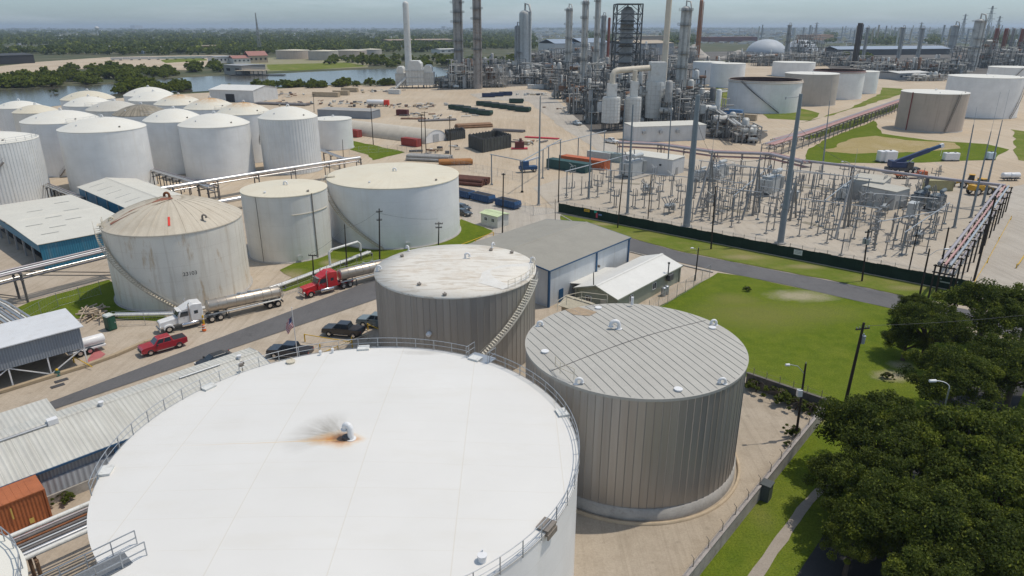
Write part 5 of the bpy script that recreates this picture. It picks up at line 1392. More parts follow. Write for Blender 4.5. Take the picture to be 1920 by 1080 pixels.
def tanker(label, col, fw, rw, pale=False):
    p, g = veh_at(fw, rw, 2.35, 1.05)
    t = thing('tanker_truck', label, 'tanker truck', (p.x, p.y, 0), g)
    mb = MB(); mb.extr([(.95, .95), (.95, 1.98), (3.35, 1.72), (3.55, 1.55), (3.6, .8), (2.9, .8)], -.78, .78); bev(part(mb, 'hood', col, t), .14, 3)
    for s in (-1, 1):
        mb = MB(); P = [(2.35 + .72 * math.cos(PI * k / 10), .62 + .62 * math.sin(PI * k / 10)) for k in range(11)] + [(2.35 - .6 * math.cos(PI * k / 10), .55 + .5 * math.sin(PI * k / 10)) for k in range(11)]
        mb.extr(P, s * .72, s * 1.14); part(mb, 'fender', col, t)
        mb = MB(); mb.box(3.45, s * .95, .95, .16, .28, .22); part(mb, 'headlight', m_lens, t)
    mb = MB(); mb.extr([(-.75, .95), (-.75, 2.95), (.55, 2.95), (.98, 2.0), (1.0, .95)], -1.05, 1.05); bev(part(mb, 'cab', col, t), .08, 3)
    mb = MB(); mb.extr([(-2.6, .95), (-2.6, 3.55), (-1.3, 3.7), (-.45, 3.35), (.35, 2.95), (-.75, 2.9), (-.75, .95)], -1.16, 1.16); bev(part(mb, 'sleeper', col, t), .14, 3)
    mb = MB(); mb.quad((.985, -.92, 2.05), (.985, .92, 2.05), (.60, .86, 2.86), (.60, -.86, 2.86)); mb.v = [(x + .02, y, z + .01) for x, y, z in mb.v]; part(mb, 'windscreen', m_glass, t)
    mb = MB(); mb.beam((.72, -1.0, 2.92), (.72, 1.0, 2.92), .35, .06); part(mb, 'visor', m_chrome if not pale else col, t)
    for s in (-1, 1):
        mb = MB(); q = [(-.5, s * 1.07, 2.0), (.72, s * 1.07, 2.0), (.45, s * 1.07, 2.72), (-.5, s * 1.07, 2.72)]; mb.add(q, [(0, 1, 2, 3) if s < 0 else (3, 2, 1, 0)]); part(mb, 'side_window', m_glass, t)
        mb = MB(); mb.box(-1.6, s * 1.165, 2.1, .55, .02, .5); part(mb, 'sleeper_window', m_glass, t)
        mb = MB(); mb.box(.1, s * 1.065, 1.75, .25, .03, .06); part(mb, 'handle', m_chrome, t)
        mb = MB(); mb.box(.95, s * 1.42, 1.9, .1, .22, .6); mb.beam((.9, s * 1.05, 2.2), (.95, s * 1.42, 2.2), .04); part(mb, 'mirror', m_chrome, t)
        mb = MB(); mb.path([(-.66, s * 1.12, .9), (-.66, s * 1.12, 3.7), (-.8, s * 1.12, 4.0)], .085, 10); part(mb, 'exhaust_stack', m_chrome, t)
        mb = MB(); mb.hcyl((-1.75, s * .98, .72), (.5, s * .98, .72), .33, 16); part(mb, 'fuel_tank', m_chrome, t)
    mb = MB(); mb.box(3.58, 0, .85, .08, 1.15, .85); part(mb, 'grille', m_chrome, t)
    mb = MB(); mb.box(3.62, 0, .42, .24, 2.3, .34); bev(part(mb, 'bumper', m_chrome, t), .05)
    mb = MB(); mb.box(-1.6, 0, .7, 8.6, .85, .25); part(mb, 'chassis', col if not pale else m_galv, t)
    for s in (-1, 1):
        wheel(t, 2.35, s * .95, .52, .3)
        for x in (-3.7, -4.95): wheel(t, x, s * .85, .52, .56)
    # tank trailer
    x0, x1 = -3.3, -14.8; prof = []
    mb = MB(); mb.hcyl((x0 - .3, 0, 2.35), (x1 + .3, 0, 2.15), .98, 28, 0, .22); tk = part(mb, 'tank', m_stainless, t)
    for k in range(9):
        u = k / 8; x = x0 - .3 + (x1 - x0 + .6) * u; z = 2.35 - .2 * u
        mb = MB(); mb.path([(x, 1.0 * math.cos(a), z + 1.0 * math.sin(a)) for a in [2 * PI * i / 24 for i in range(24)]], .045, 5, True); part(mb, 'band', m_stainless, tk)
    mb = MB(); mb.box(-9, 0, 3.2, 5.5, .55, .06); mb.cyl(-8.4, 0, 3.22, .3, .2, 14); mb.cyl(-10, 0, 3.2, .3, .2, 14); part(mb, 'catwalk', m_galv, t)
    for s in (-1, 1):
        mb = MB(); mb.box(-9, s * .6, 1.05, 11.2, .12, .22); mb.box(-12.6, s * .98, 1.22, 3.6, .6, .05); part(mb, 'frame_rail', m_wpipe, t)
        mb = MB(); mb.tube((-6, s * 1.1, 1.25), (-11, s * 1.1, 1.2), .1); part(mb, 'hose_tube', m_galv, t)
        mb = MB(); mb.beam((-6.3, s * .7, .15), (-6.3, s * .7, 1.2), .14); mb.box(-6.3, s * .7, 0, .3, .3, .1); part(mb, 'landing_leg', m_dkst, t)
        for x in (-12.6, -13.9): wheel(t, x, s * .85, .52, .56)
    mb = MB(); mb.box(-14.7, 0, .6, .12, 2.2, .3); part(mb, 'rear_bumper', m_dkst, t)
    mb = MB()
    for y in (-.2, .2): mb.beam((-15.0, y, 1.0), (-15.0, y, 3.1), .05)
    for k in range(7): mb.beam((-15.0, -.2, 1.1 + k * .3), (-15.0, .2, 1.1 + k * .3), .04)
    part(mb, 'ladder', m_galv, t)
    return t
tanker('white truck pulling a dull stainless tank trailer along the kerb below the stained tank', paint('white_paintwork', (.76, .76, .75)), (319, 624), (527, 574), True)
tanker('bright red truck with a shiny stainless tank trailer beside the grass', paint('truck_red', (.52, .012, .02)), (584, 558), (664, 537))
# parked tank trailer under the canopy
p = at(163, 672); t = thing('trailer', 'small white tank trailer parked under the loading canopy by the red ground sheet', 'trailer', (p.x - 1.0, p.y + 1.8, 0), a46)
mb = MB(); mb.hcyl((-2, 0, 1.5), (2.2, 0, 1.5), .7, 18); part(mb, 'tank', m_fit, t); mb = MB(); mb.box(0, 0, .6, 4.6, 1.6, .2); part(mb, 'chassis', m_fit, t)
for x in (-1.0, .2):
    for s in (-1, 1): wheel(t, x, s * .8, .45, .3)

# ---------------------------------------------------------------- boxes: containers, dumpsters, toilets
def container(label, c, rz, L, W, h, m, group=None, name='shipping_container', z=0):
    t = thing(name, label, 'container', (c[0], c[1], z), rz, group)
    mb = MB(); n = max(6, int(L / .28))
    for s in (-1, 1):
        prof = []
        for k in range(n):
            x0 = -L / 2 + .1 + (L - .2) * k / n; d = (L - .2) / n
            prof += [(x0, 0), (x0 + d * .25, .045), (x0 + d * .5, .045), (x0 + d * .75, 0)]
        prof.append((L / 2 - .1, 0)); y = s * (W / 2 - .06)
        P = [(x, y + s * q - s * .045, .12) for x, q in prof] + [(x, y + s * q - s * .045, h - .1) for x, q in prof]; k2 = len(prof)
        mb.add(P, [(i, i + 1, k2 + i + 1, k2 + i) if s < 0 else (i + 1, i, k2 + i, k2 + i + 1) for i in range(k2 - 1)])
    mb.box(-L / 2 + .06, 0, .1, .08, W - .1, h - .2); part(mb, 'side_wall', m, t)
    mb = MB()
    for x in (-L / 2 + .07, L / 2 - .07):
        for y in (-W / 2 + .07, W / 2 - .07): mb.box(x, y, 0, .15, .15, h)
    for y in (-W / 2 + .06, W / 2 - .06):
        for z_ in (0, h - .13): mb.box(0, y, z_ + .005, L - .3, .11, .12)
    for x in (-L / 2 + .06, L / 2 - .06):
        for z_ in (0, h - .13): mb.box(x, 0, z_ + .004, .11, W - .3, .12)
    part(mb, 'frame', m, t)
    mb = MB(); mb.box(0, 0, h - .06, L - .2, W - .2, .05)
    for k in range(n // 2): mb.box(-L / 2 + .4 + k * (L - .8) / (n // 2), 0, h - .012, .14, W - .3, .025)
    part(mb, 'roof', m, t)
    for s in (-1, 1):
        mb = MB(); mb.box(L / 2 - .06, s * W / 4, .12, .06, W / 2 - .1, h - .24); o = part(mb, 'door', m, t)
        mb = MB(); mb.tube((L / 2, s * W / 6, .2), (L / 2, s * W / 6, h - .2), .025, n=5); part(mb, 'lock_bar', m_galv, o)
    return t
m_orc = M('container_orange', (.40, .13, .05), .6, 0, .15, .5, grime=.5, gcol=(.20, .06, .025))
m_redc = M('container_red', (.30, .045, .035), .6, 0, .15, .5, grime=.3)
m_grnc = M('container_green', (.03, .085, .085), .6, 0, .15, .5)
pr = at(102, 980); cL, cW, cH = 12.2, 3.0, 3.7
cd = u_; cp = pr - cd * cL / 2 + v_ * cW / 2
t = container('rusty orange shipping container behind the pipe rack in the bottom left', cp, a46, cL, cW, cH, m_orc)
mb = MB(); mb.box(4.6, -1.53, .9, .35, .02, .5); mb.box(3.4, -1.53, 2.0, .12, .02, 1.1); part(mb, 'marking', M('container_marking', (.62, .45, .12), .6), t)
for lab, px, L, rz, m in (
 ('small red container at the left end of the half round hut', (665, 256), 6.1, -.64, m_redc), ('red container near the door end of the half round hut', (771, 273), 8.0, -.64, m_redc),
 ('orange container on the dirt behind the switchyard', (1096, 312), 17, -.70, M('container_bright_orange', (.48, .13, .05), .6, 0, .12, .4)), ('dark green container in front of the bright orange one behind the switchyard', (1066, 318), 15, -.70, m_grnc),
 ('dark red box among the pipe heaps in the dirt yard', (755, 216), 6, -.3, M('maroon_box', (.12, .03, .03), .7)), ('pale grey container right of the bright orange one', (1125, 300), 9, -.70, M('container_grey', (.42, .46, .46), .6)), ('grey green container at the right end of the container group', (1148, 302), 8, -.70, M('container_greygreen', (.36, .44, .42), .6)),
 ('long tan container at the far left of the dirt yard', (612, 181), 18, -.25, M('container_tan', (.44, .36, .25), .7)), ('tan container right of the long tan one', (640, 178), 11, -.25, M('container_tan', (.44, .36, .25), .7)), ('short tan container behind the other tan ones', (656, 172), 12, -.25, M('container_tan', (.44, .36, .25), .7)),
 ('white container standing at the edge of the process units', (1010, 166), 16, -.1, M('container_white', (.6, .6, .58), .6)), ('white box van body in the dirt yard beside the furnace', (740, 176), 8, -.3, M('container_white', (.6, .6, .58), .6)),
 ('olive box trailer on the dirt right of the crane', (1757, 356), 7, -.05, M('olive_box', (.36, .33, .18), .7)), ('blue topped box beside the pipe rack near the open topped tank', (1373, 216), 10, -.6, M('box_blue', (.12, .25, .45), .6)), ('tan box beside the pipe rack near the open topped tank', (1398, 225), 10, -.6, M('container_tan', (.44, .36, .25), .7))):
    p = at(*px); container(lab, p, rz, L, 2.6 if L < 14 else 3.4, 2.8, m)
def dumpster(label, m, first=None):
    t = thing('dumpster', label, 'dumpster')
    mb = MB(); mb.extr([(-3.3, .25), (-3.3, 1.9), (3.3, 1.9), (3.6, 1.2), (3.3, .25)], -1.2, 1.2); part(mb, 'body', m, t)
    mb = MB(); mb.box(0, 0, 1.86, 6.2, 2.1, .06); part(mb, 'load', m_dgr, t)
    for s in (-1, 1):
        mb = MB()
        for k in range(8): mb.box(-3 + k * .86, s * 1.24, .3, .12, .1, 1.6)
        mb.box(0, s * 1.25, 1.8, 6.6, .14, .14); part(mb, 'side_rib', m, t)
    mb = MB(); mb.beam((-3.2, -.5, .15), (3.2, -.5, .15), .15); mb.beam((-3.2, .5, .15), (3.2, .5, .15), .15); part(mb, 'skid', m_dkst, t)
    return t
m_dblue = M('dumpster_blue', (.02, .07, .17), .5, 0, .2, .8); m_dgreen = M('dumpster_green', (.022, .06, .045), .55, 0, .25, .8); m_dnavy = M('dumpster_navy', (.03, .05, .12), .55, 0, .2, .8)
for m, lst, grp in (
 (m_dblue, [((868, 369), -.75, 'blue dumpster farthest back, half hidden by the widest white tank'), ((905, 377), -.75, 'middle one of the blue dumpsters beside the widest white tank'), ((952, 388), -.75, 'blue dumpster at the front end of the row beside the lot')], 'blue dumpsters beside the lot'),
 (m_dgreen, [((855, 205), -.5, 'dark green dumpster at the left end of the nearer green row'), ((868, 207), -.5, 'second dumpster in the nearer green row from its left end'), ((881, 210.5), -.5, 'third dumpster in the nearer green row from its left end'), ((894, 213), -.5, 'fourth dumpster in the nearer green row from its left end'), ((908, 215.5), -.5, 'dark green dumpster at the right end of the nearer green row'),
            ((907, 198), -.3, 'dark green dumpster at the left end of the farther green row'), ((921, 200), -.3, 'second dumpster of the farther green row'), ((936, 202), -.3, 'third dumpster of the farther green row'), ((951, 204), -.3, 'fourth dumpster of the farther green row'), ((966, 206.5), -.4, 'fifth dumpster of the farther green row'), ((980, 209), -.5, 'dark green dumpster at the right end of the farther green row'), ((968, 193), -.1, 'lone dark green dumpster behind the farther green row')], 'green dumpsters in the dirt yard'),
 (m_dnavy, [((916, 182), .1, 'navy dumpster at the left of the group behind the green rows'), ((932, 180.5), .1, 'navy dumpster in the middle of the group behind the green rows'), ((948, 179), .1, 'navy dumpster at the right of the group behind the green rows')], 'navy dumpsters in the dirt yard')):
    d = dumpster(lst[0][2], m)
    for i, (px, rz, lab) in enumerate(lst):
        p = at(*px); place(d, i == 0, (p.x, p.y, 0), rz, lab, 1.0 if m is m_dblue else 1.25, grp)
# portable toilet
p = at(209, 617); t = thing('portable_toilet', 'green portable toilet with a pale roof beside the kerb', 'portable toilet', p, GA + .2)
mb = MB(); mb.box(0, 0, 0, 1.2, 1.2, 2.15); bev(part(mb, 'cabin', M('toilet_green', (.015, .07, .045), .5), t), .06)
mb = MB(); mb.extr([(-.66, 2.15), (.66, 2.15), (.5, 2.38), (-.5, 2.38)], -.66, .66); bev(part(mb, 'roof', M('toilet_roof', (.55, .58, .55), .5), t), .06)
mb = MB(); mb.box(.1, -.61, .12, .75, .04, 1.9); o = part(mb, 'door', M('toilet_door', (.02, .09, .06), .5), t); mb = MB(); mb.box(.38, -.65, 1.0, .06, .05, .16); part(mb, 'handle', m_fit, o)
# heap of pipe fittings beside it
r = random.Random(9); mb = MB()
for k in range(46):
    p = at(r.uniform(158, 197), r.uniform(583, 603)); a = r.uniform(0, PI); z = r.uniform(.1, 1.1); L = r.uniform(.5, 1.6); mb.tube((p.x - L * math.cos(a), p.y - L * math.sin(a), z), (p.x + L * math.cos(a), p.y + L * math.sin(a), z + r.uniform(-.3, .5)), r.uniform(.07, .17), n=7)
stuff(mb.build('pipe_scrap', M('tan_pipe', (.42, .34, .25), .7, 0, .3, 1)), 'heap of tan pipe pieces behind the portable toilet')
# kerbs along the road (far side), the dirt step beside it
def kerb(pts, m, h=.16, w_=.3, z=0):
    P = [at(*p) for p in pts]; mb = MB()
    for a, b in zip(P, P[1:]): mb.beam((a.x, a.y, z + h / 2), (b.x, b.y, z + h / 2), w_, h)
    o = mb.build('kerb', m); o['kind'] = 'structure'
kerb([(0, 737), (165, 686), (215, 668), (245, 655), (270, 644), (305, 634)], M('tan_kerb', (.38, .30, .20), .9, 0, .2, .6), .35, .6)
kerb([(1180, 472), (1200, 477), (1290, 500), (1337, 511)], m_conc, .14, .25)
kerb([(1052, 404), (1100, 430), (1180, 446)], m_conc, .12, .25)
# red ground sheet
sheet('red_mat', [(162, 678), (180, 652), (198, 664), (176, 681)], .012, M('red_mat_paint', (.40, .13, .13), .8, 0, .2, 1))
# flagpole with the flag of stripes and a starry blue corner hanging limp
fp = at(559, 676); t = thing('flagpole', 'white flagpole with a limp American flag beside the road', 'flagpole', (fp.x, fp.y, 0)); hz = 7.6
mb = MB(); mb.path([(0, 0, -.1), (0, 0, hz)], [.07, .04], 8); mb.ball((0, 0, hz + .06), .08); part(mb, 'pole', m_fit, t)
def cloth(u, w_):  # u along the fly 0..1, w_ down the hoist 0..1: hanging nearly straight down
    x = -.12 - u * .85 - .1 * math.sin(w_ * 4); y = .13 * math.sin(u * 9 + w_ * 2) + .05 * math.sin(w_ * 7); z = hz - 1.0 - w_ * 1.5 - u * 1.15 - .06 * math.sin(u * 9)
    return (x, y, z)
mb = MB(); NU, NW = 22, 26
vs_ = [cloth(i / NU, j / NW) for j in range(NW + 1) for i in range(NU + 1)]
fl = []
mi = []
for j in range(NW):
    for i in range(NU):
        fl.append((j * (NU + 1) + i, j * (NU + 1) + i + 1, (j + 1) * (NU + 1) + i + 1, (j + 1) * (NU + 1) + i)); mi.append(2 if (i < NU * .4 and j < NW * 7 / 13) else (j // 2) % 2)
mb.add(vs_, fl, 0, True); mb.m = mi
f_red, f_wht, f_blu = M('flag_red', (.42, .03, .04), .8), M('flag_white', (.68, .66, .66), .8), M('flag_blue', (.03, .045, .16), .8)
fo = part(mb, 'flag', [f_red, f_wht, f_blu], t)
mb = MB()
for j in range(5):
    for i in range(6):
        c = Vector(cloth(.035 + i * .062, .05 + j * .11)); 
        for s in (-.02, .02): mb.add([(c.x - .022, c.y + s, c.z), (c.x, c.y + s, c.z - .026), (c.x + .022, c.y + s, c.z), (c.x, c.y + s, c.z + .026)], [(0, 1, 2, 3)])
stuff(part(mb, 'stars', f_wht, fo))
# yellow gate and rails round the parking bay
m_yel = M('yellow_paint', (.62, .38, .02), .5, 0, .12, 1.5)
def rails(label, segs, m, name='barrier', posts=(), cat='barrier', r_=.06):
    P0 = at(*segs[0][0][:2]); t = thing(name, label, cat, (P0.x, P0.y, 0))
    for a, b in segs:
        p, q = at(*a[:2]), at(*b[:2]); mb = MB(); mb.tube((p.x - P0.x, p.y - P0.y, a[2]), (q.x - P0.x, q.y - P0.y, b[2]), r_, n=8); part(mb, 'rail', m, t)
    for x, y, h in posts:
        p = at(x, y); mb = MB(); mb.tube((p.x - P0.x, p.y - P0.y, -.1), (p.x - P0.x, p.y - P0.y, h), .09, n=8); part(mb, 'post', m, t)
    return t
rails('yellow boom gate beside the black pickup', [((572, 640, 1.1), (660, 655, 1.1)), ((600, 668, .35), (668, 640, .5))], m_yel, 'gate', ((572, 640, 1.15), (661, 655, 1.9), (602, 670, 2.0), (636, 672, 2.0)), 'gate')
rails('tan rail behind the yellow boom gate', [((602, 672, .9), (690, 637, .9))], m_cream, 'gate', ((690, 637, 1.0),), 'gate')
rails('yellow rail behind the grey clad tank', [((690, 618, .9), (712, 628, .9))], m_yel, 'barrier', ((690, 618, 1.0),))
rails('yellow pipe barrier on the grass right of the widest white tank', [((858, 470, 1.0), (925, 444, 1.0))], m_yel, 'barrier', ((858, 470, 1.1), (892, 457, 1.1), (925, 444, 1.1)))
rails('long yellow pipe rail along the concrete drive beside the switchyard', [((1822, 541, .7), (1851, 493, .7)), ((1851, 493, .7), (1895, 412, .7))], m_yel, 'barrier', ((1822, 541, .9), (1851, 493, 1.0), (1872, 452, .9), (1895, 412, .9)))
rails('yellow striped barrier on the concrete drive at the right edge', [((1905, 503, .4), (1922, 478, .4)), ((1908, 503, .8), (1925, 478, .8))], m_yel, 'barrier', ((1905, 503, .9), (1922, 478, .9)))
rails('yellow chain barrier at the right foot of the loading canopy', [((139, 679, .9), (174, 693, .4))], m_yel, 'barrier', ((139, 679, 1.1),))
def bollard(label, px, h, m, r_=.12):
    p = at(*px); t = thing('bollard', label, 'bollard', p); mb = MB(); mb.cyl(0, 0, -.1, r_, h + .1, 12); mb.ball((0, 0, h), r_, 10); part(mb, 'post', m, t)
    mb = MB(); mb.lathe([(r_ + .01, h * .7), (r_ + .01, h * .82)], 12); part(mb, 'band', m_fit, t); return t
bollard('yellow bollard beside the rear wheels of the white truck', (383, 612), 1.7, m_yel, .14)
p = at(383, 620); t = thing('traffic_barrel', 'orange traffic barrel in front of the white truck trailer', 'traffic barrel', p)
mb = MB(); mb.lathe([(.3, 0), (.27, .35), (.25, .36), (.22, .7), (.2, 1.0), (.02, 1.02)], 14); part(mb, 'body', M('safety_orange', (.62, .12, .02), .5), t)
for z in (.4, .75): mb = MB(); mb.lathe([(.265, z), (.245, z + .14)], 14); part(mb, 'band', m_fit, t)
p = at(109, 704); t = thing('hydrant', 'green hydrant with a yellow cap at the foot of the loading canopy', 'hydrant', p)
mb = MB(); mb.cyl(0, 0, 0, .2, .75, 12); mb.tube((-.35, 0, .5), (.35, 0, .5), .1); mb.cyl(0, 0, 0, .3, .1, 12); part(mb, 'body', M('hydrant_green', (.05, .16, .14), .5), t); mb = MB(); mb.ball((0, 0, .8), .2); part(mb, 'cap', m_yel, t)
for px, lab in (((108, 723), 'nearer one of the two dark drain grates by the road'), ((115, 713), 'farther one of the two dark drain grates by the road')):
    p = at(*px); mb = MB(); mb.box(0, 0, -.05, 1.5, .7, .06)
    for k in range(6): mb.box(-.6 + k * .24, 0, .01, .06, .66, .02)
    o = mb.build('drain_grate', m_dkst); o.location = p; o.rotation_euler = (0, 0, a46); tag(o, lab, 'drain grate')
# ---------------------------------------------------------------- switchyard
m_bus = M('aluminium_bus', (.42, .44, .45), .4, .6, .1, 2)
m_stl = M('switch_steel', (.24, .24, .235), .5, .35, .15, 2)
m_xf = M('transformer_grey', (.45, .47, .47), .45, .1, .1, 1)
m_xfd = M('transformer_dark', (.14, .17, .19), .5, .1, .15, 1)
def insulator(mb, x, y, z, h, r_=.09):
    pr = [(.03, z)]; n = max(3, int(h / .2))
    for k in range(n): zz = z + h * k / n; pr += [(r_ * .55, zz + .01), (r_, zz + h / n * .35), (r_ * .55, zz + h / n * .7)]
    pr.append((.03, z + h)); return mb.lathe(pr, 8, (x, y))
def stand(kind, label):
    t = thing('switch_stand', label, 'switch stand')
    H_ = {0: 3.0, 1: 3.6, 2: 4.4}[kind]
    mb = MB(); mb.tube((0, 0, -.1), (0, 0, H_), .13, .11, 10); part(mb, 'post', m_stl, t)
    mb = MB(); mb.box(0, 0, -.05, .7, .7, .3); part(mb, 'footing', m_conc, t)
    if kind == 1:
        mb = MB(); insulator(mb, 0, 0, H_, 1.5, .12); part(mb, 'insulator', m_insul, t)
    else:
        mb = MB(); mb.beam((-1.3, 0, H_), (1.3, 0, H_), .22, .18); mb.box(0, 0, H_ - .1, .9, .9, .08)
        if kind == 2: mb.beam((0, -1.2, H_ + .02), (0, 1.2, H_ + .02), .16, .14)
        part(mb, 'crossbeam', m_stl, t)
        for x in (-1.15, 0, 1.15):
            mb = MB(); insulator(mb, x, 0, H_ + .1, 1.5, .12); part(mb, 'insulator', m_insul, t)
        if kind == 2:
            mb = MB(); mb.tube((-1.15, 0, H_ + 1.6), (1.15, .0, H_ + 1.65), .04); mb.tube((0, 0, H_ + 1.6), (0, 1.4, H_ + 2.4), .035); part(mb, 'switch_blade', m_bus, t)
    return t
SG = 'switch stands in the switchyard'
ZL = [('switch stand with upright insulators in the front row just behind the green fence', [(1317, 406), (1297, 416), (1277, 408), (1330, 413), (1371, 426), (1362, 411), (1385, 418), (1436, 438), (1450, 431), (1498, 443), (1532, 441), (1550, 456), (1558, 449), (1520, 428), (1638, 464), (1659, 480), (1673, 467), (1698, 478), (1736, 475), (1694, 458), (1640, 450), (1706, 462)]),
      ('switch stand with insulators in the open left part of the switchyard', [(1062, 371), (1090, 366), (1102, 372), (1109, 352), (1130, 345), (1144, 380), (1155, 389), (1186, 388), (1205, 374), (1220, 397), (1235, 392), (1073, 352), (1150, 352), (1140, 362)]),
      ('switch stand with insulators in the crowded middle of the switchyard', [(1342, 385), (1355, 400), (1372, 392), (1390, 385), (1405, 392), (1418, 402), (1425, 380), (1338, 365), (1365, 368), (1384, 362), (1402, 370), (1318, 372), (1300, 372), (1452, 405), (1480, 412), (1496, 422), (1508, 396), (1520, 405), (1498, 384), (1476, 382), (1322, 352), (1345, 350), (1405, 352), (1390, 342), (1370, 345)]),
      ('switch stand with insulators towards the right end of the switchyard', [(1545, 392), (1560, 398), (1593, 400), (1610, 412), (1619, 406), (1560, 376), (1540, 368), (1520, 362), (1500, 360), (1580, 412), (1640, 420), (1716, 430), (1751, 446), (1742, 428), (1764, 432), (1722, 412), (1690, 416), (1745, 402), (1560, 356), (1534, 350), (1628, 376), (1708, 396), (1727, 386)])]
st = [stand(k, ZL[0][0]) for k in range(3)]; fst = [True] * 3; r = random.Random(21)
rq = random.Random(8)
for zi, n, bx in ((2, 34, (1300, 1500, 340, 420)), (3, 30, (1500, 1760, 345, 440)), (0, 10, (1560, 1740, 440, 480)), (1, 12, (1070, 1290, 345, 392))):
    for k in range(n): x = rq.uniform(bx[0], bx[1]); ZL[zi][1].append((x, min(rq.uniform(bx[2], bx[3]) , 396 + (x - 1048) * .19 - 8)))
for lab, pts in ZL:
    for px in pts:
        k = r.choices((0, 1, 2), (.4, .25, .35))[0]; place(st[k], fst[k], at(*px), GA + (PI / 2 if r.random() < .45 else 0), lab, 1, SG); fst[k] = False
def breaker(label, px, rz):
    t = thing('circuit_breaker', label, 'circuit breaker', at(*px), rz)
    mb = MB()
    for x in (-1.3, 1.3):
        for y in (-.6, .6): mb.beam((x, y, -.1), (x, y, 1.7), .12)
    mb.beam((-1.3, -.6, .3), (1.3, .6, 1.5), .06); mb.beam((1.3, -.6, .3), (-1.3, .6, 1.5), .06); mb.box(0, 0, 1.6, 3.0, 1.5, .12); part(mb, 'frame', m_stl, t)
    mb = MB(); mb.box(1.9, 0, .5, .7, .9, 1.4); part(mb, 'control_box', m_xf, t)
    for x in (-1, 0, 1):
        mb = MB(); mb.hcyl((x, -.6, 2.1), (x, .6, 2.1), .36, 14); part(mb, 'tank', m_xf, t)
        for s in (-1, 1):
            mb = MB(); insulator(mb, 0, 0, 0, 1.9, .16); mb.move(Matrix.Translation((x, s * .45, 2.35)) @ Matrix.Rotation(-s * .55, 4, 'X') @ Matrix.Rotation(x * .25, 4, 'Y')); part(mb, 'bushing', m_insul, t)
for lab, px, rz in (('circuit breaker with splayed bushings behind the left part of the green fence', (1254, 400), GA), ('cluster of breaker bushings left of the splayed circuit breaker', (1212, 364), GA + .4), ('circuit breaker on a white pad in front of the plain grey electrical house', (1656, 402), GA), ('circuit breaker in the front right corner of the switchyard', (1720, 455), GA), ('circuit breaker behind the second thick mast', (1470, 400), GA)): breaker(lab, px, rz)
def transformer(label, px, rz, s, dark=False, group=None):
    t = thing('transformer', label, 'transformer', at(*px), rz, group); t.scale = (s, s, s); m = m_xfd if dark else m_xf
    mb = MB(); mb.box(0, 0, -.1, 6, 4.4, .3); part(mb, 'plinth', m_conc, t)
    mb = MB(); mb.box(0, 0, .2, 3.6, 2.0, 2.9); mb.box(0, 0, 3.1, 3.8, 2.2, .12); bev(part(mb, 'tank', m, t), .05)
    for sx in (-1, 1):
        for y in (-.65, .65):
            mb = MB()
            for k in range(9): mb.box(sx * (2.0 + k * .12), y, .6, .05, 1.1, 2.2)
            for z in (.8, 2.6): mb.tube((sx * 1.75, y, z), (sx * 3.0, y, z), .07)
            part(mb, 'radiator', m, t)
    mb = MB(); mb.hcyl((-1.4, -.9, 4.1), (1.4, -.9, 4.1), .42, 16); mb.beam((-1, -.9, 3.2), (-1, -.9, 3.8), .12); mb.beam((1, -.9, 3.2), (1, -.9, 3.8), .12); part(mb, 'conservator', m, t)
    for i, x in enumerate((-1.2, 0, 1.2)):
        mb = MB(); insulator(mb, 0, 0, 0, 1.8, .15); mb.move(Matrix.Translation((x, .5, 3.2)) @ Matrix.Rotation((i - 1) * .25, 4, 'Y') @ Matrix.Rotation(-.3, 4, 'X')); part(mb, 'bushing', m_insul, t)
    return t
for lab, px, s, dk in (('big pale ribbed transformer beside the white switch house', (1186, 330), 1.55, 0), ('large blue grey transformer with a crown of bushings behind the second thick mast', (1443, 362), 1.5, 0), ('transformer in the middle of the switchyard left of the large blue grey one', (1345, 336), 1.3, 0), ('dark transformer with a pale top right of the plain grey house, left one of two', (1722, 386), 1.15, 1), ('dark transformer nearest the three right hand masts', (1752, 392), 1.15, 1), ('grey transformer in front of the tan roofed house', (1584, 372), 1.1, 0), ('small transformer at the left back of the switchyard', (1312, 338), .9, 0)): transformer(lab, px, GA, s, dk)
# small kiosks
for lab, px, h in (('tall grey cabinet just right of the plain grey house', (1708, 405), 3.2), ('small grey control kiosk beside the breaker in the middle of the yard', (1486, 374), 2.0)):
    p = at(*px); t = thing('control_cabinet', lab, 'cabinet', p, GA); mb = MB(); mb.box(0, 0, 0, 3.4, 1.6, h); mb.box(0, 0, h, 3.6, 1.8, .12); part(mb, 'cabinet', m_xf, t)
    for x in (-.9, .9): mb = MB(); mb.box(x, -.82, .2, 1.5, .04, h - .4); part(mb, 'door', m_xf, t)
# A-frame dead ends: one upright leg with two raking struts
def aframe(label, top, foot, f2, f3, group):
    a, b, c = at(*foot), at(*f2), at(*f3); h = top_z(a, top[1]); t = thing('dead_end_frame', label, 'steel frame', (a.x, a.y, 0), 0, group)
    mb = MB(); mb.tube((0, 0, -.1), (0, 0, h), .3, .16, 10); part(mb, 'upright', m_stl, t)
    for q in (b, c):
        mb = MB(); mb.tube((q.x - a.x, q.y - a.y, -.1), (0, 0, h * .93), .26, .16, 10); part(mb, 'strut', m_stl, t)
    mb = MB(); mb.tube((0, 0, h), (0, 0, h + 4.5), .05, .02, 6); part(mb, 'spike', m_galv, t)
    mb = MB(); d = U * 1.6; mb.beam((-d.x, -d.y, h - .4), (d.x, d.y, h - .4), .2); part(mb, 'crossarm', m_stl, t)
AG = 'three legged steel frames in the switchyard'
aframe('three legged steel frame right of the thickest mast', (1323, 283), (1325, 389), (1303, 402), (1338, 386), AG)
aframe('three legged steel frame left of the second thick mast', (1413, 297), (1411, 404), (1391, 412), (1424, 398), AG)
aframe('three legged steel frame in the right half of the switchyard, beside the tan roofed house', (1592, 318), (1582, 428), (1566, 448), (1590, 424), AG)
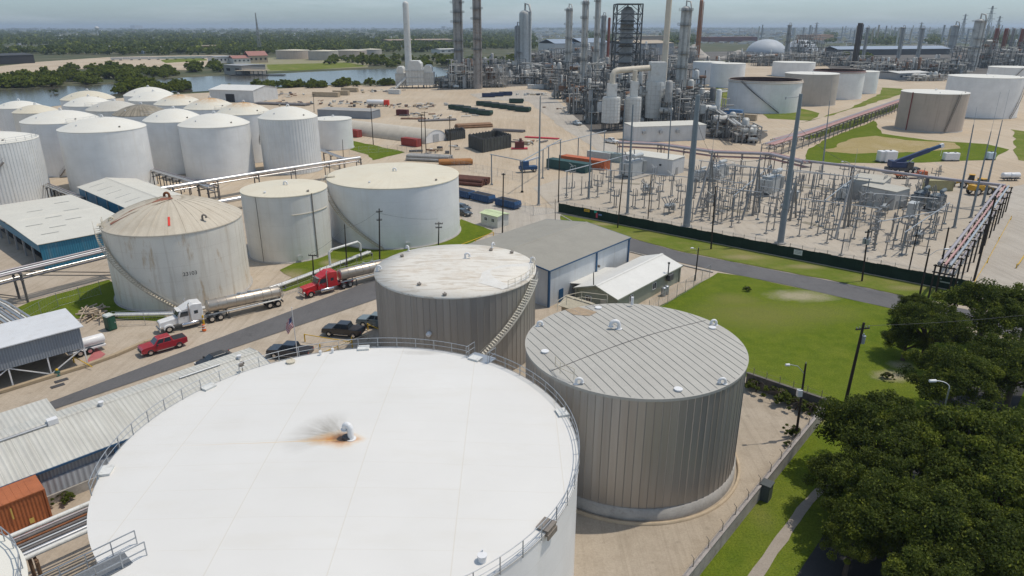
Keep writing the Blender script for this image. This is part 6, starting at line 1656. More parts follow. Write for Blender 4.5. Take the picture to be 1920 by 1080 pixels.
aframe('three legged steel frame right beside the second thick mast', (1488, 330), (1481, 414), (1470, 420), (1492, 408), AG)
# goalpost bus gantries
def gantry(label, a, b, h, r_=.12, group=None, mids=0):
    a, b = at(*a), at(*b); t = thing('bus_gantry', label, 'steel gantry', (a.x, a.y, 0), 0, group); d = b - a
    for k in range(mids + 2):
        q = d * (k / (mids + 1)); mb = MB(); mb.tube((q.x, q.y, -.1), (q.x, q.y, h), r_, r_, 8); mb.box(q.x, q.y, -.05, .7, .7, .3); part(mb, 'post', m_mast, t)
    mb = MB(); mb.tube((-d.x * .03, -d.y * .03, h), (d.x * 1.03, d.y * 1.03, h), r_ * .9); part(mb, 'bus_tube', m_bus, t)
    return t
GG = 'goalpost gantries at the left of the switchyard'
for i, (lab, a, b, h, m_) in enumerate((
 ('goalpost gantry standing on the dirt yard beside the slender mast', (922, 346), (979, 360), 8.5, 0), ('goalpost gantry running from the dirt yard towards the orange container', (979, 360), (1050, 312), 8.5, 1), ('far goalpost gantry behind the orange container', (1028, 318), (1132, 286), 7.5, 1), ('goalpost gantry from the left masts to the switch house', (1062, 366), (1180, 330), 6.5, 2), ('long low bus gantry through the left part of the switchyard', (1109, 352), (1300, 372), 5.4, 4),
 ('low bus gantry across the middle of the switchyard', (1330, 372), (1490, 400), 5.2, 4), ('low bus gantry along the back of the switchyard', (1340, 345), (1560, 368), 5.6, 5), ('low bus gantry in the right half of the switchyard', (1498, 412), (1640, 432), 5.0, 3), ('low bus gantry near the plain grey house', (1620, 400), (1745, 412), 5.0, 3), ('front low bus gantry at the right end of the switchyard', (1640, 458), (1750, 436), 4.8, 2), ('low bus gantry crossing towards the three right hand masts', (1690, 478), (1770, 420), 4.8, 2), ('high bus gantry behind the thickest mast', (1310, 352), (1450, 372), 7.5, 2), ('high bus gantry from the second thick mast to the tan roofed house', (1480, 372), (1620, 392), 7.5, 2), ('bus gantry in front of the three legged frames', (1345, 402), (1420, 412), 6.5, 1), ('bus gantry crossing the middle of the yard front to back', (1372, 415), (1440, 352), 6.2, 2), ('bus gantry crossing in front of the tan roofed house', (1540, 425), (1600, 372), 6.2, 2))):
    gantry(lab, a, b, h, .12 if i > 3 else .16, GG if i < 4 else 'low bus gantries in the switchyard', m_)
# concrete cable trenches
for a, b in (((1345, 388), (1400, 400)), ((1505, 416), (1562, 430)), ((1145, 342), (1200, 345)), ((1500, 350), (1560, 356))):
    a, b = at(*a), at(*b); d = (b - a).normalized(); n = Vector((-d.y, d.x, 0)) * .8
    sheet('cable_trench', [a - n, b - n, b + n, a + n], .03, M('trench_cover', (.27, .24, .18), .9, 0, .2, 1), world=True)
# ---------------------------------------------------------------- pipe racks
m_pink = M('faded_red_pipe', (.46, .27, .25), .6, 0, .2, .5); m_mauve = M('mauve_pipe', (.36, .33, .345), .5, .3, .15, .5)
m_rackst = M('rack_steel', (.16, .15, .15), .7, .1, .3, 1)
def pipe_rack(label, pts, h, pipes, step=6, wid=2.4, m_leg=None, brace=False, levels=1, name='pipe_rack', group=None):
    """pipes: (side offset, height above h, radius, material); every pipe and every bent is a piece of its own"""
    P = [Vector(p) if isinstance(p, Vector) else at(*p, h) for p in pts]; P = [Vector((p.x, p.y, 0)) for p in P]; o0 = P[0]; P = [p - o0 for p in P]
    t = thing(name, label, 'pipe rack', (o0.x, o0.y, 0), 0, group); m_leg = m_leg or m_rackst
    N = []
    for i in range(len(P)):
        d = (P[min(i + 1, len(P) - 1)] - P[max(i - 1, 0)]).normalized(); N.append(Vector((-d.y, d.x, 0)))
    for off, dz, r_, m in pipes:
        mb = MB(); Q = [p + n * off + Vector((0, 0, h + dz)) for p, n in zip(P, N)]
        if len(Q) == 2: Q = [Q[0], Q[0].lerp(Q[1], .5), Q[1]]
        mb.path(Q, r_, 8 if r_ < .2 else 14); part(mb, 'pipe', m, t)
    for a, b in zip(P, P[1:]):
        d = b - a; n = max(1, int(d.length / step)); u = d.normalized(); v = Vector((-u.y, u.x, 0))
        for k in range(n + 1):
            q = a + d * k / n; mb = MB()
            for s in (-1, 1): w = q + v * s * wid / 2; mb.beam((w.x, w.y, -.1), (w.x, w.y, h + .1), .2)
            for l in range(levels): z = h - .1 - l * 1.1; e, f = q - v * (wid / 2 + .3), q + v * (wid / 2 + .3); mb.beam((e.x, e.y, z), (f.x, f.y, z), .2)
            if brace and k < n:
                for s in (-1, 1): w = q + v * s * wid / 2; x2 = w + d / n; mb.beam((w.x, w.y, .3 if k % 2 else h - .3), (x2.x, x2.y, h - .3 if k % 2 else .3), .14)
            part(mb, 'support', m_leg, t)
    return t
S_, W_P = m_pipe, m_wpipe
pipe_rack('silver pipe bundle on low posts passing in front of the domed tanks', [(250, 362), (320, 352), (480, 326), (672, 297)], 4.6, [(-.9, .35, .42, S_), (.3, .3, .3, S_), (1.2, .2, .16, m_mauve), (-.1, -.8, .2, S_), (1.0, -.85, .16, m_rustp)], 9, 2.6, None, False, 2)
pipe_rack('pipe rack between the domed tanks meeting the silver pipe bundle', [(283, 318), (345, 336), (398, 352)], 4.2, [(-.9, .25, .25, S_), (0, .2, .18, S_), (.8, .2, .16, m_mauve), (.3, -.9, .2, S_)], 4, 2.6, m_dkst, False, 2)
pipe_rack('thick silver pipeline behind the medium white tank', [(330, 392), (400, 383), (460, 372)], 2.2, [(-.5, .4, .55, S_), (.8, .2, .25, S_), (1.5, .1, .12, m_rustp)], 7, 2.4)
pipe_rack('pipe rack leaving the tank farm past the low flat tank', [(600, 282), (640, 297), (672, 300)], 3.2, [(-.5, .25, .22, S_), (.4, .2, .18, S_), (1.0, .15, .12, m_mauve)], 5, 2.0)
pipe_rack('pipe rack between the ribbed edge tank and its neighbour', [(70, 340), (110, 356), (150, 372)], 3.4, [(-.7, .2, .2, S_), (.1, .2, .16, S_), (.8, .15, .14, m_mauve)], 4, 2.2, m_dkst)
pipe_rack('trussed pipe bridge between the blue sheds and the stained tank', [(-90, 540), (30, 509), (206, 467)], 5.0, [(-1.2, .2, .2, m_mauve), (-.6, .2, .14, m_rackst), (-.1, .2, .18, m_galv), (.5, .15, .12, m_rackst), (1.1, .2, .18, m_mauve), (-.6, -1.2, .16, m_mauve), (.7, -1.2, .16, S_)], 8.5, 3.0, m_rackst, True, 2)
pipe_rack('bundle of silver pipes dropping to the ground at the left edge', [(-40, 560), (0, 580), (44, 610)], 1.2, [(-1.6, .5, .2, S_), (-1.1, .45, .16, W_P), (-.6, .5, .2, S_), (-.1, .4, .15, S_), (.4, .5, .2, S_), (.9, .4, .16, m_wpipe), (1.4, .45, .18, S_)], 5, 3.4)
pipe_rack('pair of white pipes on sleepers along the fence behind the trucks', [(215, 592), (330, 590), (420, 572), (530, 535), (692, 474)], .5, [(-.35, .25, .22, W_P), (.3, .22, .2, S_)], 6, 1.2)
pipe_rack('red and grey pipe rack running from the switchyard towards the tan brown tank', [(1441, 272), (1520, 247), (1600, 219), (1695, 186)], 4.4, [(-1.6, .3, .3, m_pink), (-.7, .3, .25, m_pink), (.2, .3, .2, m_pink), (1.0, .3, .22, m_mauve), (1.8, .3, .18, m_mauve), (-.8, -.9, .2, m_mauve), (.6, -.9, .2, m_galv)], 6, 4.4, None, False, 2)
pipe_rack('second pipe row behind the red pipe rack', [(1450, 262), (1530, 240), (1640, 206), (1700, 183)], 3.4, [(-.5, .25, .22, m_pink), (.3, .25, .2, m_mauve)], 8, 1.8)
pipe_rack('mauve and red pipe bridge along the back of the switchyard', [(1160, 268), (1240, 272), (1340, 286), (1445, 290), (1512, 306)], 6.0, [(-1.5, .4, .42, m_mauve), (-.4, .3, .26, m_pink), (.4, .3, .22, m_mauve), (1.2, .3, .3, m_pink), (0, -1.2, .2, m_pink), (1.0, -1.2, .2, m_mauve)], 7, 3.6, None, False, 2)
pipe_rack('grey pipe bridge on tall posts from the red pipe junction to the right hand masts', [(1480, 300), (1600, 314), (1740, 334), (1885, 350)], 6.0, [(-.5, .35, .38, m_mauve), (.5, .25, .22, m_mauve)], 12, 1.8)
pipe_rack('pipe rack on tall posts down the right side of the switchyard', [(1885, 350), (1845, 405), (1800, 465), (1772, 500)], 6.0, [(-.9, .3, .28, m_mauve), (-.1, .25, .2, m_pink), (.6, .25, .22, m_galv), (.9, -1.0, .18, m_mauve)], 6, 2.6, m_wood, False, 2)
pipe_rack('rusty legged pipe rack in the bottom left corner in front of the orange container', [at(100, 1006, 4.2) - u_ * 14, at(100, 1006, 4.2) + u_ * 4.5], 4.2, [(1.9, .35, .2, W_P), (1.4, .3, .09, m_mauve), (1.0, .3, .12, m_rackst), (.6, .3, .1, m_rustp), (.2, .3, .12, m_rackst), (-.2, .3, .1, m_galv), (-.6, .3, .12, m_rackst), (-1.1, .3, .18, S_), (-1.7, .35, .2, W_P)], 6, 4.2, M('rusty_leg', (.14, .085, .05), .8, 0, .3, 2))
# elbowed white riser beside the medium tank
t = thing('riser_pipe', 'white pipe loop standing on the grass between the medium and widest tanks', 'pipe', at(620, 505))
b = at(620, 505); q = [at(620, 505), at(622, 470), at(640, 462)]
mb = MB(); mb.path([(0, 0, -.1), (0, 0, 3.3), (.3, .2, 3.7), (4.2, 5.0, 3.8), (4.6, 5.3, 3.3), (4.6, 5.3, 2.0)], .22, 10); part(mb, 'pipe', W_P, t)
mb = MB(); mb.beam((4.6, 5.3, -.1), (4.6, 5.3, 2.0), .2); part(mb, 'support', m_rackst, t)
# crane and yellow machines
p = at(1690, 324); t = thing('mobile_crane', 'blue mobile crane with its boom raised to the right beside the switchyard', 'crane', p, -.05)
mb = MB(); mb.box(0, 0, .8, 9.5, 2.8, .9); part(mb, 'carrier', m_dkst, t)
for x in (-3.4, -1.9, 1.9, 3.4):
    for s in (-1, 1): wheel(t, x, s * 1.25, .75, .5)
mb = MB(); mb.box(-1.2, 0, 1.8, 5.4, 2.7, 1.6); mb.box(-3.4, 0, 1.9, 1.4, 2.9, 1.9); bev(part(mb, 'superstructure', m_dnavy, t), .1)
mb = MB(); mb.box(1.6, -1.0, 1.8, 1.9, 1.0, 1.7); part(mb, 'cab', m_glass, t)
mb = MB(); mb.beam((-2.2, .2, 3.2), (7.0, .2, 7.0), 1.1, 1.2); bm = part(mb, 'boom', m_dnavy, t); mb = MB(); mb.beam((5.6, .2, 6.45), (10.2, .2, 8.3), .85, .9); part(mb, 'boom_section', m_dblue, bm); mb = MB(); mb.beam((10.0, .2, 8.2), (10.9, .2, 8.5), 1.0, 1.1); mb.tube((10.7, .2, 8.0), (10.7, .2, 5.2), .05); part(mb, 'boom_head', m_fit, bm)
mb = MB(); mb.tube((1.0, .2, 2.6), (3.2, .2, 5.0), .28); part(mb, 'ram', m_chrome, t)
p = at(1706, 334); t = thing('flatbed_trailer', 'orange flatbed trailer parked in front of the blue crane', 'trailer', p, .0)
mb = MB(); mb.box(0, 0, .9, 9, 2.5, .35); mb.box(3.4, 0, 1.2, 1.8, 2.5, 1.0); part(mb, 'bed', M('orange_paintwork', (.48, .12, .04), .5), t)
for x in (-3.2, -2.0, 3):
    for s in (-1, 1): wheel(t, x, s * 1.05, .5, .4)
def loader(label, px, rz, s):
    t = thing('wheel_loader', label, 'loader', at(*px), rz); t.scale = (s, s, s); y = M('plant_yellow', (.55, .30, .02), .5, 0, .12, 1)
    mb = MB(); mb.box(-1.2, 0, 1.0, 2.8, 1.7, 1.1); mb.box(1.2, 0, .8, 2.0, 1.1, .8); bev(part(mb, 'body', y, t), .1)
    mb = MB(); frustum(mb, (-.6, .9, .75, 2.0), (-.5, .6, .65, 3.3)); part(mb, 'cab', m_glass, t); mb = MB(); mb.box(.05, 0, 3.3, 1.4, 1.5, .12); part(mb, 'cab_roof', y, t)
    for yy in (-.5, .5): mb = MB(); mb.beam((1.4, yy, 1.7), (3.4, yy, .8), .25, .35); part(mb, 'lift_arm', y, t)
    mb = MB(); mb.extr([(3.2, .2), (3.2, 1.2), (3.5, 1.3), (3.5, .5), (4.4, .3), (4.4, .2)], -1.3, 1.3); part(mb, 'bucket', m_dkst, t)
    for x in (-1.6, 1.5):
        for q in (-1, 1): wheel(t, x, q * 1.0, .78, .5)
loader('yellow wheel loader at the right end of the switchyard', (1835, 364), .3, 1.25); loader('yellow machine just behind the yellow wheel loader', (1818, 352), 2.6, 1.1)
for lab, px, s, m in (('white tank tote left of the blue crane', (1655, 303), 3.6, m_fit), ('white tank tote right beside the blue crane', (1666, 304), 3.8, m_fit), ('white tank tote on the grass edge right of the crane boom', (1775, 301), 2.6, m_fit), ('second white tank tote on the grass edge right of the crane boom', (1788, 301), 2.6, m_fit), ('pale blue tote on the grass edge near the right hand masts', (1856, 299), 2.4, M('tote_blue', (.5, .6, .68), .5))):
    t = thing('tank_tote', lab, 'tank', at(*px)); mb = MB(); mb.box(0, 0, .2, s, s * .8, s * .95); bev(part(mb, 'tank', m, t), .3, 3); mb = MB(); mb.cyl(0, 0, s * .95 + .2, .35, .2, 12); part(mb, 'cap', m_dkst, t); mb = MB(); mb.box(0, 0, 0, s * 1.05, s * .85, .2); part(mb, 'skid', m_dkst, t)
for lab, px in (('left one of two small white tank trailers at the right edge', (1886, 338)), ('right one of two small white tank trailers at the right edge', (1900, 338))):
    t = thing('tank_trailer', lab, 'trailer', at(*px), .1); mb = MB(); mb.hcyl((-1.3, 0, 1.5), (1.3, 0, 1.5), .8, 16); part(mb, 'tank', m_fit, t); mb = MB(); mb.box(0, 0, .5, 3.2, 1.4, .2); part(mb, 'chassis', m_dkst, t)
    for s in (-1, 1): wheel(t, 0, s * .75, .4, .25)
# ---------------------------------------------------------------- process units, columns and stacks
m_pgrey = M('process_grey', (.33, .325, .31), .6, .1, .25, .4, grime=.4); m_plite = M('process_pale', (.50, .49, .455), .55, .1, .2, .4, grime=.35)
m_pdark = M('process_dark', (.11, .115, .115), .7, .2, .3, .4); m_prust = M('process_rust', (.22, .13, .085), .85, 0, .4, .3); m_pwht = M('process_white', (.60, .60, .57), .5, 0, .12, .3, grime=.35, gcol=(.3, .24, .18))
m_tanst = M('stack_tan', (.58, .52, .42), .6, 0, .12, .2, grime=.3, gcol=(.32, .22, .14)); m_orst = M('stack_rust_orange', (.36, .14, .05), .8, 0, .3, .2, grime=.5, gcol=(.12, .05, .03)); m_rdst = M('stack_red_brown', (.24, .075, .05), .8, 0, .3, .2)
def column(label, base, top, wpx, mat_, plats=5, cat='column', name='process_column', taper=1.0, cap='dome', loop=False, group=None, rust=None):
    b = at(*base); h = top_z(b, top[1]); r_ = px_m(Vector((b.x, b.y, 20)), wpx) / 2
    t = thing(name, label, cat, (b.x, b.y, 0), 0, group); t['h'] = h
    mb = MB(); pr = [(r_ * 1.15, -.2), (r_ * 1.15, 3), (r_, 4.5), (r_ * (1 + taper) / 2, h * .55), (r_ * taper, h - r_ * .6)]
    if cap == 'dome': pr += [(r_ * taper * .9, h - r_ * .25), (r_ * taper * .55, h), (.02, h + r_ * .12)]
    else: pr += [(r_ * taper, h), (r_ * taper * .8, h), (r_ * taper * .8, h - 2), (.02, h - 2)]
    mb.lathe(pr, 22); part(mb, 'shell', mat_, t)
    for k in range(plats):
        z = h * (.3 + .68 * k / max(1, plats - 1)) - 1; a0 = k * 1.9; rr = r_ * (1 + (taper - 1) * z / h)
        mb = MB(); n = 14; span = 4.2
        P = [(a0 + span * i / n) for i in range(n + 1)]; w_ = max(.9, r_ * .55)
        mb.add([((rr + d) * math.cos(a), (rr + d) * math.sin(a), z + dz) for d, dz in ((0, 0), (w_, 0), (w_, -.15), (0, -.15)) for a in P], [(i + (n + 1) * j, i + 1 + (n + 1) * j, i + 1 + (n + 1) * ((j + 1) % 4), i + (n + 1) * ((j + 1) % 4)) for j in range(4) for i in range(n)])
        for dz in (.55, 1.1): mb.path([((rr + w_) * math.cos(a), (rr + w_) * math.sin(a), z + dz) for a in P], .06, 4)
        for a in P[::2]: mb.tube(((rr + w_) * math.cos(a), (rr + w_) * math.sin(a), z), ((rr + w_) * math.cos(a), (rr + w_) * math.sin(a), z + 1.1), .05, n=4)
        part(mb, 'platform', m_pdark, t)
    if plats:
        mb = MB(); a = -1.9
        for s in (-.3, .3): mb.beam(((r_ + .5) * math.cos(a) + s, (r_ + .5) * math.sin(a), 3), ((r_ * taper + .5) * math.cos(a) + s, (r_ * taper + .5) * math.sin(a), h - 1), .1)
        for k in range(int(h / 1.0)): z = 3 + k * .95; q = r_ + .5; mb.beam((q * math.cos(a) - .3, q * math.sin(a), min(z, h - 1)), (q * math.cos(a) + .3, q * math.sin(a), min(z, h - 1)), .06)
        part(mb, 'ladder', m_pdark, t)
        mb = MB(); a = -.6; q = r_ + .6; P = [(q * math.cos(a), q * math.sin(a), 3), (q * math.cos(a), q * math.sin(a), h * .97)]
        if loop or cap == 'dome': P += [(q * .75 * math.cos(a), q * .75 * math.sin(a), h + r_ * .9), (0, 0, h + r_ * 1.1), (0, 0, h - .1)]
        mb.path(P, max(.2, r_ * .18), 8); part(mb, 'overhead_pipe', mat_, t)
    if rust:
        mb = MB(); 
        for z0_, z1_ in rust: mb.lathe([(r_ * 1.03, h * z0_), (r_ * 1.03, h * z1_)], 22)
        part(mb, 'lagging', m_prust, t)
    lean(t, base, top); t.rotation_euler = (0, 0, 0)
    return t
column('tall grey column with many platforms, left one of the pair behind the dirt yard', (861, 163), (858, -20), 17, m_pgrey, 8)
column('tall rust stained column, right one of the pair behind the dirt yard', (896, 166), (896, -30), 15, M('column_rusty', (.34, .31, .28), .7, .1, .25, .25, grime=.85, gcol=(.20, .12, .08)), 8)
column('fat pale grey silo rising behind the process units', (984, 128), (984, 20), 22, m_plite, 1, 'silo', 'tall_silo')
column('lower grey silo touching the fat pale one', (970, 128), (970, 48), 11, m_pgrey, 1, 'silo', 'tall_silo')
column('slim column with a hooked top, left one of the slim columns', (1063, 165), (1064, 14), 11, m_plite, 5, loop=True)
column('slim pale column right of the hooked one', (1091, 190), (1091, 0), 10.5, m_plite, 6)
column('slim grey column rising beside the steel framed tower', (1114, 175), (1116, -4), 9, m_plite, 5)
column('short slim column between the slim grey one and the framed tower', (1127, 140), (1127, 28), 8, m_pgrey, 4)
column('thin dark flue left of the framed tower', (1138, 135), (1138, 33), 5, m_rdst, 0, 'flue', 'flue_stack')
column('grey column with a looped top pipe, right of the tan stack', (1271, 205), (1272, 12), 17, m_plite, 6, loop=True)
column('orange rusty stack right of the looped column', (1306, 108), (1311, 0), 8, m_orst, 1, 'stack', 'chimney_stack', .8, 'open')
column('slender dark column in front of the pale domes', (1472, 112), (1473, 46), 6, m_pgrey, 4)
column('dark brown stack behind the red rimmed tank', (1600, 126), (1604, 43), 9, M('stack_dark', (.06, .045, .04), .8, 0, .3, .3), 1, 'stack', 'chimney_stack', 1, 'open')
column('thin grey column right of the dark brown stack', (1617, 112), (1620, 51), 5, m_pgrey, 2)
column('thin grey column in the distance, left one of a pair by the open shed', (1683, 110), (1686, 51), 6, m_pgrey, 2)
column('thin grey column in the distance, right one of a pair by the open shed', (1719, 110), (1722, 52), 6, m_pgrey, 2)
column('hazy grey column at the right end of the far open shed', (1781, 100), (1785, 47), 11, m_pgrey, 3)
column('fat grey column with a looped top at the far right', (1817, 132), (1822, 36), 17, m_plite, 5, loop=True)
for x, tx, ty, lab in ((1855, 1863, 53, 'leftmost of the red brown stacks at the far right'), (1872, 1881, 53, 'second red brown stack from the left at the far right'), (1903, 1906, 54, 'rightmost of the red brown stacks at the far right')): column(lab, (x, 121), (tx, ty), 7, m_rdst, 1, 'stack', 'chimney_stack', .9, 'open')
column('pale grey stack among the red brown ones at the far right', (1886, 121), (1893, 53), 6, m_pgrey, 1, 'stack', 'chimney_stack', .9, 'open')
column('tall tan stack standing on the white box tower', (1238, 226), (1240, -30), 13, m_tanst, 0, 'stack', 'chimney_stack', .75, 'open')
# steel framed tower round a dark column
b = at(1168, 190); H_ = top_z(b, 8); w_ = px_m(Vector((b.x, b.y, 25)), 46)
t = thing('framed_tower', 'dark steel framed tower around a column with railed floors', 'steel tower', (b.x, b.y, 0))
mb = MB(); hw = w_ / 2; lv = 8
for x in (-hw, hw):
    for y in (-hw, hw): mb.beam((x, y, -.1), (x, y, H_), .7)
for k in range(lv + 1):
    z = H_ * (.22 + .78 * k / lv); z0_ = H_ * (.22 + .78 * (k - 1) / lv) if k else 0
    for x0, y0, x1, y1 in ((-hw, -hw, hw, -hw), (hw, -hw, hw, hw), (hw, hw, -hw, hw), (-hw, hw, -hw, -hw)):
        mb.beam((x0, y0, z), (x1, y1, z), .5)
        if k: mb.beam((x0, y0, z0_), ((x0 + x1) / 2, (y0 + y1) / 2, z), .3); mb.beam((x1, y1, z0_), ((x0 + x1) / 2, (y0 + y1) / 2, z), .3)
part(mb, 'frame', m_pdark, t)
for k in range(0, lv + 1, 2): z = H_ * (.22 + .78 * k / lv); mb = MB(); mb.box(0, 0, z - .1, w_, w_, .15); part(mb, 'floor', m_pdark, t)
mb = MB(); mb.lathe([(w_ * .27, 0), (w_ * .27, H_ * .93), (w_ * .15, H_ * .97), (.02, H_ * .98)], 20); part(mb, 'column', m_pgrey, t)
mb = MB()
for k in range(9): z = H_ * (.15 + .085 * k); mb.lathe([(w_ * .275, z), (w_ * .32, z), (w_ * .32, z + .6), (w_ * .275, z + .6)], 18)
part(mb, 'column_ring', m_pdark, t)
# furnace with a white stack
b = at(742, 166); e = at(812, 166); W2 = (e - b).length
t = thing('furnace', 'white furnace house with stepped arched roofs behind the dirt yard', 'furnace', ((b.x + e.x) / 2, b.y + 8, 0))
for i, (x, w_, h_, d) in enumerate(((-W2 * .38, W2 * .26, 15, 11), (W2 * .02, W2 * .5, 19, 13), (W2 * .36, W2 * .3, 16, 11))):
    mb = MB(); mb.box(x, 0, 2.2, w_, d, h_ * .55); P = [(-w_ / 2, h_ * .55 + 2.2), (w_ / 2, h_ * .55 + 2.2), (w_ * .36, h_ * .72), (w_ * .34, h_ * .9), (w_ * .2, h_), (-w_ * .2, h_), (-w_ * .34, h_ * .9), (-w_ * .36, h_ * .72)]
    mb.extr([(x + p, q) for p, q in P], -d / 2, d / 2); part(mb, 'casing', m_pwht, t)
    mb = MB()
    for k in range(7): mb.box(x - w_ / 2 + .4 + k * (w_ - .8) / 6, -d / 2 - .12, 2.2, .25, .25, h_ * .55)
    for z in (2.4, h_ * .3, h_ * .55): mb.box(x, -d / 2 - .2, z + 1.6, w_, .4, .2)
    part(mb, 'stiffener', m_plite, t)
    for k in range(4): mb = MB(); mb.beam((x - w_ / 2 + .5 + k * (w_ - 1) / 3, -d / 2 + .6, -.1), (x - w_ / 2 + .5 + k * (w_ - 1) / 3, -d / 2 + .6, 2.3), .5); part(mb, 'leg', m_pdark, t)
mb = MB(); mb.tube((-W2 * .5, -9, 0), (-W2 * .2, -5, 8), .9); mb.path([(-W2 * .2, -5, 8), (-W2 * .1, -2, 14), (-W2 * .1, 0, 17)], 1.2, 10); part(mb, 'duct', m_pwht, t)
column('white chimney with a rounded top rising out of the white furnace house', (768, 160), (763, 3), 13.5, m_pwht, 0, 'stack', 'chimney_stack', .82)
# white silos and box tower with the tan duct
def silo(label, px, wpx, ytop, wpx2, ytop2, m):
    b = at(*px); r_ = px_m(b, wpx) / 2; b = b + Vector((0, r_, 0)); h = top_z(b, ytop); t = thing('silo', label, 'silo', (b.x, b.y, 0))
    mb = MB(); mb.lathe([(r_, 3.2), (r_, h - .8), (r_ * .96, h)], 28); mb.disc(r_ * .96, h, 28); mb.disc(r_, 3.2, 28, dn=True); part(mb, 'drum', m, t)
    mb = MB()
    for k in range(8): a = 2 * PI * k / 8; mb.lathe([(r_ + .02, 3.2 + (h - 3.2) * k / 8), (r_ + .09, 3.25 + (h - 3.2) * k / 8), (r_ + .02, 3.35 + (h - 3.2) * k / 8)], 28)
    for k in range(14): a = 2 * PI * k / 14; mb.beam((r_ * math.cos(a), r_ * math.sin(a), 3.2), (r_ * math.cos(a), r_ * math.sin(a), h - .4), .12)
    part(mb, 'stiffener', m_plite, t)
    for k in range(8): a = 2 * PI * k / 8; mb = MB(); mb.beam((r_ * .9 * math.cos(a), r_ * .9 * math.sin(a), -.1), (r_ * .9 * math.cos(a), r_ * .9 * math.sin(a), 3.3), .45); part(mb, 'leg', m_pdark, t)
    if wpx2:
        h2 = top_z(b, ytop2); w_ = px_m(b, wpx2); mb = MB(); mb.box(0, 0, h, w_, w_, h2 - h); part(mb, 'upper_box', m, t)
    return b, h, r_
b1, h1, r1 = silo('left one of the two white silos with a narrow box on top', (1146, 246), 34, 182, 17, 157, m_pwht)
b2, h2, r2 = silo('right one of the two white silos, close beside the big white drum', (1187, 244), 30, 182, 13, 152, m_pwht)
b3, h3, r3 = silo('big white drum under the tan stack, tallest of the white silos', (1229, 236), 38, 152, 28, 116, m_pwht)
t = thing('flue_duct', 'tan overhead flue duct running from the white silo to the tan stack', 'duct', (b1.x, b1.y, 0)); h2_ = top_z(b1, 157); d = b3 - b1; zz = top_z(b3, 128)
mb = MB(); mb.path([(0, 0, h2_ - .5), (0, 0, zz - 1.6), (.9, .4, zz - .4), (2.2, 1.0, zz), (d.x * .5, d.y * .5, zz + .2), (d.x - 3, d.y - 1, zz + .3)], 1.25, 14); part(mb, 'duct', m_tanst, t)
mb = MB(); q = b2 - b1; mb.tube((q.x, q.y, top_z(b2, 153) - .6), (q.x, q.y, zz), 1.0); part(mb, 'branch', m_tanst, t)
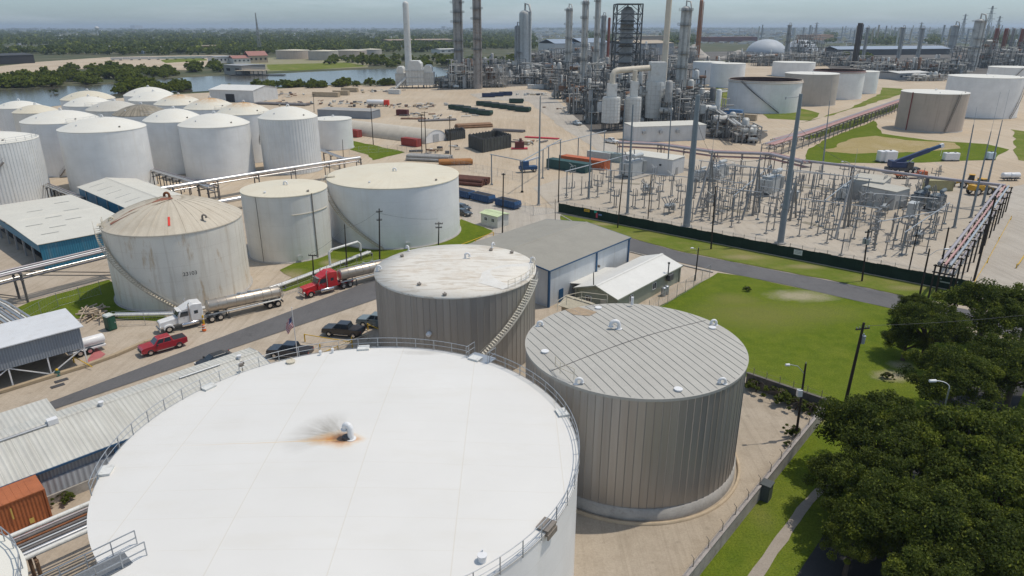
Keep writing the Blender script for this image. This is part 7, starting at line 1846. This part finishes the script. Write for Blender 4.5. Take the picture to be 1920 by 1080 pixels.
# generic process structures: open steel frames crowded with vessels and pipework
def unit(label, px, wpx, ytop, depth, seed, dark=False, levels=None, group=None, rust=.2):
    r = random.Random(seed); b = at(*px); W = px_m(b, wpx); H_ = top_z(b, ytop); D_ = depth
    t = thing('process_structure', label, 'process plant', (b.x, b.y + D_ / 2, 0), r.uniform(-.1, .1), group)
    nx = max(2, int(W / 6)); ny = max(2, int(D_ / 6)); nl = levels or max(2, int(H_ / 4.5)); mf = m_pdark if dark or r.random() < .5 else m_pgrey
    X = lambda i: -W / 2 + W * i / nx; Y = lambda j: -D_ / 2 + D_ * j / ny
    mb = MB(); hs = [[H_ * r.choice((1, 1, .75, .5)) for j in range(ny + 1)] for i in range(nx + 1)]
    for i in range(nx + 1):
        for j in range(ny + 1):
            mb.beam((X(i), Y(j), -.1), (X(i), Y(j), hs[i][j]), .4)
            for l in range(1, nl + 1):
                z = H_ * l / nl
                if z > hs[i][j] + .1: continue
                if i < nx and hs[i + 1][j] >= z - .1:
                    mb.beam((X(i), Y(j), z), (X(i + 1), Y(j), z), .32)
                    if j in (0, ny) and r.random() < .4: mb.beam((X(i), Y(j), z - H_ / nl), (X(i + 1), Y(j), z), .2)
                if j < ny and hs[i][j + 1] >= z - .1: mb.beam((X(i), Y(j), z), (X(i), Y(j + 1), z), .32)
    part(mb, 'frame', mf, t)
    mb = MB()
    for l in range(1, nl + 1):
        z = H_ * l / nl
        for i in range(nx):
            for j in range(ny):
                if r.random() < .5 and min(hs[i][j], hs[i + 1][j], hs[i][j + 1], hs[i + 1][j + 1]) >= z - .1:
                    mb.box((X(i) + X(i + 1)) / 2, (Y(j) + Y(j + 1)) / 2, z + .02, W / nx, D_ / ny, .1)
                    if j == 0:
                        for dz in (.6, 1.1): mb.beam((X(i), Y(j), z + dz), (X(i + 1), Y(j), z + dz), .08)
    if mb.v: part(mb, 'deck', m_pgrey, t)
    for k in range(int(9 + W / 2.2)):
        l = r.randrange(nl); z = H_ * l / nl + .1; x = r.uniform(-W * .45, W * .45); y = r.uniform(-D_ * .5, D_ * .3); m = r.choices((m_plite, m_pgrey, m_pwht, m_prust, m_pdark), (.35, .25, .17, rust, .1))[0]; rr = r.uniform(.6, 1.6); lh = H_ / nl * .85
        mb = MB(); q = r.random()
        if q < .4: mb.hcyl((x - rr * 2, y, z + rr + .5), (x + rr * 2, y, z + rr + .5), min(rr, lh / 2), 12); nm = 'drum'
        elif q < .75: hh = lh * r.choice((1, 1, 1.8)); mb.lathe([(rr, z), (rr, z + hh), (rr * .6, z + hh + rr * .5), (.02, z + hh + rr * .6)], 14, (x, y)); nm = 'vessel'
        else: mb.box(x, y, z, rr * 2.2, rr * 1.6, lh * .7); nm = 'exchanger'
        part(mb, nm, m, t)
    mb = MB()
    for k in range(int(30 + 2.4 * W)):
        m = r.randrange(3); x = r.uniform(-W * .55, W * .55); y = -D_ / 2 + r.uniform(-1, D_ * .6); z = r.uniform(.1, 1) * H_; q = r.uniform(.14, .42)
        if m == 0: mb.tube((x, y, 0), (x, y, z), q, n=6)
        elif m == 1: mb.tube((x, y, z), (x + r.uniform(-W * .5, W * .5), y, z), q, n=6)
        else: x2 = x + r.uniform(-5, 5); mb.path([(x, y, r.uniform(0, 3)), (x, y, z), (x2, y, z), (x2, y + r.uniform(0, 4), z)], q, 6)
    part(mb, 'pipework', r.choice((m_plite, m_pgrey, m_pgrey)), t)
    return t
UN = [
 ('pipe crowded row under the slim columns', (1075, 160), 70, 122, 20, 1), ('dense structure between the white container and the brownish structure', (1060, 186), 40, 140, 14, 1), ('low dark structure behind the tall columns', (905, 140), 80, 108, 24, 1), ('low dark structure right of the tall columns', (960, 142), 50, 112, 20, 1), ('crowded structure behind the white container at the yard edge', (1020, 150), 50, 118, 20, 1), ('dark structure filling the gap left of the two white silos', (1130, 212), 36, 128, 14, 1), ('pipe tangle behind the gap between the two white silos', (1168, 232), 44, 166, 12, 1), ('pipe tangle between the white silos and the big white drum', (1206, 234), 30, 160, 12, 1), ('dark structure right beside the big white drum', (1262, 240), 36, 168, 14, 1), ('low pipe tangle under the looped column', (1300, 222), 60, 168, 14, 0),
 ('low plant row below the pale domes', (1470, 120), 70, 100, 22, 1), ('plant row behind the wide flat white tank', (1520, 124), 70, 98, 22, 1), ('brown plant row behind the narrow white tank', (1650, 140), 70, 116, 18, 1), ('brown plant row behind the white roofed office', (1720, 142), 80, 116, 18, 1), ('low brown plant row left of the largest white tank', (1780, 142), 60, 112, 18, 1), ('plant row at the far right edge', (1930, 124), 60, 80, 22, 1), ('far plant row beyond the open shed, left part', (1600, 100), 80, 86, 30, 1), ('far plant row beyond the open shed, right part', (1760, 98), 90, 84, 30, 1),
 ('framed process structure around the foot of the two tall columns', (866, 166), 52, 112, 22, 0), ('lower process structure with pale decks right of the two tall columns', (922, 164), 56, 122, 20, 0), ('process structure behind the white container', (982, 158), 60, 132, 20, 1),
 ('low pipe crowded structure between the furnace and the tall columns', (828, 164), 26, 142, 12, 0), ('process structure at the foot of the hooked slim column', (1048, 168), 56, 118, 20, 1), ('dense process structure left of the framed tower', (1100, 178), 60, 118, 22, 1),
 ('brownish process structure at the edge of the dirt yard, left of the white silos', (1092, 214), 46, 158, 14, 1), ('dark process structure just left of the white silos', (1113, 232), 30, 146, 12, 1), ('process structure under the framed tower', (1168, 205), 62, 132, 16, 1), ('low process structure behind the white silos', (1205, 214), 50, 140, 16, 1),
 ('process structure right of the big white drum', (1272, 226), 42, 150, 16, 1), ('pipe crowded structure at the foot of the looped column', (1292, 200), 46, 132, 18, 1), ('tangled pipe structure behind the thickest steel mast', (1322, 240), 60, 186, 14, 0), ('low tangled pipe structure beside the long white control building', (1368, 258), 54, 212, 14, 0), ('low pipe tangle right of the long white control building', (1404, 268), 44, 238, 12, 0),
 ('process structure behind the fat pale silo', (1004, 124), 60, 96, 30, 1), ('distant process structure between the silo and the hooked column', (1044, 128), 50, 92, 30, 1), ('distant process structure behind the slim columns', (1098, 126), 50, 88, 30, 1), ('distant process structure left of the tan stack', (1210, 122), 46, 84, 30, 1), ('distant structure left of the orange rusty stack', (1286, 118), 44, 86, 30, 0),
 ('structure in front of the pale domes with a crowded steel top', (1514, 112), 54, 66, 20, 1), ('low plant row behind the pair of white tanks', (1400, 118), 60, 98, 24, 1), ('low plant row left of the wide flat white tank', (1440, 124), 40, 100, 20, 1), ('plant row behind the red rimmed tank', (1556, 118), 50, 96, 22, 1), ('brown plant row at the foot of the dark brown stack', (1596, 124), 52, 104, 20, 1), ('plant row right of the dark brown stack', (1642, 128), 50, 106, 20, 1),
 ('brown plant row in front of the far open shed', (1694, 130), 60, 112, 20, 1), ('long low brown plant row left of the fat grey column', (1752, 133), 66, 110, 22, 1), ('plant structure at the foot of the fat grey column', (1806, 134), 40, 88, 18, 1), ('dark plant structure between the fat grey column and the red brown stacks', (1846, 128), 44, 72, 22, 1), ('plant structure under the red brown stacks', (1892, 126), 60, 88, 22, 1), ('low pipe row behind the largest white tank', (1700, 146), 70, 134, 10, 0), ('low white pipe row left of the largest white tank', (1742, 152), 60, 140, 10, 0),
 ('low plant row behind the slim pale column', (1140, 150), 40, 108, 20, 1), ('plant structure between the tan stack and the looped column', (1258, 150), 36, 104, 20, 0), ('pipe row at the foot of the orange rusty stack', (1330, 132), 46, 112, 16, 0)]
for i, (lab, px, w_, yt, dp, dk) in enumerate(UN): unit(lab, px, w_, yt, dp, 300 + i, bool(dk), None, 'process structures of the refinery', .45 if 'brown' in lab else .15)
pipe_rack('pipe bridge from the process structures to the long white control building', [(1290, 196), (1340, 204), (1385, 236)], 7, [(-1, .4, .4, m_plite), (.2, .3, .3, m_pgrey), (1, .3, .3, m_pwht)], 8, 3.4)
pipe_rack('pale pipeline passing left of the open topped white tank', [(1312, 176), (1372, 172)], 3, [(0, .4, .6, m_pwht), (1.2, .2, .3, m_pgrey)], 9, 2.4)
t = thing('horizontal_vessel', 'white horizontal vessel with rounded ends left of the open topped tank', 'vessel', at(1316, 194)); mb = MB(); mb.hcyl((-5.5, 0, 5.2), (5.5, 0, 5.2), 2.1, 20); part(mb, 'drum', m_pwht, t)
for x in (-3.5, 3.5): mb = MB(); mb.box(x, 0, -.1, .7, 3.2, 4.2); part(mb, 'saddle', m_conc, t)
# ---------------------------------------------------------------- dirt yard stores
def pile(label, px, n, L, r_, m, rz, rows=2, cat='pipe stack'):
    t = thing('pipe_stack', label, cat, at(*px), rz)
    for k in range(n):
        for l in range(rows):
            if k + l >= n: continue
            mb = MB(); y = (k - n / 2 + l * .5) * 2.05 * r_; mb.tube((-L / 2 + .3 * math.sin(k * 3), y, r_ + l * r_ * 1.75), (L / 2 + .3 * math.sin(k * 5), y, r_ + l * r_ * 1.75), r_, n=10); part(mb, 'pipe', m, t)
pile('stack of rusty brown pipes in the middle of the dirt yard', (888, 238), 7, 16, .42, M('brown_pipe', (.24, .14, .08), .8, 0, .3, .5), .35); pile('stack of thin grey pipes in the dirt yard', (954, 246), 5, 14, .25, m_rackst, -.35); pile('row of bright red pipes on the ground', (1016, 259), 4, 14, .22, M('red_pipe', (.55, .05, .07), .5), -.35, 1)
pile('stack of silver pipes at the edge of the grass behind the widest tank', (806, 300), 5, 15, .5, m_pgrey, -.25); pile('fat rusty orange pipe behind the widest tank', (854, 307), 2, 11, .85, M('orange_rust_pipe', (.36, .16, .05), .8, 0, .3, .6), .15, 1); pile('heap of dark rusty pipes beside the widest white tank', (880, 343), 6, 11, .5, M('dark_rust_pipe', (.12, .05, .035), .85, 0, .4, .8), -.4); pile('long dark pipe stack at the back of the dirt yard', (530, 196), 6, 34, .5, m_rackst, -.3, 1); pile('low pipe stack left of the maroon box', (820, 226), 5, 18, .35, m_rackst, .3, 1); pile('pipe stack beyond the maroon box', (775, 223), 4, 12, .3, m_prust, -.1, 1)
def pen(label, a, b, c, h):
    a, b, c = at(*a), at(*b), at(*c); d = c - a; t = thing('open_pen', label, 'pen', (a.x, a.y, 0), 0); L1, L2 = b - a, c - a; m = M('pen_dark', (.06, .065, .06), .8, 0, .4, .6)
    for p, q in ((Vector(), L1), (L1, L1 + L2), (L1 + L2, L2), (L2, Vector())):
        mb = MB(); mb.beam((p.x, p.y, h / 2), (q.x, q.y, h / 2), .3, h); part(mb, 'panel', m, t)
        mb = MB(); n = 9
        for k in range(n): s = p.lerp(q, (k + .5) / n); mb.beam((s.x, s.y, -.1), (s.x, s.y, h + .3), .42)
        part(mb, 'stud', m_dkst, t)
pen('large open topped dark pen in the dirt yard', (905, 286), (958, 276), (879, 276), 4.6); pen('small dark pen right of the half round hut', (840, 264), (872, 259), (835, 258), 3.0)
t = thing('pump_skid', 'dark red pump set beside the large dark pen', 'machine', at(974, 279)); mb = MB(); mb.box(0, 0, .4, 3.4, 2.2, 2.2); mb.cyl(.4, 0, 2.6, .5, 1.2, 12); part(mb, 'body', M('maroon_box', (.12, .03, .03), .7), t); mb = MB(); mb.box(0, 0, 0, 6, 2.4, .4); part(mb, 'skid', M('red_pipe', (.55, .05, .07), .5), t)
t = thing('work_platform', 'blue lifting machine standing on the dirt left of the orange container', 'machine', at(990, 322), .3); mb = MB(); mb.box(0, 0, .8, 5.5, 2.3, 1.0); mb.box(-1.2, 0, 1.8, 2.4, 2.0, 1.6); bev(part(mb, 'body', m_dblue, t), .08); mb = MB(); mb.beam((-1, 0, 3.2), (4, 0, 4.4), .5); mb.beam((2.8, 0, 0), (2.8, 0, 5), .15); part(mb, 'boom', m_fit, t)
for x in (-1.8, 1.8):
    for s in (-1, 1): wheel(t, x, s * 1.0, .55, .4)
t = thing('tank_trailer', 'white tank trailer with a red cab front in the back of the dirt yard', 'trailer', at(706, 199), -.1); mb = MB(); mb.hcyl((-5, 0, 2.2), (4, 0, 2.2), 1.4, 16); part(mb, 'tank', m_fit, t); mb = MB(); mb.box(6, 0, .6, 2.6, 2.4, 2.8); part(mb, 'cab', M('red_paint', (.70, .05, .03), .5), t)
for x in (-4, -2.6, 6):
    for s in (-1, 1): wheel(t, x, s * 1.1, .6, .4)
rj = random.Random(44); mj = [m_rackst, m_prust, m_plite, m_dkst, M('container_tan', (.44, .36, .25), .7), m_pwht]
SP = [('of small stores behind the domed tanks', (520, 178), 30), ('of pipe fittings below the tan containers', (560, 195), 30), ('of parts at the far left of the yard', (490, 185), 22), ('of fittings around the white tank trailer', (680, 196), 30), ('of pipe pieces right of the white tank trailer', (745, 198), 26), ('of white fittings left of the green dumpsters', (790, 200), 24), ('of parts around the maroon box', (800, 218), 24), ('of scraps beside the furnace', (720, 172), 24), ('of valves below the half round hut door', (825, 282), 14), ('of fittings left of the white silos', (1075, 205), 16), ('of small gear beside the white container', (1005, 178), 16), ('of parts behind the large dark pen', (985, 268), 12)]
for lab, px, n in SP:
    mb = MB(); c0 = at(*px)
    for k in range(n):
        x, y = c0.x + rj.gauss(0, 1) * n * .35, c0.y + rj.gauss(0, 1) * n * .3; a = rj.uniform(0, PI); s = rj.uniform(.5, 2.2)
        if rj.random() < .6: mb.tube((x, y, .4), (x + s * 2.4 * math.cos(a), y + s * 2.4 * math.sin(a), .4), rj.uniform(.15, .4), n=6, mi=rj.randrange(6))
        else: mb.box(x, y, -.05, s, s * .7, s * .6, a, rj.randrange(6))
    stuff(mb.build('stored_scrap', mj), 'scatter ' + lab)
# ---------------------------------------------------------------- across the river and beyond
def low_tank(label, px, wpx, yt, m=None):
    b = at(*px); r_ = px_m(b, wpx) / 2; h = top_z(b, yt); t = thing('storage_tank', label, 'storage tank', (b.x, b.y + r_, 0), 0, 'low tanks across the river')
    mb = MB(); mb.lathe([(r_, -.2), (r_, h)], 40); part(mb, 'shell', m or m_taupe, t); mb = MB(); mb.lathe([(r_ + .2, h - .2), (r_ + .2, h + .1), (.02, h + 1.2)], 40); part(mb, 'roof', r_cream, t)
for lab, px, w_, yt in (('low tan tank across the river, nearest the red roofed house', (541, 111), 62, 95), ('wide low grey tank in the middle of the row across the river', (600, 113), 56, 96), ('low grey tank right of the widest one across the river', (652, 109), 60, 95), ('small low tank at the right end of the row across the river', (691, 102), 42, 93)): low_tank(lab, px, w_, yt, None if w_ < 60 else m_tan)
def far_box(label, a, b, yt, depth, mw, mr, name='building', gab=0, wins=0):
    a, b = at(*a), at(*b); h = top_z(a, yt); L = (b - a).length
    t = thing(name, label, 'building', (a.x, a.y, 0), heading(a, b)); mb = MB(); mb.box(L / 2, depth / 2, -.2, L, depth, h + .2); part(mb, 'wall', mw, t)
    mb = MB(); mb.extr([(-.6, h), (depth / 2, h + (gab or .4)), (depth + .6, h), (depth + .6, h + .3), (depth / 2, h + .3 + (gab or .4)), (-.6, h + .3)], -.6, L + .6, 0, 'x'); part(mb, 'roof', mr, t)
    for k in range(wins):
        x = L * (k + .5) / wins; mb = MB(); mb.box(x, -.08, h * .4, L / wins * .4, .2, h * .3); part(mb, 'window', m_dgr, t)
    return t
mW, mR, mT, mG = M('far_white', (.56, .55, .52), .7), M('red_tile_roof', (.33, .16, .135), .8), M('far_tan', (.40, .33, .24), .8), M('far_grey', (.30, .31, .32), .7)
for a in (('black open shed across the river at the far left', (-30, 122), (66, 118), 106, 40, m_dgr, M('far_dark', (.05, .055, .06), .8), 'building', 2, 0), ('red roofed house on the river bank, right wing', (468, 118), (503, 117), 105, 22, mT, mR, 'house', 5, 4), ('red roofed house on the river bank, lower left wing', (438, 119), (470, 118), 110, 18, mW, mR, 'house', 3, 4), ('pale block left of the red roofed house', (405, 119), (434, 118), 107, 24, mW, mG, 'building', 0, 4), ('concrete boat house at the water edge', (421, 139), (455, 141), 122, 26, M('boathouse', (.33, .31, .28), .8), mG, 'building', 0, 2),
          ('orange brick building in the trees across the river', (378, 97), (412, 96), 86, 30, M('far_brick', (.42, .24, .15), .8), mT, 'building', 0, 5), ('long brown warehouse left of the tall columns, beyond the river', (730, 86), (850, 84), 76, 60, M('far_brown', (.26, .20, .15), .8), M('far_brown_roof', (.34, .26, .20), .8), 'warehouse', 2, 0), ('small bright blue roofed building beyond the river', (706, 94), (738, 93), 89, 20, M('far_blue', (.08, .26, .44), .6), M('far_blue', (.08, .26, .44), .6), 'building', 1, 0), ('white building between the woods and the tall columns', (825, 100), (860, 99), 93, 26, mW, mW, 'building', 1, 3), ('pale house in the trees left of the orange brick building', (185, 96), (230, 95), 89, 30, mW, mG, 'building', 2, 4), ('small pale house near the river woods', (300, 98), (340, 97), 90, 26, mW, mG, 'house', 2, 4),
          ('long white shed with blue grey gables behind the slim columns', (1040, 104), (1085, 103), 82, 50, mW, M('far_bluegrey', (.26, .32, .40), .7), 'warehouse', 6, 0), ('second white shed with a blue grey roof behind the framed tower', (1090, 104), (1140, 103), 80, 50, mW, M('far_bluegrey', (.26, .32, .40), .7), 'warehouse', 6, 0), ('wide tan roofed hall behind the tan stack', (1180, 104), (1262, 102), 82, 80, mG, mT, 'warehouse', 4, 0), ('brown flat building beyond the white sheds', (1185, 78), (1250, 77), 68, 60, M('far_brown', (.26, .20, .15), .8), mT, 'building', 0, 0),
          ('long open shed with a blue grey roof in the distance on the right', (1570, 104), (1780, 102), 93, 40, M('far_dark', (.05, .055, .06), .8), M('far_bluegrey', (.26, .32, .40), .7), 'warehouse', 4, 0), ('white roofed office between the tanks on the right', (1684, 150), (1740, 148), 138, 22, mG, mW, 'building', 1, 6), ('maroon row of sheds beyond the pale domes', (1330, 79), (1420, 78), 70, 60, M('far_maroon', (.16, .06, .06), .8), M('far_maroon', (.16, .06, .06), .8), 'warehouse', 0, 0), ('orange brown hall right of the pale domes', (1525, 76), (1562, 75), 66, 60, M('far_brick', (.42, .24, .15), .8), M('far_brick', (.42, .24, .15), .8), 'warehouse', 0, 0), ('tall pale tower block on the left skyline', (245, 54.5), (253, 54.5), 47.5, 300, mG, mG, 'tower_block', 0, 0), ('pale tower block on the middle skyline', (828, 56), (834, 56), 49.5, 300, mG, mG, 'tower_block', 0, 0)): far_box(*a)
t = thing('boat_dock', 'dark roofed dock on posts at the river edge beside the boat house', 'dock', at(448, 141)); mb = MB(); mb.box(12, 0, 4, 26, 14, .5); part(mb, 'roof', mT, t); mb = MB(); mb.box(18, -2, .3, 50, 8, .6); part(mb, 'deck', m_pdark, t)
for x in (0, 8, 16, 24):
    for y in (-6, 6): mb = MB(); mb.beam((x, y, -1), (x, y, 4), .6); part(mb, 'post', m_pdark, t)
def dome(label, px, wpx, yt):
    b = at(*px); r_ = px_m(b, wpx) / 2; h = top_z(b, yt); t = thing('dome_store', label, 'dome', (b.x, b.y + r_, 0)); mb = MB(); mb.lathe([(r_, -.5), (r_, h * .18)], 40); part(mb, 'ring_wall', mW, t)
    mb = MB(); mb.lathe([(r_ * math.cos(PI / 2 * k / 12) + .02, h * .18 + h * .82 * math.sin(PI / 2 * k / 12)) for k in range(13)], 40); part(mb, 'shell', M('dome_grey', (.42, .45, .48), .6, 0, .08, .1), t)
dome('big pale grey dome on the right, beyond the tanks', (1448, 107), 74, 74); dome('second pale grey dome partly behind a steel structure', (1512, 106), 66, 75)
def cone(label, px, wpx, yt):
    b = at(*px); r_ = px_m(b, wpx) / 2; h = top_z(b, yt); mb = MB(); mb.lathe([(r_, -.2), (r_ * .62, h * .36), (r_ * .25, h * .8), (r_ * .08, h), (.02, h * 1.02)], 24)
    mb.v = [(x * (1 + .12 * mnoise.noise(Vector((x * .05, y * .05, z * .1)))), y, z) for x, y, z in mb.v]; o = mb.build('sand_pile', M('pile_grey', (.36, .33, .29), .9, 0, .2, .2)); o.location = (b.x, b.y + r_, 0); tag(o, label, 'sand pile')
cone('grey stockpile left of the pale domes under the orange rusty stack', (1308, 108), 66, 84); cone('low grey stockpile in front of the big pale dome', (1395, 110), 70, 95)
# lattice towers, radio masts, water tower
def lattice(label, px, yt, w_, arms=3, name='transmission_tower', cat='pylon', D_=None):
    b = at(*px) if D_ is None else Vector(((px[0] - CX) / F * D_ * CT, D_, 0)); h = top_z(b, yt); t = thing(name, label, cat, (b.x, b.y, 0)); mb = MB(); n = 9; q = px_m(b, w_) / 2; th = px_m(b, .55)
    W = lambda k: q * (1 - k / n) ** 1.3 + q * .12
    for k in range(n):
        z0_, z1_ = h * k / n, h * (k + 1) / n
        for sx, sy in ((-1, -1), (1, -1), (1, 1), (-1, 1)):
            mb.beam((sx * W(k), sy * W(k), z0_), (sx * W(k + 1), sy * W(k + 1), z1_), th)
        for s in (-1, 1): mb.beam((-W(k), s * W(k), z0_), (W(k + 1), s * W(k + 1), z1_), th * .7); mb.beam((W(k), s * W(k), z0_), (-W(k + 1), s * W(k + 1), z1_), th * .7)
    part(mb, 'lattice', m_pgrey, t)
    for k in range(arms): z = h * (.68 + .13 * k); mb = MB(); mb.beam((-q * 1.3, 0, z), (q * 1.3, 0, z), th); part(mb, 'crossarm', m_pgrey, t)
for lab, x, yt, w_, D_ in (('tallest transmission tower on the right skyline', 1853, 11, 13, 1700), ('transmission tower left of the tallest one on the right skyline', 1806, 26, 8, 2000), ('transmission tower right of the tallest one on the right skyline', 1871, 30, 9, 1900), ('small transmission tower on the skyline above the open shed', 1727, 42, 7, 2200), ('small transmission tower on the skyline above the pale domes', 1531, 42, 6, 2400)): lattice(lab, (x, 0), yt, w_, 3, D_=D_)
lattice('tall thin radio mast over the woods on the left', (488, 100), 24, 6, 0, 'radio_mast', 'mast')
b = Vector(((181 - CX) / F * 3200 * CT, 3200, 0)); h = top_z(b, 49.5); t = thing('water_tower', 'white water tower above the woods on the left skyline', 'water tower', b); mb = MB(); mb.ball((0, 0, h - 7), 9, 16, 0, .8); part(mb, 'tank', mW, t); mb = MB(); mb.cyl(0, 0, 0, 2.2, h - 10, 10); part(mb, 'column', mW, t)
# the far industrial town on the right: pale specks down to the horizon, one mass
r = random.Random(61); mb = MB(); fm = [mW, mG, mT, M('far_bluegrey', (.26, .32, .40), .7), M('far_brown', (.26, .20, .15), .8)]
for k in range(3000):
    x = r.uniform(1240, 2060) if r.random() < .85 else r.uniform(950, 1240); y = 52.6 + 30 * r.random() ** 1.9; p = at(x, y); s = px_m(p, 1)
    if r.random() < .3: q = s * r.uniform(1.5, 6); mb.cyl(p.x, p.y, -.2, q, s * r.uniform(1, 3), 14, r.choice((0, 0, 0, 1, 2)))
    else: mb.box(p.x, p.y, -.2, s * r.uniform(3, 18), s * r.uniform(2, 8), s * r.uniform(.8, 2.8), r.uniform(-.2, .2), r.choices(range(5), (.45, .15, .15, .15, .1))[0])
stuff(mb.build('far_town', fm), 'pale sheds and tanks of the industrial town reaching to the right horizon')
mb = MB()
for k in range(46):
    x = r.uniform(1380, 1920); D_ = r.uniform(1500, 3600); b = Vector(((x - CX) / F * D_ * CT, D_, 0)); h = top_z(b, r.uniform(46, 56)); mb.cyl(b.x, b.y, 0, px_m(b, r.uniform(.6, 2.2)), h, 8, r.choice((0, 1, 1, 2)))
stuff(mb.build('far_stacks', fm), 'far stacks standing over the town on the right')
# small buildings showing among the woods on the left
mb = MB()
for k in range(150):
    x = r.uniform(-40, 860); y = r.uniform(58, 102); p = at(x, y); s = px_m(p, 1); mb.box(p.x, p.y, -.2, s * r.uniform(3, 11), s * r.uniform(3, 6), s * r.uniform(1.5, 3.2) + 3, r.uniform(-.3, .3), r.choices(range(5), (.5, .1, .25, .05, .1))[0])
stuff(mb.build('far_houses', fm), 'pale houses scattered through the woods across the river')
# parked trailers in the lot across the river
ft_ = [True]; tr0 = None
for k in range(16):
    p = at(218 + k * 17 + rj.uniform(-2, 2), 113.5 - k * .3); 
    if tr0 is None:
        tr0 = thing('box_trailer', 'box trailer in the long parked row on the lot across the river', 'trailer', p, .3, 'trailers parked across the river'); mb = MB(); mb.box(0, 0, 1.1, 14, 2.7, 2.9); part(mb, 'box', mW, tr0); mb = MB(); mb.box(-4.5, 0, .2, 3, 2.4, .9); part(mb, 'bogie', m_pdark, tr0)
    else: place(tr0, False, p, .3 + rj.uniform(-.1, .1))
# power lines
def wires(label, pts, sag=1.5, r_=.02):
    mb = MB()
    for a, b in zip(pts, pts[1:]):
        a, b = Vector(a), Vector(b); mb.path([a.lerp(b, k / 12) - Vector((0, 0, sag * 4 * (k / 12) * (1 - k / 12))) for k in range(13)], r_, 4)
    o = mb.build('power_line', m_dkst); tag(o, label, 'power line')
a = at(1583, 764); b = at(2250, 590); a2 = (a.x - .5, a.y, 10.2); wires('thin power line from the pole beside the lawn into the oaks', [(a.x, a.y, 10.5), (b.x + 5, b.y - 5, 10.0)], 2)
wires('power line along the road between the poles by the widest white tank', [tuple(at(589, 537).xy) + (6.0,), tuple(at(651, 507).xy) + (8.0,), tuple(at(712, 492).xy) + (9.8,), tuple(at(822, 462).xy) + (5.8,)], .5)

def wz(px, z): p = at(*px); return (p.x, p.y, z)
for lab, a, b, za, zb in (('overhead wire from the thickest mast to the three legged frame beside it', (1287, 426), (1325, 389), 24, 13), ('overhead wire between the two middle three legged frames', (1325, 389), (1411, 404), 13.2, 13.2), ('overhead wire from a three legged frame to the second thick mast', (1411, 404), (1463, 456), 13.2, 24), ('overhead wire from the second thick mast to the frame beside the tan house', (1463, 456), (1582, 428), 24, 14), ('overhead wire along the verge between the wooden poles', (1333, 467), (1616, 527), 12.3, 10.5), ('overhead wire along the verge to the lamp arm pole', (1616, 527), (1723, 560), 10.5, 9)):
    wires(lab, [wz(a, za), wz(b, zb)], 1.0, .035)
# ---------------------------------------------------------------- the hazy air: one closed box of thin even volume
mb = MB(); mb.box(0, 14000, -1.5, 44000, 30000, 92)
hm = bpy.data.materials.new('haze_air'); hm.use_nodes = True; ht = hm.node_tree
for n in list(ht.nodes):
    if n.type == 'BSDF_PRINCIPLED': ht.nodes.remove(n)
vp = ht.nodes.new('ShaderNodeVolumePrincipled'); vp.inputs['Color'].default_value = (.74, .86, 1.0, 1); vp.inputs['Density'].default_value = HAZE; vp.inputs['Anisotropy'].default_value = .25
ht.links.new(vp.outputs[0], ht.nodes['Material Output'].inputs['Volume'])
o = mb.build('haze', hm); o['kind'] = 'stuff'; o['label'] = 'pale blue haze in the air over the plain'
